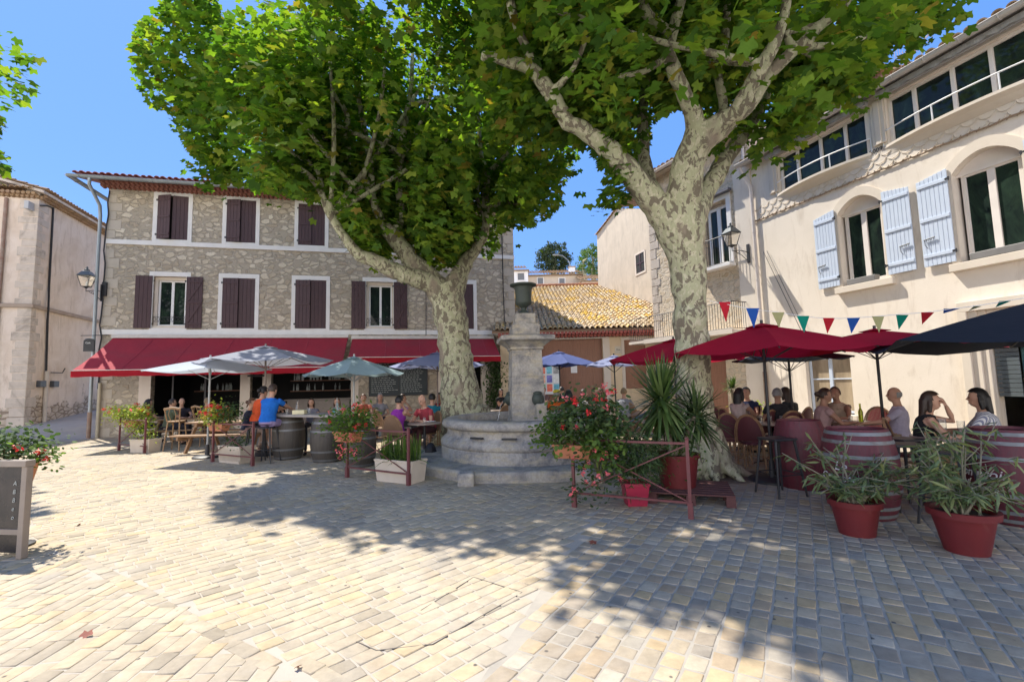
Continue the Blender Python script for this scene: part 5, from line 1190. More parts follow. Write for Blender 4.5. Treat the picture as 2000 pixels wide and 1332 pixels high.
def bar_chair():
    t=thing('bar_chair','x','chair')
    m=MB();m.lathe([(.19,.74),(.2,.745),(.2,.77),(.18,.775)],24);obj('seat',m,WOOD,t,smooth=40)
    for sx in(-1,1):
        for sy in(-1,1):
            m=MB();m.tube([(sx*.13,sy*.14,.75),(sx*.2,sy*.19,0)],[.019,.015],8);obj('leg',m,WOOD,t,smooth=50)
    for s in(-1,1):
        m=MB();m.tube([(-.15,.15*s,.76),(-.22,.19*s,1.12)],.016,6);obj('back_post',m,WOOD,t,smooth=50)
    m=MB();m.tube([(-.21,-.2,1.08),(-.25,0,1.12),(-.21,.2,1.08)],[(.02,.03)]*3,8);m.tube([(-.16,-.05,.78),(-.22,-.09,.95),(-.23,-.05,1.08)],.009,5);m.tube([(-.16,.05,.78),(-.22,.09,.95),(-.23,.05,1.08)],.009,5);obj('backrest',m,WOOD,t,smooth=50)
    m=MB()
    for z,r in((.25,.185),(.38,.175)):
        q=[(r*1.0,r,z),(-r,r,z),(-r,-r,z),(r,-r,z),(r,r,z)];m.tube(q,.01,5)
    for s in(-1,1):m.tube([(-.16,.155*s,.55),(-.1,.15*s,.7),(0,.14*s,.73),(.1,.15*s,.7),(.16,.155*s,.55)],.009,5)
    obj('stretcher',m,WOOD,t,smooth=50);return t
PICW=pm('picnic_table_wood',(.34,.20,.10),(.24,.14,.08),6,.6,.3,stretch=(1,8,8))
def picnic(label,loc,rz,L=1.8):
    t=thing('picnic_table',label,'picnic table',loc,rz,'picnic tables');h=L/2
    for i in range(5):m=MB();m.box(-h,h,-.34+i*.14,-.21+i*.14,.71,.745);obj('table_plank',m,PICW,t,bevel=.006)
    for s in(-1,1):m=MB();m.box(-h,h,s*.72-.13,s*.72+.13,.43,.465);obj('bench_plank',m,PICW,t,bevel=.006)
    for x in(-h+.25,h-.25):
        m=MB()
        for s in(-1,1):m.bar((x,s*.25,.71),(x,s*.62,0),.04,.09)
        m.box(x-.06,x-.022,-.85,.85,.34,.43);m.box(x+.022,x+.06,-.34,.34,.62,.71);obj('trestle',m,PICW,t)
    return t
def umbrella(label,cx,cy,zr,za,r,mat,n=8,rz=0,pole=IRON,lean=(0,0),base=True,group=None,closed=False,px=0,py=0,cat='parasol',vent=True,base_r=.3,wob=.03,pmat=None):
    t=thing('parasol',label,cat,(cx,cy,0),rz,group)
    m=MB();vs=[];fs=[];sub=4
    R=random.Random(int(cx*99));N=n*sub;rings=6
    for k in range(rings+1):
        q=k/rings
        for j in range(N):
            a=2*PI*j/N;seg=(j%sub)/sub;edge=1/max(math.cos((seg-.5)*2*PI/n),.3)*math.cos(PI/n);
            rr=r*q*edge;sagz=-.06*q*math.sin(PI*seg)*(r/1.2)
            z=za+(zr-za)*(q**1.15)+sagz
            vs.append((rr*math.cos(a)+lean[0],rr*math.sin(a)+lean[1],z))
    for k in range(rings):
        for j in range(N):
            j2=(j+1)%N;fs.append((k*N+j,k*N+j2,(k+1)*N+j2,(k+1)*N+j))
    m.add(vs,fs)
    b0=rings*N;hem=[(v[0]*1.0,v[1],v[2]-.07) for v in vs[b0:]]
    obj('canopy',m,mat,t,smooth=28)
    if vent:
        m=MB();vv=[]
        for q,dz in((0.001,.035),(.17,.022)):
            for j in range(N):
                a=2*PI*j/N;vv.append((r*q*math.cos(a)+lean[0],r*q*math.sin(a)+lean[1],za+(zr-za)*q**1.15+dz))
        m.add(vv,[(j,(j+1)%N,N+(j+1)%N,N+j) for j in range(N)]);obj('vent_cap',m,mat,t,smooth=28)
    m=MB();m.tube([(px,py,.03),(lean[0],lean[1],za+.08)],.022,10);obj('pole',m,pole,t,smooth=50)
    for j in range(n):
        a=2*PI*j/n;m=MB();m.bar((lean[0],lean[1],za-.03),(r*.98*math.cos(a)+lean[0],r*.98*math.sin(a)+lean[1],zr-.02),.012,.018)
        m.bar((lean[0]*.8,lean[1]*.8,za-.55*(za-zr)-.35),(r*.5*math.cos(a)+lean[0],r*.5*math.sin(a)+lean[1],za+(zr-za)*.48-.02),.009,.012);obj('rib',m,pole,t)
    if base:
        m=MB();m.lathe([(base_r,0),(base_r,.03),(base_r-.03,.05),(.05,.06),(.04,.3),(.03,.3)],28,(px,py,0));obj('base',m,IRON,t,smooth=40)
    return t
GREYF=fabric('grey_blue_canvas',(.36,.38,.45));WHF=fabric('pale_canvas',(.50,.56,.65),.3);TEALF=fabric('pale_teal_canvas',(.34,.46,.49));LAVF=fabric('lavender_canvas',(.28,.31,.48));BLUF=fabric('blue_canvas',(.10,.13,.30),.2)
REDF=fabric('raspberry_canvas',(.52,.014,.05),.42);NAVF=fabric('navy_canvas',(.018,.024,.038),.12)
POLEW=pm('pole_wood',(.25,.2,.17),None,6,.5,0);POLEG=pm('pole_grey',(.4,.42,.42),None,6,.4,0)
def xz(px,D):return P(px,790,D).x
UG='parasols over the left terrace';UR='red parasols over the right terrace'
umbrella('pale off white parasol furthest left under the long awning',xz(408,10.9),10.9,2.03,2.30,1.32,WHF,4,.5,POLEG,group=UG)
umbrella('grey parasol with dark ribs tilted beside the off white one, above the man in blue',xz(519,11.1),11.1,2.22,2.56,1.55,GREYF,6,.3,POLEW,(-.03,0),group=UG)
umbrella('pale teal parasol with leaf shadows over the barrel table',xz(691,10.6),10.6,1.84,2.22,1.12,TEALF,8,.2,POLEG,group=UG)
umbrella('lavender grey parasol half hidden behind the leaning plane trunk',xz(855,13.3),13.3,2.1,2.46,1.38,LAVF,6,.1,POLEW,group=UG)
umbrella('blue parasol just right of the fountain pillar in front of the barn door',xz(1095,15.2),15.2,2.12,2.52,1.32,BLUF,8,.1,IRON,group=UG)
umbrella('small pale lavender parasol peeking out left of the red parasol behind the yucca',xz(1203,13.9),13.9,2.02,2.28,.95,LAVF,6,.4,IRON,group=UG)
umbrella('red parasol mostly hidden behind the right plane trunk and the yucca',xz(1322,9.9),9.9,1.97,2.38,1.5,REDF,6,.2,IRON,group=UR)
umbrella('large red parasol directly right of the plane trunk on a black pole',xz(1499,7.05),7.05,1.93,2.34,1.45,REDF,6,.15,IRON,group=UR,base_r=.34)
umbrella('red parasol in front of the cream wall, its pole rising behind the lettered maroon barrel',xz(1722,7.6),7.6,2.02,2.27,1.28,REDF,6,.45,IRON,group=UR)
umbrella('navy parasol at the right edge of the terrace',6.68,5.3,1.93,2.47,2.25,NAVF,6,0,IRON)['label']='big navy parasol at the right edge of the terrace beside the cream house door'
umbrella('navy parasol tucked beneath and behind the large red parasol',xz(1547,9.3),9.3,1.9,2.1,1.1,NAVF,6,.3,IRON)
# ================= RAILINGS WITH FLOWER BOXES
TERRA=pm('terracotta',(.50,.20,.10),(.42,.16,.085),6,.75,.2);BEIGE=pm('beige_planter',(.60,.52,.42),(.54,.46,.37),5,.7,.15)
SOIL=pm('potting_soil',(.05,.035,.025),(.03,.02,.015),30,.95,.6)
def rail(label,a,b,h=.86):
    a=Vector((a.x,a.y,0));b=Vector((b.x,b.y,0));L=(b-a).length;ang=math.atan2((b-a).y,(b-a).x)
    t=thing('iron_barrier',label,'barrier',a,ang,'oxide red iron barriers with crossed bars')
    for x in(0,L):
        m=MB();m.box(x-.018,x+.018,-.018,.018,0,h);m.box(x-.028,x+.028,-.028,.028,0,.18);m.lathe([(.022,h),(.026,h+.02),(.0,h+.04)],8,(x,0,0));obj('post',m,REDIRON,t)
    m=MB();m.box(0.02,L-.02,-.012,.012,h-.05,h-.025);obj('top_bar',m,REDIRON,t)
    m=MB();m.box(0.02,L-.02,-.012,.012,.16,.185);obj('bottom_bar',m,REDIRON,t)
    m=MB();m.bar((.02,-.014,.18),(L-.02,-.014,h-.06),.014);m.bar((.02,.014,h-.06),(L-.02,.014,.18),.014);obj('cross_bars',m,REDIRON,t)
    return t,L,ang
R1=rail('low red iron barrier furthest left, beside the cane bar chair',G(232,880),G(282,885))
R2=rail('red iron barrier beside the man in the blue shirt',G(415,902),G(493,910))
R3=rail('red iron barrier in front of the barrels, left of the fountain',G(678,932),G(798,948))
R4=rail('red iron barrier nearest the camera, between the fountain and the red pot',G(1122,990),G(1350,1013))
def bush(par,c,rad,n,per,size,mat,seed,tmpl=OV,name='foliage',up=.5,droop=.2,flat=-.6,rcl=.09,trail=None):
    R=np.random.default_rng(seed);v=R.normal(0,1,(n*2,3));v/=np.linalg.norm(v,axis=1,keepdims=True);v=v[v[:,2]>flat][:n];v*=R.uniform(.25,1,(len(v),1))**.45
    nz=np.array([noise.noise(Vector(q)*1.7+Vector((seed,0,0))) for q in v]);v*=(1+.45*nz)[:,None]
    p=np.array(c)+v*np.array(rad)
    cen=np.repeat(p,per,0)+R.normal(0,1,(len(p)*per,3))*rcl
    me=leafmesh(name,cen,size,seed,tmpl=tmpl,up=up,droop=droop,outdir=cen-np.array(c));obj(name,me,mat,par)
    m=MB();
    for k in range(min(len(p),26)):
        q=p[k];m.tube([(c[0]*.9,c[1],c[2]-rad[2]*.8),tuple((np.array(c)*.5+q*.5)-np.array([0,0,.02])),tuple(q)],[.006,.005,.003],5)
    obj('stems',m,pm('green_stem',(.12,.14,.05),(.09,.08,.04),8,.6,0),par)
    return p
def flowers(par,pts,mat,seed,r=.042,per=20,size=.028,label=None):
    R=np.random.default_rng(seed)
    for q in pts:
        v=R.normal(0,1,(per,3));v/=np.linalg.norm(v,axis=1,keepdims=True);cen=np.array(q)+v*r*R.uniform(.5,1,(per,1))
        obj('flower_head',leafmesh('flower_head',cen,size,int(R.integers(1e6)),tmpl=OV,up=.1,droop=0),mat,par)
def trough(par,w,d,h,z,mat,name='trough',taper=.82):
    m=MB();a,b=w/2,d/2;t_=taper
    m.add([(-a*t_,-b*t_,z),(a*t_,-b*t_,z),(a*t_,b*t_,z),(-a*t_,b*t_,z),(-a,-b,z+h),(a,-b,z+h),(a,b,z+h),(-a,b,z+h),(-a+.02,-b+.02,z+h),(a-.02,-b+.02,z+h),(a-.02,b-.02,z+h),(-a+.02,b-.02,z+h),(-a+.02,-b+.02,z+h-.04),(a-.02,-b+.02,z+h-.04),(a-.02,b-.02,z+h-.04),(-a+.02,b-.02,z+h-.04)],
     [(3,2,1,0),(0,1,5,4),(1,2,6,5),(2,3,7,6),(3,0,4,7),(4,5,9,8),(5,6,10,9),(6,7,11,10),(7,4,8,11),(8,9,13,12),(9,10,14,13),(10,11,15,14),(11,8,12,15),(12,13,14,15)])
    m.box(-a-.006,a+.006,-b-.006,-b-.001,z+h-.035,z+h-.005);m.box(-a-.006,a+.006,b+.001,b+.006,z+h-.035,z+h-.005)
    return obj(name,m,mat,par,bevel=.006)
def flowerbox(label,loc,rz,w,z,fol,flw,seed,cat='flower box',mat=None,h=.17,d=.2,nfl=16,rad=(.42,.2,.2),n=60,size=.05,trail=0,flip=1):
    t=thing('flower_box',label,cat,loc,rz,'terracotta flower boxes on the barriers');trough(t,w,d,h,z,mat or TERRA);R=np.random.default_rng(seed)
    for k,(fm,off,rd,nn) in enumerate(fol):
        p=bush(t,(off[0],off[1],z+h+off[2]),rd,nn,12,size,fm,seed+k,name='foliage',flat=-.35)
        if k==0:p0=p
    sel=[p0[i] for i in R.choice(len(p0),min(nfl,len(p0)),False)]
    c0=np.array([fol[0][1][0],fol[0][1][1],z+h]);sel=[q+(q-c0)*.22+np.array([0,-.02,.03]) for q in sel]
    for k,fm in enumerate(flw):flowers(t,sel[k::len(flw)],fm,seed+9+k)
    if trail:
        tp=[np.array([R.uniform(-.02,.58 if trail>.5 else .4)*flip,R.uniform(-.24,.05),z+h-R.uniform(-.05,trail)]) for _ in range(34)]
        cen=np.repeat(np.array(tp),9,0)+R.normal(0,.06,(34*9,3));obj('trailing_foliage',leafmesh('trailing_foliage',cen,size*.8,seed+50,tmpl=OV),fol[0][0],t)
        flowers(t,[q+np.array([0,-.06,0]) for q in tp[::2]],PETP,seed+77,r=.034,per=14,size=.027)
    return t
PETY=islandmat('yellow_petal',[(0,(.7,.5,.05)),(1,(.8,.6,.2))],.5,0,8)
def mid(r,q=.5,off=0):
    t,L,ang=r;return t.location+Vector((math.cos(ang)*L*q+math.sin(ang)*off,math.sin(ang)*L*q-math.cos(ang)*off,0))
flowerbox('flower box of lime leaved geraniums by the lane end of the terrace',mid(R1,.25,-.15),R1[2],.62,.62,[(LEAFY,(-.28,0,.12),(.8,.34,.26),130),(LEAFY,(.35,.05,-.18),(.3,.24,.22),40)],[PETR,PETP],31,nfl=24,size=.05)
flowerbox('flower box of yellow green begonias with red blooms beside the cane bar chair',mid(R2,.02,-.1),R2[2],.55,.66,[(LEAFY,(-.08,0,.12),(.36,.24,.22),70),(LEAFD,(.34,.05,.16),(.26,.2,.24),45)],[PETR,PETP,PETR,PETY],32,nfl=40,size=.045)
flowerbox('flower box with dark geraniums trailing pink blooms left of the fountain',mid(R3,.08,.08),R3[2],.56,.62,[(LEAF2,(.03,0,.13),(.5,.28,.24),90)],[PETP,PETR],33,nfl=14,size=.05,trail=.42)
flowerbox('nearest flower box, overflowing with red and pink geraniums in front of the fountain',mid(R4,.02,.02),R4[2],.5,.60,[(LEAFD,(.16,.1,.24),(.52,.3,.34),140),(LEAF2,(-.22,0,.05),(.24,.22,.2),40),(LEAF2,(.34,-.02,-.1),(.22,.2,.35),60)],[PETR,PETP,PETP],34,nfl=22,size=.055,trail=.62)
def planter(label,loc,rz,w,h,d,kind,seed,mat=BEIGE,fluted=True):
    t=thing('planter',label,'planter',loc,rz,'beige rectangular planters on the ground');trough(t,w,d,h,0,mat,'planter_trough',.9)
    if fluted:
        m=MB()
        for i in range(int(w/.035)):m.box(-w*.43+i*.035,-w*.43+i*.035+.012,-d/2*.95-.012,-d/2*.95+.02,.05,h-.06)
        obj('fluting',m,mat,t)
    if kind=='grass':
        blades(t,(0,0,h-.03),170,.42,.012,LEAF2,seed,spread=(w*.4,d*.35),up=1.0);blades(t,(0,0,h-.03),120,.34,.01,LEAFD,seed+1,spread=(w*.42,d*.35),up=.8)
    else:
        bush(t,(0,0,h+.05),(w*.45,d*.5,.14),30,8,.04,kind,seed)
    return t
def blades(par,c,n,L,wd,mat,seed,spread=(.05,.05),up=.6,name='blades',droop=.5,elev=None,curl=.4):
    R=np.random.default_rng(seed);V=[];F=[];b=0
    for i in range(n):
        az=R.uniform(0,2*PI);el=math.asin(min(1,max(-.6,R.normal(up,.35)))) if elev is None else R.uniform(*elev)
        l=L*R.uniform(.7,1.15);d=np.array([math.cos(az)*math.cos(el),math.sin(az)*math.cos(el),math.sin(el)])
        s=np.array([-math.sin(az),math.cos(az),0]);p=np.array(c)+np.array([R.uniform(-1,1)*spread[0],R.uniform(-1,1)*spread[1],R.uniform(-.02,.02) if len(spread)<3 else R.uniform(-1,1)*spread[2]])
        for k,q in enumerate((0,.3,.6,.85,1)):
            pt=p+d*l*q+np.array([0,0,-curl*l*q*q*math.cos(el)]);ww=wd*(.6,1,.9,.5,.02)[k]
            V+=[pt-s*ww,pt+s*ww]
        for k in range(4):F.append([b+2*k,b+2*k+1,b+2*k+3,b+2*k+2])
        b+=10
    return obj(name,npmesh(name,np.array(V),np.array(F),4,False),mat,par)
planter('beige planter of pale greenery on the ground behind the leftmost barrier',G(275,884)+Vector((0,.15,0)),R1[2]+.3,.62,.34,.36,LEAFY,41,fluted=False)
planter('fluted beige planter behind the barrier beside the man in blue',G(455,904)+Vector((0,.12,0)),R2[2],.78,.36,.36,LEAFD,42)
planter('beige planter of long green grass behind the barrier left of the fountain',mid(R3,.74,-.2),R3[2]+.05,.82,.36,.36,'grass',43,fluted=False)
# ================= POTS AT RIGHT
POTR=pm('oxblood_pot_paint',(.16,.016,.018),(.115,.013,.015),3,.5,.12,dirt=(.2,.06,.05));POTP=pm('raspberry_plastic',(.38,.02,.06),(.32,.018,.05),3,.4,.03)
def potround(par,r0,r1,h,mat=POTR,rim=.06,name='pot'):
    m=MB();m.lathe([(r0,0),(r0+(r1-r0)*(1-rim/h)*.95,h-rim),(r1+.012,h-rim+.004),(r1+.018,h),(r1-.015,h),(r1-.02,h-.05),(.01,h-.05)],48);obj(name,m,mat,par,smooth=35)
    m=MB();m.lathe([(r1-.02,h-.045),(.01,h-.035)],24,cap=False);obj('soil',m,SOIL,par)
def oleander(label,loc,r0,r1,h,seed,plumes,cat='potted plant'):
    t=thing('potted_oleander',label,cat,loc,0,'oleanders in oxblood pots');potround(t,r0,r1,h)
    R=np.random.default_rng(seed);m=MB();cen=[]
    for (x,y,z,n) in plumes:
        b=Vector((R.uniform(-.08,.08),R.uniform(-.08,.08),h-.05));e=Vector((x,y,z));mdp=b.lerp(e,.5)+Vector((0,0,.05))
        m.tube([b,mdp,e],[.011,.008,.004],6)
        for k in range(3):
            f=e+Vector((R.normal(0,.09),R.normal(0,.09),R.normal(.02,.07)));m.tube([mdp.lerp(e,.5),f],[.005,.003],5)
            L=n//3
            ax=(f-mdp).normalized()
            for j in range(L):cen.append(list(f-ax*R.uniform(-.02,.2)+Vector((R.normal(0,.015),R.normal(0,.015),0))))
    obj('stems',m,pm('grey_stem',(.25,.23,.17),(.18,.17,.12),8,.7,.1),t,smooth=50)
    cen=np.array(cen);me=leafmesh('foliage',cen,.125,seed,tmpl=LZ,up=.2,droop=-.25);obj('foliage',me,OLEAN,t)
    return t
# plumes relative to pot
R_=random.Random(4)
pl1=[(R_.uniform(-.38,.40),R_.uniform(-.3,.2),R_.uniform(.42,.66),24) for _ in range(22)]+[(-.42,-.1,.88,18),(-.46,0,.66,20),(-.33,-.1,.5,20),(.45,.0,.6,26),(.5,-.05,.5,24),(-.30,-.05,.78,12),(-.12,0,.8,12),(.0,.05,.85,9)]
oleander('left oxblood pot of spreading oleander in front of the lettered maroon barrel',G(1672,1050)+Vector((.10,.12,0)),.15,.215,.33,51,pl1)
pl2=[(R_.uniform(-.30,.30),R_.uniform(-.2,.2),R_.uniform(.5,.9),26) for _ in range(20)]+[(-.25,0,1.0,22),(0,0,1.02,22),(.24,0,.95,22),(.33,.0,.7,16),(-.34,-.05,.62,26),(-.26,-.1,.52,26),(-.33,0,.8,24),(-.2,-.12,.6,26),(-.28,-.1,.45,22)]
oleander('right oxblood pot of tall oleander, nearest the camera at the right edge',G(1890,1088)+Vector((.12,.13,0)),.15,.232,.36,52,pl2)
# yucca on pallet
PALW=pm('maroon_pallet_wood',(.12,.045,.04),(.08,.03,.03),8,.8,.4,stretch=(1,6,6))
pc=G(1325,948);t=thing('wooden_pallet','maroon stained wooden pallet under the big red yucca pot','pallet',Vector((2.28,6.2,0)),-.33)
for i in range(7):m=MB();m.box(-.5,.5,-.42+i*.125,-.33+i*.125,.125,.145);obj('deck_board',m,PALW,t,bevel=.003)
for x in(-.45,0,.45):
    m=MB();m.box(x-.05,x+.05,-.42,.42,.1,.123);obj('stringer',m,PALW,t)
    for y in(-.36,0,.36):m=MB();m.box(x-.055,x+.055,y-.06,y+.06,0,.098);obj('block',m,PALW,t,bevel=.004)
t=thing('potted_yucca','tall yucca with spiky rosettes in a large oxblood pot on the pallet','potted plant',Vector((2.15,6.25,.147)))
potround(t,.22,.28,.42,rim=.05)
m=MB();
for a,b,c in(((-.06,0,.36),(-.10,-.02,.7),(-.17,-.05,1.02)),((.08,0,.36),(.13,-.03,.62),(.26,-.05,.9)),((0,.05,.36),(.02,.03,.5),(.0,-.02,.66))):m.tube([a,b,c],[.045,.04,.035],10)
obj('trunk',m,pm('yucca_trunk',(.30,.25,.19),(.22,.18,.13),10,.9,.5,stretch=(1,1,5)),t,smooth=50)
for k,(c,n,L,mt) in enumerate((((-.18,-.05,1.08),270,.70,YUCCA),((.27,-.05,.92),130,.50,LEAFD),((.0,-.02,.68),60,.35,LEAFD))):
    o=blades(t,c,n,L,.02,mt,60+k,elev=(-1.15,1.45),name='leaf_rosette',spread=(.03,.03,.12),curl=.12)
bush(t,(0,0,.42),(.24,.24,.1),40,8,.035,LEAF2,66)
t=thing('potted_shrub','dark leafy shrub in a square raspberry plastic pot beside the pallet','potted plant',Vector((1.5,5.95,0)))
trough(t,.3,.3,.28,0,POTP,'pot',.78);bush(t,(0,0,.56),(.34,.3,.30),200,12,.085,LEAFD,67,tmpl=LZ,flat=-.75)
t=thing('potted_spiky_palm','small sunlit yucca in a pot against the cream wall behind the terrace','potted plant',Vector((xz(1432,11.5),11.5,0)))
potround(t,.15,.2,.35,TERRA);m=MB();m.tube([(0,0,.3),(0,0,1.25)],[.04,.03],8);obj('trunk',m,MATS['yucca_trunk'],t);blades(t,(0,0,1.3),90,.33,.014,YUCCA,70,elev=(-.3,1.4),name='leaf_rosette',curl=.2)
def hedge(label,x,y,z,rad,n,mat,seed,w=.8):
    t=thing('planter',label,'planter',Vector((x,y,0)),RA,'planters along the cream wall');trough(t,w,.34,.45,0,BEIGE,'planter_trough',.92);bush(t,(0,0,.5+z),rad,n,10,.06,mat,seed)
hedge('pale planter of bright greenery against the cream wall near the downpipe',xz(1470,11.2),11.2,.15,(.55,.25,.25),70,LEAFY,71)
hedge('low cream planter under the cream house window',xz(1590,10.2),10.2,0.0,(.4,.15,.05),10,LEAF2,72)
# climbing plant on the stone house corner and palm leaves there
t=thing('climbing_shrub','dark climbing shrub against the stone house at the right end of the awning','shrub',fpt(14.35,.35,0))
m=MB();m.tube([(0,0,0),(.05,0,1),(0,0,2)],.03,6);obj('stems',m,BARK,t);R=np.random.default_rng(8);cen=np.stack([R.normal(0,.28,1500),R.normal(0,.16,1500),R.uniform(.6,2.5,1500)],1);obj('foliage',leafmesh('foliage',cen,.09,9,tmpl=OV,droop=.8),LEAFD,t)
# ================= PLACING TERRACE FURNITURE
OAKT=pm('grey_plank_top',(.34,.31,.28),(.26,.24,.22),4,.6,.3,stretch=(1,6,6))
GB='dark weathered barrels under the plank bar';
barrel('barrel','dark barrel under the plank bar nearest the man in blue',(-5.05,10.45,0),.3,group=GB)
barrel('barrel','dark barrel at the right end of the plank bar, its bung hole showing',(-3.98,9.95,0),1.1,group=GB)
barrel('barrel','dark barrel partly hidden behind the pink geranium box',(-3.05,9.25,0),2.0,h=.8,r0=.25,r1=.31,group=GB)
t=thing('plank_bar','thick grey wooden plank top lying across two dark barrels','bar top',(-4.5,10.2,.935),-.43);m=MB();m.slab([(-1.0,-.33),(1.05,-.33),(1.12,0),(1.0,.33),(-1.0,.33)],0,.055);obj('plank_top',m,OAKT,t,bevel=.01)
def lettered(t,rad,lines,a0,h):
    for txt,z,size in lines:
        me=textmesh(txt,size,.002,.25)
        if not len(me.vertices):continue
        xs=[v.co.x for v in me.vertices];c=(min(xs)+max(xs))/2
        for v in me.vertices:
            zz=z+v.co.z;r=rad(zz)+.004-v.co.y;a=a0+(v.co.x-c)/rad(zz);v.co=(r*math.cos(a),r*math.sin(a),zz)
        obj('lettering',me,pm('white_lettering',(.75,.72,.7),None,5,.6,0),t)
GR='maroon painted barrels on the right terrace'
barrel('barrel','plain maroon barrel behind the other two, left of the lettered ones',(4.05,6.65,0),.3,mat=BRR,hm=BRR,group=GR)
hb=lambda x,y:math.atan2(-y,-x)
for lab,(x,y),lines,da in(('maroon barrel with pale hoops and half hidden lettering behind the left oleander',(3.87,5.3),[('Le',.52,.13),('Comptoir',.40,.12)],-.45),
   ('maroon barrel with pale hoops lettered in white at the right edge of the picture',(5.2,4.95),[('Comptoir',.46,.13),('Étangs',.30,.13)],-.72)):
    t,rad=barrel('barrel',lab,(x,y,0),0,h=.95,r0=.285,r1=.37,mat=BRR,hm=HOOPL,group=GR,zs=(.05,.14,.32,.70,.86,.955),hw=.018)
    lettered(t,rad,lines,hb(x,y)+da,.95)
# chairs
BC=bar_chair();BC.location=(xz(338,12.2),12.35,0);BC.rotation_euler[2]=PI/2+.15;tag(BC,'sunlit cane bar chair with a curved back at the left end of the terrace','chair','wooden bar chairs')
copytree(BC,'second wooden bar chair, behind the begonia box, mostly hidden',(xz(398,13.2),13.2,0),PI/2-.4)
ST_=metal_stool(.75,IRON,.17,False);ST_.location=(-5.28,9.95,0);tag(ST_,'black round stool the man in the blue shirt sits on','stool','black bar stools')
copytree(ST_,'black round stool under the woman in orange',(-5.72,10.35,0),.4)
SS=metal_stool(.74,IRON,.17,True);SS.location=(3.5,6.25,0);SS.rotation_euler[2]=.2;tag(SS,'black square metal stool left of the plain maroon barrel','stool','black bar stools')
copytree(SS,'black square metal stool between the two lettered barrels',(4.55,5.45,0),-.3)
copytree(SS,'black square metal stool behind the right oleander pot, nearest the camera',(4.45,4.85,0),.5)
copytree(SS,'black square metal stool at the far side of the lettered barrels',(4.9,5.9,0),.1)
RC=rattan_chair()
RX=rattan_chair(WEAVER);RX.location=(xz(1715,8.6),8.6,0);RX.rotation_euler[2]=-2.2;tag(RX,'rattan chair with a bright red striped back by the cream wall','chair','rattan chairs')
GC='rattan chairs'
def seat_xy(px,D):return (xz(px,D),D)
CH=[('empty rattan chair nearest the black parasol base, its maroon back to the camera',1432,8.35,1.2),
('rattan chair under the long haired woman at the left of the right terrace',1436,9.6,.6),
('empty rattan chair left of the parasol pole, half turned to the table',1478,8.95,2.5),
('rattan chair of the man in dark shirt, its hoop back towards the camera',1535,8.6,1.9),
('rattan chair behind the man in dark shirt at the same table',1548,9.5,2.6),
('rattan chair of the woman in pink beside the parasol pole',1602,7.8,.25),
('rattan chair of the woman in the black top',1778,6.35,-.1),
('rattan chair of the woman in the striped shirt at the right edge',1960,6.0,2.7),
('rattan chair close behind the plane trunk on the right terrace',1412,10.4,.9),
('rattan chair between the trunk and the long haired woman, pushed under a table',1455,10.3,3.4),
('rattan chair of the white haired man against the cream wall',1757,7.75,3.3),
('empty rattan chair right of the trunk roots with its side to the camera',1404,9.2,.2),('empty rattan chair with its back to the camera, left of the black parasol pole',1468,7.9,1.3),('rattan chair half behind the black square stool left of the plain barrel',1527,7.5,2.0)]
first=True
for lab,px,D,rz in CH:
    x,y=seat_xy(px,D);rz-=math.atan2(x,y)
    if first:RC.location=(x,y,0);RC.rotation_euler[2]=rz;tag(RC,lab,'chair',GC);first=False
    else:copytree(RC,lab,(x,y,0),rz)
SC_=[('cane bistro chair of the woman in purple, seen from behind',-2.55,10.1,1.2),('cane bistro chair under the man in the red polo shirt',-2.0,10.75,-2.6),('cane bistro chair of the person in the teal shirt',-2.05,11.6,1.3),
('cane chair of the person in the orange shirt beyond the fountain',1.15,12.3,1.6),('cane chair at the table behind the fountain basin, right of the pillar',1.7,12.9,3.0),('cane chair of the grey shirted person by the picnic table',3.35,13.1,1.2),
('cane chair under the dark haired woman beyond the fountain',1.55,11.8,2.2),('cane chair left of the fountain under the black dressed woman',-.2,13.6,1.6),('cane chair at the far wall table behind the trunk',-2.2,14.6,-1.2),('cane chair of the person in patterned top below the blackboard',-3.4,12.4,.6)]
CW=weave('brown_weave',(.20,.11,.06),(.32,.2,.11));RC2=rattan_chair(CW);first=True
for lab,x,y,rz in SC_:
    rz-=math.atan2(x,y)
    if first:RC2.location=(x,y,0);RC2.rotation_euler[2]=rz;tag(RC2,lab,'chair','cane bistro chairs on the far terrace');first=False
    else:copytree(RC2,lab,(x,y,0),rz,group='cane bistro chairs on the far terrace')
TG='round tables on the terraces'
tabs=[('worn round table at the foot of the black parasol pole on the right terrace',(xz(1500,8.35),8.35)),('round table between the long haired woman and the man facing her',(xz(1462,9.9),9.9)),
('round table shared by the woman in pink and the grey haired man',(xz(1668,8.1),8.1)),('large round table with glasses between the two dark haired women at the right',(xz(1862,5.95),5.95)),
('round table between the woman in purple and the man in the red polo',(-1.95,10.15)),('round table below the blackboard',(-2.6,13.0)),('round table behind the fountain basin, right of the pillar',(1.35,12.7)),
('round table by the stone house between the trunk and the fountain',(-.5,14.3)),('round table with a dark top left of the plane trunk',(-1.85,12.6)),('round table near the barn door',(2.7,14.6))]
TB={}
for lab,(x,y) in tabs:
    o=roundtable(lab,(x,y,0),.46 if 'large' in lab else .36,.735)
    TB[lab]=(x,y)
picnic('long wooden picnic table behind the begonia box on the left terrace',(-7.3,12.2,0),-.05,2.2)
picnic('wooden picnic table between the fountain and the yucca',(3.35,11.5,0),1.2,1.8)
picnic('wooden picnic table in the shade deep under the long awning',(-9.6,13.9,0),.25,2.0)
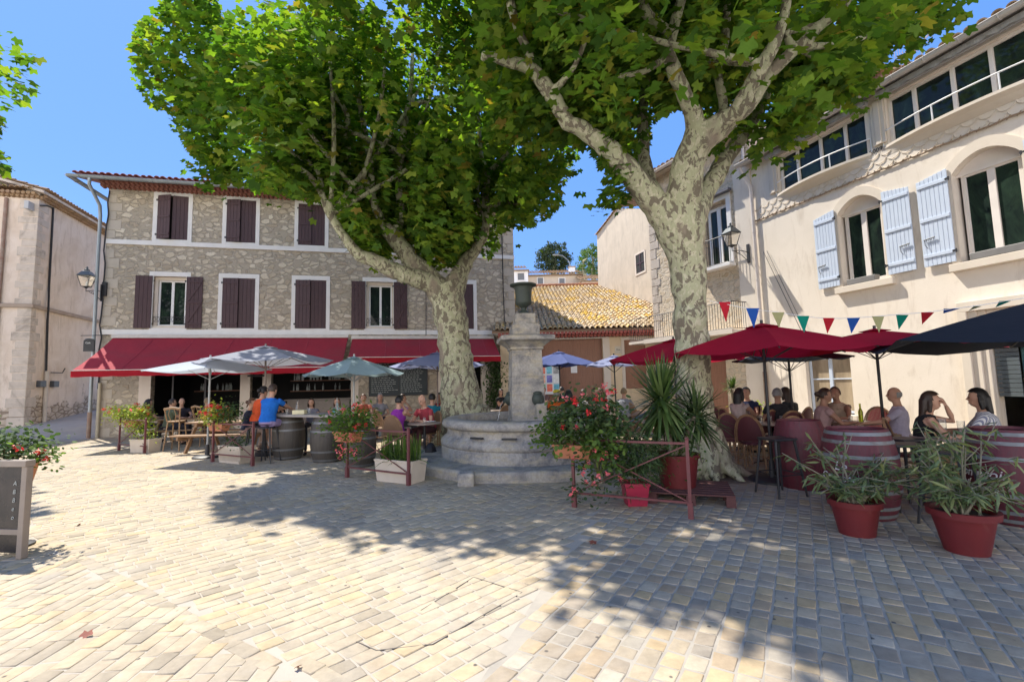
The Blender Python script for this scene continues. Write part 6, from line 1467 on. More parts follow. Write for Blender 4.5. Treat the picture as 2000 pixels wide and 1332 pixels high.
# tableware
def bottle(label,loc,mat,h=.3,r=.036,cat='bottle',grp='bottles on the tables'):
    o=obj('bottle',MB().lathe([(r*.9,0),(r,.01),(r,h*.55),(r*.42,h*.74),(r*.38,h*.97),(r*.42,h)],16),mat,smooth=40,loc=loc);return tag(o,label,cat,grp)
def glass(label,loc,r=.033,h=.11):
    o=obj('drinking_glass',MB().lathe([(r*.85,0),(r,h),(r-.002,h),(r*.85-.003,.008),(.001,.008)],14,cap=False),CGLASS,smooth=40,loc=loc);return tag(o,label,'glass','drinking glasses on the tables')
def plate(label,loc,r=.12):
    o=obj('plate',MB().lathe([(r*.6,0),(r,.018),(r-.004,.02),(r*.58,.006),(.001,.006)],24,cap=False),WHITEP,smooth=40,loc=loc);return tag(o,label,'plate','plates on the tables')
tx,ty=TB['round table shared by the woman in pink and the grey haired man']
bottle('yellow green wine bottle on the table of the woman in pink',(tx+.1,ty,.737),GREENGL,.31)
glass('glass left of the yellow green wine bottle',(tx-.12,ty-.05,.737));plate('white plate on the table of the woman in pink',(tx-.15,ty+.1,.737))
tx,ty=TB['large round table with glasses between the two dark haired women at the right']
for k,(a,b,l,h) in enumerate([(-.26,-.1,'tall carafe glass before the woman in the black top',.24),(.02,-.05,'ribbed tall glass in the middle of the two women\'s table',.2),(.14,-.12,'short glass close to the striped shirt woman',.11),(.22,.05,'second short glass at the striped shirt woman\'s side',.11)]):glass(l,(tx+a,ty+b,.737),.04,h)
plate('small plate beside the ribbed glass on the women\'s table',(tx-.1,ty+.14,.737),.09)
tx,ty=TB['worn round table at the foot of the black parasol pole on the right terrace']
for a,b,l in((-.2,-.1,'glass left of the black parasol pole'),(.22,0,'glass right of the black parasol pole'),(.1,.15,'glass behind the black parasol pole')):glass(l,(tx+a,ty+b,.737))
tx,ty=TB['round table between the long haired woman and the man facing her']
bottle('small dark red sauce bottle on the long haired woman\'s table',(tx+.1,ty-.05,.737),pm('sauce_red',(.3,.03,.02),None,5,.3,0),.18,.028);glass('glass by the small sauce bottle',(tx-.05,ty-.1,.737))
# plank bar ware
bottle('clear water bottle at the right end of the plank bar',(-3.78,9.95,.992),CGLASS,.33,.042);bottle('clear wine bottle between the man in blue and the child',(-4.75,10.2,.992),CGLASS,.3)
glass('glass in front of the man in blue',(-4.95,10.15,.992));glass('tumbler beside the cheese box on the plank bar',(-4.45,10.1,.992),.04,.12);glass('second small tumbler on the plank bar by the water bottle',(-3.62,9.85,.992))
o=obj('bread_box',MB().box(-.13,.13,-.09,.09,0,.09),pm('cream_card',(.72,.66,.42),None,5,.7,.1),bevel=.008,loc=(-4.62,10.05,.992));tag(o,'cream coloured box on the plank bar','box')
tx,ty=TB['round table between the woman in purple and the man in the red polo'];glass('glass between the woman in purple and the man in the red polo',(tx,ty,.737));plate('plate in front of the man in the red polo',(tx+.12,ty+.1,.737))
tx,ty=TB['round table with a dark top left of the plane trunk'];plate('plate on the dark topped table left of the trunk',(tx,ty,.737));glass('glass on the dark topped table left of the trunk',(tx+.15,ty,.737))
tx,ty=TB['round table below the blackboard'];plate('plate on the table below the blackboard',(tx,ty,.737));glass('glass on the table below the blackboard',(tx+.18,ty,.737))
tx,ty=TB['round table behind the fountain basin, right of the pillar'];plate('plate on the table behind the fountain basin',(tx,ty,.737));glass('glass on the table behind the fountain basin',(tx-.18,ty,.737))
glass('glass on the picnic table right of the fountain',(3.25,11.2,.747));plate('plate on the picnic table right of the fountain',(3.4,11.6,.747))
glass('glass on the long picnic table behind the begonias',(-7.0,12.1,.747));plate('plate on the long picnic table behind the begonias',(-7.6,12.2,.747))
# bags
WICK=weave('wicker',(.36,.24,.12),(.24,.15,.08))
t=thing('basket_bag','wide tan basket bag beside the woman in the black top','bag',(xz(1822,5.75),5.75,.47),.1)
m=MB();n=24
pr=[(.13,.0),(.2,.1),(.235,.2)];vs=[]
for r,z in pr+[(.225,.2),(.12,.02)]:
    for j in range(n):a=2*PI*j/n;vs.append((r*math.cos(a),r*.42*math.sin(a),z+(.0 if z<.15 else .03*math.cos(2*a))))
m.add(vs,[(i*n+j,i*n+(j+1)%n,(i+1)*n+(j+1)%n,(i+1)*n+j) for i in range(4) for j in range(n)]);obj('basket',m,WICK,t,smooth=50)
m=MB();m.tube([(-.1,.03,.2),(-.06,.08,.34),(.06,.08,.34),(.1,.03,.2)],.01,6);obj('handle',m,WOOD,t)
m=MB();m.box(-.3,.3,-.12,.12,-.03,-.001);
for x in(-.24,.24):m.tube([(x,0,-.03),(x,0,-.47)],.02,6)
o=obj('bench_seat',m,WOOD,bevel=.004,loc=t.location,rz=.1);tag(o,'low wooden bench carrying the basket bag','bench')
o=obj('backpack',remesh(MB().ball((0,0,.17),(.12,.16,.19),12,8).ball((.08,0,.12),(.06,.12,.1),10,6),.015),pm('black_nylon',(.02,.02,.025),None,9,.6,.3),loc=(-1.75,9.75,0));tag(o,'black rucksack on the ground by the red polo man\'s feet','bag')
t=thing('shopping_bag','pale green shopping bag with a white print behind the fountain rim','bag',(xz(942,12.1),12.1,.5),.2);m=MB();m.prism([(-.2,0),(.2,0),(.17,.46),(-.15,.46)],-.08,.08);obj('bag_body',m,fabric('mint_bag',(.35,.58,.52)),t,bevel=.02)
m=MB();m.box(-.1,.1,-.085,-.081,.12,.36);obj('bag_print',m,WHITEP,t)
tag(obj('stool_under_bag',MB().lathe([(.18,0),(.18,.03),(.03,.05),(.03,.44),(.2,.46),(.2,.5)],16),IRON,loc=(xz(942,12.1),12.1,0)),'small round stool carrying the pale green bag','stool')
bpy.data.objects['stool_under_bag'].name='stool'
# ================= LANTERNS
def lantern(label,loc,ang,arm=.55,s=1.0):
    t=thing('wall_lantern',label,'street lamp',loc,ang,'black wall lanterns')   # arm along local +x from the wall, lamp at tip
    X=arm;m=MB()
    m.box(-.03,.0,-.05,.05,-.35,.25);m.tube([(0,0,.0),(X*.5,0,.03),(X,0,.0),(X,0,.12)],.014,6);m.tube([(0,0,-.3),(X*.4,0,-.12),(X*.8,0,-.02)],.011,6)
    m.tube([(X*.55+.05*math.cos(k*.8)*(1-k/12),0,-.06+.05*math.sin(k*.8)*(1-k/12)) for k in range(9)],.008,5);obj('bracket',m,IRON,t,smooth=50)
    m=MB();z0=.16;a,b=.09*s,.17*s;h=.34*s
    for sx,sy in((1,1),(1,-1),(-1,-1),(-1,1)):m.bar((X+sx*a,sy*a,z0),(X+sx*b,sy*b,z0+h),.016)
    for r,z in((a,z0),(b,z0+h)):
        for (p,q) in(((r,r),(r,-r)),((r,-r),(-r,-r)),((-r,-r),(-r,r)),((-r,r),(r,r))):m.bar((X+p[0],p[1],z),(X+q[0],q[1],z),.016)
    m.lathe([(.02,.1),(a,z0)],12,(X,0,0));o=obj('lantern_frame',m,IRON,t)
    m=MB();M=Matrix.Translation((X,0,0))@Matrix.Rotation(PI/4,4,'Z');m.lathe([(b*1.5,z0+h),(b*1.5,z0+h+.02),(b*.75,z0+h+.16*s),(b*.45,z0+h+.18*s),(b*.45,z0+h+.22*s),(.03,z0+h+.25*s),(.03,z0+h+.3*s),(.001,z0+h+.33*s)],4,M=M);obj('lantern_roof',m,pm('lantern_metal',(.05,.06,.065),(.08,.09,.095),5,.35,.05,metal=.5),o)
    m=MB();
    for i in range(4):
        c=[(1,1),(1,-1),(-1,-1),(-1,1)];p=c[i];q=c[(i+1)%4];m.add([(X+p[0]*a*.95,p[1]*a*.95,z0),(X+q[0]*a*.95,q[1]*a*.95,z0),(X+q[0]*b*.95,q[1]*b*.95,z0+h),(X+p[0]*b*.95,p[1]*b*.95,z0+h)],[(0,1,2,3)])
    obj('lantern_glass',m,LGLASS,o);m=MB();m.lathe([(.03,.14),(.04,.2),(.045,.3),(.02,.36)],10,(X,0,0));obj('bulb',m,WHITEP,o,smooth=60);return t
lantern('black wall lantern on the left corner of the stone house',fpt(.0,.12,5.15),FA+PI,.45,1.1)
s_=Vector((math.sin(SA2),-math.cos(SA2),0));p_=R0+Vector((math.cos(SA),math.sin(SA),0))*.25
lantern('black wall lantern on a scrolled bracket beside the tall balcony window',(p_.x+s_.x*.05,p_.y+s_.y*.05,5.45),math.atan2(s_.y,s_.x)-.15,.62,1.1)
t=thing('hanging_sign','small dark hanging shop sign with a scrolled top under the left wall lantern','sign',fpt(-.12,.3,3.05),FA)
m=MB();m.tube([(-.3,0,.5),(.55,0,.52)],.012,6);m.box(-.2,.12,-.015,.015,-.05,.34);m.ball((-.04,0,.34),(.15,.02,.07));obj('sign_panel',m,IRON,t);tm=textmesh('Café',.08);tm.transform(Matrix.Translation((-.14,-.02,.22)));obj('sign_text',tm,WHITEP,t)
# ================= BUNTING
t=thing('bunting','string of red, blue, yellow and green pennants across the right terrace','bunting',(0,0,0))
bp=[(1386,588,6.3),(1470,604,6.1),(1520,610,6.0),(1570,618,5.9),(1620,622,5.8),(1665,621,5.7),(1712,618,5.6),(1757,614,5.6),(1810,610,5.5),(1862,603,5.5),(1910,597,5.45),(1965,588,5.4),(2040,576,5.3)]
bpts=[P(*q) for q in bp];sp_,_=spline(bpts,[1]*len(bpts),step=.12,wob=0);m=MB();m.tube(sp_,.004,4);obj('cord',m,WHITEP,t)
cols=[('red',(.62,.03,.05)),('blue',(.03,.12,.48)),('olive',(.45,.45,.22)),('green',(.01,.28,.20))]
FL=[(1404,1427,590,629,0),(1457,1483,602,641,1),(1507,1532,610,640,2),(1556,1581,617,650,3),(1607,1631,621,650,0),(1654,1680,621,650,1),(1703,1727,618,650,2),(1750,1775,615,642,3),(1799,1825,610,631,0),(1843,1875,603,608,1),(1902,1918,598,603,2),(1952,1975,588,596,3)]
for (x0,x1,y0,y1,c) in FL:
    d=np.interp((x0+x1)/2,[q[0] for q in bp],[q[2] for q in bp]);a=P(x0,y0,d);b=P(x1,y0+ (x1-x0)*0,d-.03)
    c_=(a+b)/2;hh=.2;drop=(P(x0,y0,d).z-P(x0,y1,d).z);k=max(drop,.03);off=math.sqrt(max(0,.24**2-k*k)) if k<.2 else .02
    tip=c_+Vector((off*.3,off*.8,-k));mm=(a+b)/2*.5+tip*.5+Vector((0,.012,0))
    m=MB();m.add([a,b,tip,mm],[(0,1,3),(1,2,3),(2,0,3)]);obj('pennant',m,fabric('pennant_'+cols[c][0],cols[c][1],.35),t)
# ================= LEFT MENU BOARD
t=thing('menu_stand','brown wooden framed glass menu stand cut by the left edge of the frame','menu stand',G(42,1090),math.radians(172))
# local +x runs out of frame to the left
FRW=pm('taupe_frame',(.27,.22,.18),(.22,.18,.15),5,.5,.1);hh=.86
m=MB();m.box(-.03,.03,-.03,.03,0,hh);obj('post',m,FRW,t,bevel=.005);m=MB();m.box(1.45,1.51,-.03,.03,0,hh);obj('post',m,FRW,t,bevel=.005)
m=MB();m.box(-.03,1.51,-.045,.045,hh,hh+.06);obj('top_rail',m,FRW,t,bevel=.005);m=MB();m.box(.03,1.45,-.02,.02,.22,.27);obj('lower_rail',m,FRW,t)
m=MB();m.box(.03,1.45,-.008,.008,.27,hh);m.box(.03,1.45,-.008,.008,.05,.22);obj('glass_panel',m,pm('smoked_panel',(.008,.009,.011),(.05,.04,.035),4,.25,.05),t)
m=MB()
for k,tx_ in enumerate(('A','B','B','e','o')):
    me=textmesh(tx_,.06,.001,.2);me.transform(Matrix.Rotation(PI,4,'Z')@Matrix.Translation((-.14,.0,.68-.08*k)));me.transform(Matrix.Translation((0,.011,0)));obj('chalk_letter',me,CHK,t)
t=thing('potted_geranium','geraniums in a terracotta pot standing behind the menu stand','potted plant',G(42,1090)+Vector((-.45,.35,0)))
m=MB();m.tube([(0,0,0),(0,0,.62)],.03,8);m.lathe([(.16,0),(.16,.02),(.03,.04)],16);obj('plant_stand',m,IRON,t)
m=MB();m.lathe([(.1,.62),(.15,.84),(.16,.85),(.14,.85),(.1,.8)],24);obj('pot',m,TERRA,t,smooth=35);p=bush(t,(-.1,0,.96),(.27,.24,.15),80,10,.045,LEAFD,91);flowers(t,[np.array([.22,-.02,.97]),np.array([.26,0,.88]),np.array([.12,-.15,1.02])],PETR,92)
bush(t,(.2,0,.93),(.12,.1,.07),18,8,.04,LEAF2,93)
# fallen leaves
for k,(px,py,s) in enumerate([(341,680/2+900,.035),(310,1026,.03),(1160,1060,.03),(582,1307,.02)]):
    px={0:171,1:155}.get(k,px);py={0:1240,1:1026}.get(k,py);q=G(px,py);o=obj('fallen_leaf',leafmesh('fallen_leaf',np.array([[0,0,0.]]),s*1.6,k+5,up=.9,droop=0),pm('dry_leaf',(.30,.09,.05),(.2,.05,.03),9,.7,.1),loc=(q.x,q.y,.02))
    tag(o,['red brown fallen leaf on the pale paving at the lower left','small dark fallen leaf near the menu stand on the paving','small dry leaf at the edge of the tree shadow','tiny brown leaf at the bottom edge of the picture'][k],'leaf','fallen leaves')

# ================= PEOPLE
SKIN=[pm('skin_light',(.52,.30,.21),(.46,.25,.17),6,.55,.05),pm('skin_tan',(.38,.21,.14),(.33,.17,.11),6,.55,.05)]
HAIRC=dict(black=(.012,.010,.010),brown=(.05,.028,.018),auburn=(.10,.045,.022),grey=(.30,.29,.28),white=(.55,.54,.52),blond=(.30,.20,.10))
def hairmat(n): return pm('hair_'+n,HAIRC[n],tuple(k*.6 for k in HAIRC[n]),18,.5,.5,.004,stretch=(1,1,.25))
def clothmat(c,name): 
    if name=='stripe' and 'cloth_stripe' not in MATS:
        b=NB('cloth_stripe');w=b.n('TexWave');w.bands_direction='Y';w.inputs['Scale'].default_value=14;w.inputs['Distortion'].default_value=.6;b.l(b.coord(),w.inputs[0]);b.col(b.ramp(w.outputs[1],[(.4,(.62,.62,.64)),(.6,(.20,.22,.32))]));b.set(Roughness=.9);b.bump(b.noise(b.coord(),7,3),.6,.02);MATS['cloth_stripe']=b.m
    return pm('cloth_'+name,c,tuple(k*.62 for k in c),5,.9,.8,.022)
def ik(S,T,l1,l2,hint):
    d=T-S;L=min(d.length,(l1+l2)*.995);dn=d.normalized();a=(l1*l1-l2*l2+L*L)/(2*L);h=math.sqrt(max(0,l1*l1-a*a));hv=(hint-dn*hint.dot(dn)).normalized();return S+dn*a+hv*h,S+dn*L
PCOUNT=0
def person(label,x,y,face,seat=.46,lean=.1,arms=('table','table'),shirt=((.3,.3,.3),'grey'),pants=((.05,.05,.07),'navy'),hair=('brown','short'),skin=0,scale=1.0,sleeve=.5,leg='long',vox=.016,headyaw=0,headpitch=0,stand=False,hat=None,legs='fwd',z0=0,female=False,turn=0):
    global PCOUNT;PCOUNT+=1;face-=math.atan2(x,y)
    s=scale;V=Vector;t=thing('person',label,'person',(x,y,z0),face,'people on the terraces')
    m=MB();Z=(seat+.09*s) if not stand else .93*s
    pel=V((0,0,Z));up=V((math.sin(lean),0,math.cos(lean)));fw=V((math.cos(lean),0,-math.sin(lean)))
    sh=pel+up*.46*s;neck=pel+up*.50*s;hc=neck+V((math.sin(lean*.4),0,math.cos(lean*.4)))*.165*s+fw*.03*s
    W=.165*s if female else .185*s
    # torso
    wa=.125 if female else .145
    cs=[(pel-up*.05*s,(.15*s,.11*s)),(pel+up*.04*s,(.168*s,.125*s)),(pel+up*.16*s,(wa*s,.105*s)),(pel+up*.30*s,(.150*s if female else .165*s,.118*s)),(pel+up*.40*s,(W*.98,.105*s)),(sh-up*.015*s,(W*.80,.075*s)),(neck,(.062*s,.058*s))]
    m.tube([c for c,_ in cs],[r for _,r in cs],18,side=(0,1,0))
    if female:
        for q in(-1,1):m.ball(pel+up*.31*s+fw*.09*s+V((0,q*.07*s,0)),.062*s)
    m.tube([neck-up*.03*s,hc],[.056*s,.05*s],12)
    # head
    Rh=Matrix.Translation(hc)@Matrix.Rotation(headyaw,4,'Z')@Matrix.Rotation(headpitch,4,'Y')
    m.ball((0,0,.012*s),(.092*s,.074*s,.108*s),16,12,Rh);m.ball((.028*s,0,-.055*s),(.062*s,.052*s,.062*s),12,8,Rh)
    m.tube([Rh@V((.085*s,0,.02*s)),Rh@V((.108*s,0,-.028*s))],[.009*s,.017*s],8);m.ball((.085*s,0,-.062*s),(.013*s,.024*s,.011*s),10,6,Rh)
    for q in(-1,1):m.ball((-.005*s,q*.075*s,-.01*s),(.02*s,.011*s,.032*s),8,6,Rh)
    seg=[('torso',pel,neck),('neck',neck,hc-V((0,0,.07*s))),('head',hc,hc+V((0,0,.02)))]
    # legs
    for q in(-1,1):
        hip=pel+V((0,q*.085*s,-.01*s))
        if stand:knee=V((.04*s,q*.10*s,.49*s));ank=V((-.02*s,q*.11*s,.08*s))
        elif legs=='dangle':knee=V((.40*s,q*.12*s,Z-.05));ank=V((.26*s,q*.10*s,Z-.05-.40*s))
        elif legs=='cross':knee=V((.42*s,q*.05*s,Z+.01*(q>0)));ank=V((.45*s-.12*q*s,q*-.05*s,.09*s+(.12 if q>0 else 0)))
        else:knee=V((.43*s,q*.11*s,max(Z-.03,.42*s)));ank=V(((.40+.08*q)*s,q*.11*s,.085*s))
        m.tube([hip,hip.lerp(knee,.5),knee,knee.lerp(ank,.35),ank],[.088*s,.074*s,.056*s,.056*s,.036*s],14)
        toe=ank+V((.15*s,q*.02*s,-.055*s));m.tube([ank+V((-.03*s,0,-.03*s)),ank+V((.04*s,0,-.04*s)),toe],[.038*s,(.042*s,.036*s),(.034*s,.022*s)],10,side=(0,1,0))
        seg+=[('thigh',hip,knee),('shin',knee,ank),('foot',ank-V((0,0,.04*s)),toe)]
    for q,mode in zip((-1,1),arms):
        S=sh+V((0,q*(W+.012*s),-.035*s)) ;hint=V((-.3,q*.7,-.8))
        if mode=='table':T=V((.42*s,q*.12*s,max(seat+.31,Z+.18)))+fw*.02
        elif mode=='chin':T=hc+V((.10*s,q*.04*s,-.13*s));hint=V((.6,q*.5,-1))
        elif mode=='mouth':T=hc+V((.15*s,q*.03*s,-.07*s));hint=V((.5,q*.6,-1))
        elif mode=='raise':T=hc+V((.30*s,q*.12*s,-.06*s));hint=V((.5,q*.6,-1))
        elif mode=='lap':T=V((.24*s,q*.07*s,Z+.11*s))
        elif mode=='reach':T=V((.62*s,q*.15*s,max(seat+.32,Z+.2)))
        elif mode=='back':T=hc+V((-.09*s,q*.05*s,-.05*s));hint=V((.6,q,.3))
        elif mode=='cross':T=V((.2*s,-q*.10*s,Z+.28*s))
        else:T=S+V((.08*s,q*.10*s,-.52*s))
        E,Hn=ik(S,T,.275*s,.245*s,hint)
        m.tube([S+V((0,-q*.03*s,.005)),S.lerp(E,.5),E,E.lerp(Hn,.4),Hn],[.05*s,.043*s,.035*s,.034*s,.023*s],12)
        d=(Hn-E).normalized();pn=V((0,0,-1)) if abs(d.z)<.7 else V((-1,0,0));sd=d.cross(pn).normalized()*(-q);pn=sd.cross(d)*(-q)
        if pn.z>0 and abs(d.z)<.7:pn=-pn
        m.tube([Hn-d*.01,Hn+d*.045*s,Hn+d*.085*s],[(.024*s,.017*s),(.037*s,.015*s),(.036*s,.013*s)],10,side=sd)
        for k in range(4):
            o_=sd*((k-1.5)*.0195*s);l=(.070,.080,.076,.060)[k]*s;b0=Hn+d*.08*s+o_
            m.tube([b0-d*.02,b0+d*l*.4,b0+d*l*.75+pn*l*.3,b0+d*l*.82+pn*l*.7],[.0095*s,.009*s,.0085*s,.007*s],7)
        b0=Hn+d*.025*s-sd*.03*s;m.tube([b0,b0-sd*.02*s+d*.03*s+pn*.01,b0-sd*.018*s+d*.06*s+pn*.02],[.012*s,.011*s,.008*s],7)
        seg+=[('uparm',S,E),('forearm',E,Hn),('hand',Hn,Hn+d*.15*s)]
    me=remesh(m,vox,2,'body');obj('body',me,SKIN[skin],t)
    nv=len(me.vertices);co=np.empty(nv*3);me.vertices.foreach_get('co',co);co=co.reshape(-1,3);no=np.empty(nv*3);me.vertices.foreach_get('normal',no);no=no.reshape(-1,3)
    best=np.full(nv,9.);bi=np.zeros(nv,int);bt=np.zeros(nv)
    for i,(nm,a,b) in enumerate(seg):
        a=np.array(a);d=np.array(b)-a;L=max((d*d).sum(),1e-9);tt=((co-a)@d)/L;tc=np.clip(tt,0,1);dist=np.linalg.norm(co-(a+tc[:,None]*d),axis=1)-{'torso':.085,'thigh':.03,'head':.03,'uparm':.005}.get(nm,0)*s
        k=dist<best;best[k]=dist[k];bi[k]=i;bt[k]=tc[k]
    names=np.array([q[0] for q in seg])[bi]
    nl=len(me.polygons);lt=np.empty(nl,int);me.polygons.foreach_get('loop_total',lt);lv=np.empty(len(me.loops),int);me.loops.foreach_get('vertex_index',lv);F=lv.reshape(-1,4) if (lt==4).all() else None
    def shell(name,mask,off,mat,cut=1):
        if F is None:return None
        f=F[mask[F].all(1)]
        if not len(f):return None
        u,inv=np.unique(f,return_inverse=True);P_=co[u]+no[u]*off
        return obj(name,npmesh(name,P_,inv.reshape(-1,4),4,True),mat,t)
    hd=(co-np.array(hc))
    shirt_m=(names=='torso')&(~((bt>.97)))|((names=='uparm')&(bt<sleeve))|((names=='forearm')&(bt<(sleeve-1)))
    upn=np.array(up);hz=(co-np.array(pel))@upn
    shirt_m&=(hz>-.02*s)|(names=='uparm')|(names=='forearm');shirt_m|=(names=='thigh')&(hz>-.0*s)&(np.abs(hd[:,1])<.3)&((co-np.array(pel))@np.array(fw)<.02)
    if sleeve<=.05:shirt_m&=~((names=='uparm'))
    shell('shirt',shirt_m,.012*s,clothmat(*shirt))
    pm_=(names=='thigh')|((names=='torso')&(hz<.07*s))
    if leg=='long':pm_|=(names=='shin')&(bt<.93)
    elif leg=='short':pm_&=~((names=='thigh')&(bt>.85))
    shell('trousers' if leg=='long' else 'shorts',pm_,.009*s,clothmat(*pants))
    shell('shoes',(names=='foot'),.006*s,clothmat((.04,.035,.03),'shoe') if leg=='long' else clothmat((.5,.48,.45),'paleshoe'))
    Ri=np.array(Rh.inverted());hl=np.c_[co,np.ones(nv)]@Ri.T;hl=hl[:,:3]/s
    hcol,hst=hair
    head=(names=='head')|((names=='neck')&(hl[:,0]<0))
    if hst!='bald':
        hm_=head&(((hl[:,2]>.055+.15*np.maximum(hl[:,0],0)))|((hl[:,0]<.012)&(hl[:,2]>(-.075 if hst=='short' else -.11))))&~((np.abs(hl[:,1])>.066)&(hl[:,2]<.0)&(hl[:,0]>-.03))
        o=shell('hair',hm_,.016*s if hst=='short' else .02*s,hairmat(hcol))
    if hst=='bald':
        shell('hair',head&(hl[:,0]<.0)&(hl[:,2]<.045)&(hl[:,2]>-.06),.008*s,hairmat(hcol))
    if hst in('long','mid'):
        L=.34 if hst=='long' else .17;h=MB();q=[Rh@V((-.03*s,0,.07*s)),Rh@V((-.075*s,0,0)),Rh@V((-.085*s,0,-.10*s))];e=q[-1]+V((-.02-.25*math.sin(max(lean,0))*.3,0,-L*s))
        h.tube(q+[q[-1].lerp(e,.5),e],[(.075*s,.05*s),(.088*s,.05*s),(.09*s,.045*s),(.085*s,.036*s),(.035*s,.015*s)],14,side=(0,1,0))
        for z in(-1,1):h.tube([Rh@V((-.01*s,z*.07*s,.05*s)),Rh@V((-.02*s,z*.088*s,-.04*s)),Rh@V((-.03*s,z*.085*s,-.15*s))],[.02*s,.028*s,.02*s],8)
        obj('hair_length',remesh(h,.012,2,'hair_length'),hairmat(hcol),t)
    if hst=='bun':
        h=MB();h.ball((-.115*s,0,.03*s),(.045*s,.05*s,.045*s),10,8,Rh);h.tube([Rh@V((-.10*s,0,-.03*s)),Rh@V((-.13*s,0,-.10*s))],[.02*s,.008*s],8);obj('hair_bun',h,hairmat(hcol),t,smooth=60)
    if hat:
        h=MB();h.lathe([(.10*s,.05*s),(.098*s,.09*s),(.07*s,.13*s),(.01,.14*s)],20,M=Rh);h.add([tuple(Rh@V(p)) for p in[(.08*s,-.06*s,.062*s),(.17*s,-.04*s,.05*s),(.17*s,.04*s,.05*s),(.08*s,.06*s,.062*s),(.08*s,-.06*s,.07*s),(.17*s,-.04*s,.056*s),(.17*s,.04*s,.056*s),(.08*s,.06*s,.07*s)]],[(3,2,1,0),(4,5,6,7),(0,1,5,4),(1,2,6,5),(2,3,7,6)])
        obj('cap',h,clothmat(*hat),t,smooth=50)
    for q in(-1,1):
        e=MB();e.ball((.083*s,q*.028*s,.005*s),(.009*s,.012*s,.008*s),8,6,Rh);obj('eye',e,IRON,t)
    return t
X=xz
NV=clothmat;GREY=((.2,.2,.2),'grey')
# right terrace (largest figures)
person('woman in a black sleeveless top raising a hand to her mouth beside the basket bag',X(1793,6.1),6.1,.12,lean=.18,arms=('table','mouth'),shirt=((.012,.012,.015),'black'),pants=((.09,.08,.09),'charcoal'),hair=('brown','mid'),sleeve=.04,vox=.011,female=True,scale=.98)
person('woman in a striped pale shirt with straight black hair at the far right table',X(1932,6.0),6.0,PI+.05,lean=.12,arms=('table','table'),shirt=((.42,.43,.50),'stripe'),pants=((.03,.03,.04),'dark'),hair=('black','mid'),sleeve=1.0,vox=.012,female=True)
person('white haired man in a pale lilac shirt and khaki trousers facing left',X(1752,7.35),7.35,PI+.15,lean=-.02,arms=('lap','table'),shirt=((.50,.46,.60),'lilac'),pants=((.34,.26,.17),'khaki'),hair=('grey','bald'),sleeve=.7,skin=0,vox=.013)
person('woman in a dusty pink top with her dark hair in a bun, seen from behind',X(1600,7.85),7.85,.35,lean=.12,arms=('table','lap'),shirt=((.46,.30,.30),'dustypink'),pants=((.2,.17,.2),'print'),hair=('brown','bun'),sleeve=.3,skin=1,vox=.013,female=True)
person('person with cropped auburn hair facing the woman in pink across the table corner',X(1638,8.75),8.75,-2.0,lean=.12,arms=('mouth','table'),shirt=((.5,.38,.28),'sand'),hair=('auburn','short'),sleeve=.1,skin=1,vox=.014)
person('grey haired man in a black and grey shirt seated left of the rear parasol pole',X(1520,8.75),8.75,1.6,lean=.15,arms=('table','table'),shirt=((.02,.022,.028),'black2'),hair=('grey','short'),vox=.013,skin=1)
person('woman with loose brown hair leaning beside the grey haired man',X(1545,9.55),9.55,2.2,lean=.2,arms=('table','lap'),shirt=((.03,.035,.04),'ink'),hair=('brown','mid'),female=True,vox=.015)
person('woman with very long black hair in a pale top, just right of the plane trunk',X(1440,9.55),9.55,1.0,lean=.12,arms=('table','table'),shirt=((.55,.45,.42),'blush'),hair=('black','long'),sleeve=.1,skin=1,female=True,vox=.013)
person('curly dark haired person in navy facing the long haired woman',X(1462,10.45),10.45,-1.9,lean=.12,arms=('chin','table'),shirt=((.02,.03,.09),'navy2'),hair=('black','short'),vox=.015)
# plank bar
person('man in a bright blue t-shirt and lilac shorts on a black stool',-5.28,9.97,.95,seat=.75,lean=.22,arms=('reach','reach'),shirt=((.005,.15,.60),'royalblue'),pants=((.36,.28,.50),'lilacshort'),hair=('brown','short'),leg='short',legs='dangle',vox=.013,hat=None,scale=1.05)
person('woman in an orange top with a long dark ponytail beside the man in blue',-5.74,10.4,.7,seat=.75,lean=.22,arms=('reach','reach'),shirt=((.75,.10,.02),'orange'),pants=((.03,.03,.06),'navy'),hair=('black','bun'),leg='short',legs='dangle',sleeve=.1,female=True,vox=.013)
person('small girl in a turquoise top at the back of the plank bar',-4.15,10.95,-1.9,seat=.62,lean=.05,arms=('lap','lap'),shirt=((.16,.42,.42),'turquoise'),hair=('auburn','mid'),scale=.78,sleeve=.05,female=True,vox=.013,z0=.0)
person('child with dark hair behind the glasses on the plank bar',-4.85,11.15,-1.7,seat=.62,lean=.1,arms=('table','table'),shirt=((.2,.2,.25),'slate'),hair=('brown','mid'),scale=.78,female=True,vox=.014)
person('woman in navy on the picnic bench left of the woman in orange',X(476,11.4),11.55,-.3,lean=.15,arms=('chin','table'),shirt=((.015,.018,.05),'darknavy'),pants=((.42,.3,.24),'beige'),hair=('auburn','bun'),female=True,vox=.015)
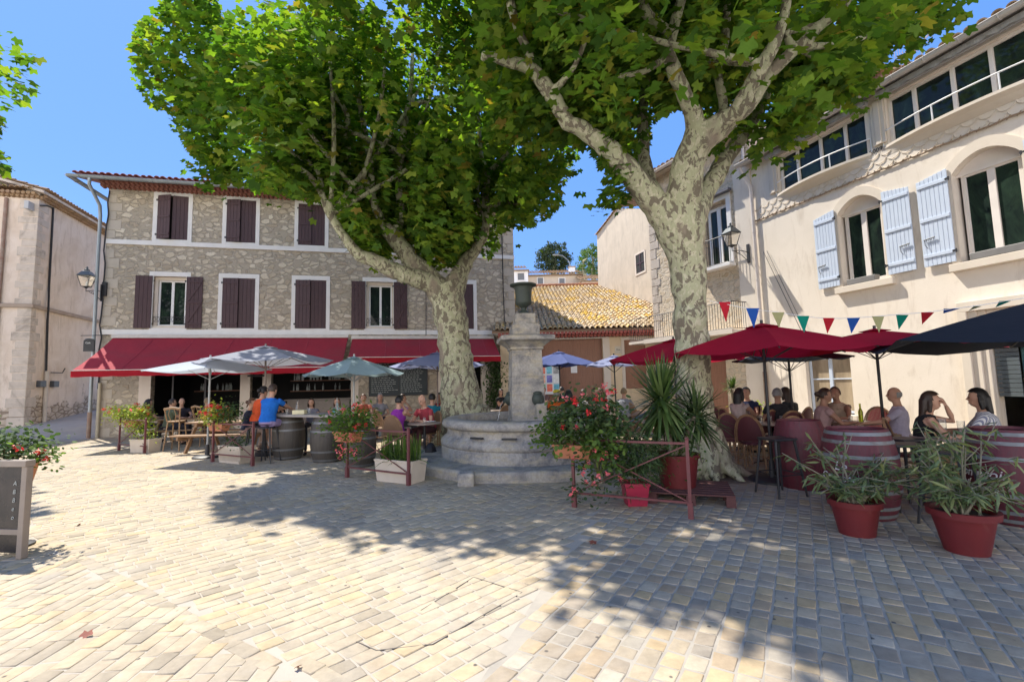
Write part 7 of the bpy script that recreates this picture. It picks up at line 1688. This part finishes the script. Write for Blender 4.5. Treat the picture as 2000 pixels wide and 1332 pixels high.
# middle left
person('woman in a sleeveless purple top, back to the camera, left of the fountain',-2.55,10.15,1.0,lean=.12,arms=('chin','table'),shirt=((.30,.03,.36),'purple'),pants=((.05,.03,.06),'plum'),hair=('black','short'),sleeve=.04,leg='short',female=True,vox=.012)
person('bald man in a red polo shirt leaning over the table opposite the woman in purple',-1.95,10.8,-2.35,lean=.35,arms=('table','table'),shirt=((.42,.05,.07),'redpolo'),pants=((.09,.03,.035),'burgundy'),hair=('grey','bald'),vox=.012,skin=0,headpitch=.35,scale=1.05)
person('person in a teal blue shirt seen from behind, left of the plane trunk',-2.05,11.65,1.45,lean=.08,arms=('table','table'),shirt=((.01,.20,.30),'teal'),pants=((.02,.03,.07),'navy'),hair=('black','short'),leg='short',vox=.014)
person('person in a patterned mauve top turned sideways below the blackboard',X(778,12.4),12.4,.3,lean=.15,arms=('chin','table'),shirt=((.40,.22,.33),'mauve'),hair=('brown','short'),female=True,vox=.015)
person('person in a red t-shirt with hands at the chin beside the trunk',X(866,13.6),13.6,-2.4,lean=.2,arms=('chin','chin'),shirt=((.45,.03,.05),'red'),hair=('black','short'),vox=.015,skin=1)
person('person in rust red under the teal parasol at the far wall',X(710,13.6),13.6,-1.6,lean=.05,arms=('table','table'),shirt=((.45,.10,.06),'rust'),hair=('auburn','short'),vox=.017)
person('woman with grey hair below the blackboard facing the square',X(742,14.2),14.2,-1.5,lean=.1,arms=('table','lap'),shirt=((.3,.3,.33),'greyish'),hair=('grey','mid'),vox=.017,female=True)
# far left
person('person in red with fair hair behind the lime geraniums, under the long awning',X(283,14.0),14.0,.4,lean=.12,shirt=((.10,.02,.03),'darkred'),hair=('black','mid'),vox=.017,female=True)
person('person in a green top with brown hair just behind the cane bar chair',X(330,13.4),13.4,.3,lean=.1,arms=('table','chin'),shirt=((.16,.19,.12),'olive'),hair=('brown','short'),vox=.017)
person('bald man in dark clothes facing out under the long awning',X(354,14.4),14.4,-1.3,lean=.05,shirt=((.04,.03,.04),'dark2'),hair=('grey','bald'),vox=.017)
person('fair haired person in front of the dark shop window behind the begonias',X(404,13.9),13.9,1.4,lean=.08,shirt=((.06,.05,.05),'dark3'),hair=('blond','short'),vox=.017)
# beyond the fountain
person('standing man in a brown t-shirt with folded arms in front of the posters',X(1065,13.4),13.9,-1.6,stand=True,arms=('cross','cross'),shirt=((.20,.12,.11),'brownred'),pants=((.05,.05,.06),'navy'),hair=('auburn','short'),scale=.82,vox=.016)
person('person in a bright orange t-shirt and yellow cap seen from behind beyond the fountain',X(1088,12.4),12.4,1.55,lean=.05,shirt=((.80,.14,.01),'orange2'),hair=('grey','short'),vox=.014,hat=((.55,.45,.03),'yellowcap'),arms=('table','table'))
person('waiter in a black t-shirt bending over the table beyond the fountain',X(1113,13.0),13.2,2.6,stand=True,lean=.45,arms=('reach','side'),shirt=((.015,.015,.018),'black'),hair=('black','short'),scale=.85,vox=.015)
person('woman in a black dress with dark hair sitting close behind the basin',X(1114,11.7),11.8,1.9,lean=.08,arms=('table','lap'),shirt=((.015,.015,.02),'black3'),hair=('black','long'),vox=.014,female=True)
person('person in a white t-shirt with dark hair beyond the red geraniums',X(1133,12.9),12.9,.2,lean=.15,arms=('reach','table'),shirt=((.68,.66,.62),'white'),hair=('brown','short'),vox=.015)
person('man in a flat cap and white shirt below the barn window',X(1177,13.6),13.6,-2.3,lean=.1,arms=('table','chin'),shirt=((.62,.60,.58),'offwhite'),hair=('auburn','short'),hat=((.22,.16,.13),'brownhat'),vox=.015)
person('person with sunglasses on the head left of the man in the flat cap',X(1160,14.2),14.2,-1.2,lean=.1,shirt=((.25,.2,.18),'taupe'),hair=('brown','short'),vox=.017)
person('fair haired person in a grey top at the picnic table left of the yucca',X(1219,12.9),12.9,1.5,lean=.1,shirt=((.34,.35,.38),'greytop'),hair=('blond','short'),vox=.014,female=True)
person('woman in black standing by the climbing shrub left of the fountain pillar',X(977,14.6),14.6,-1.2,stand=True,arms=('cross','table'),shirt=((.015,.015,.015),'black4'),hair=('black','long'),scale=.8,female=True,vox=.016)
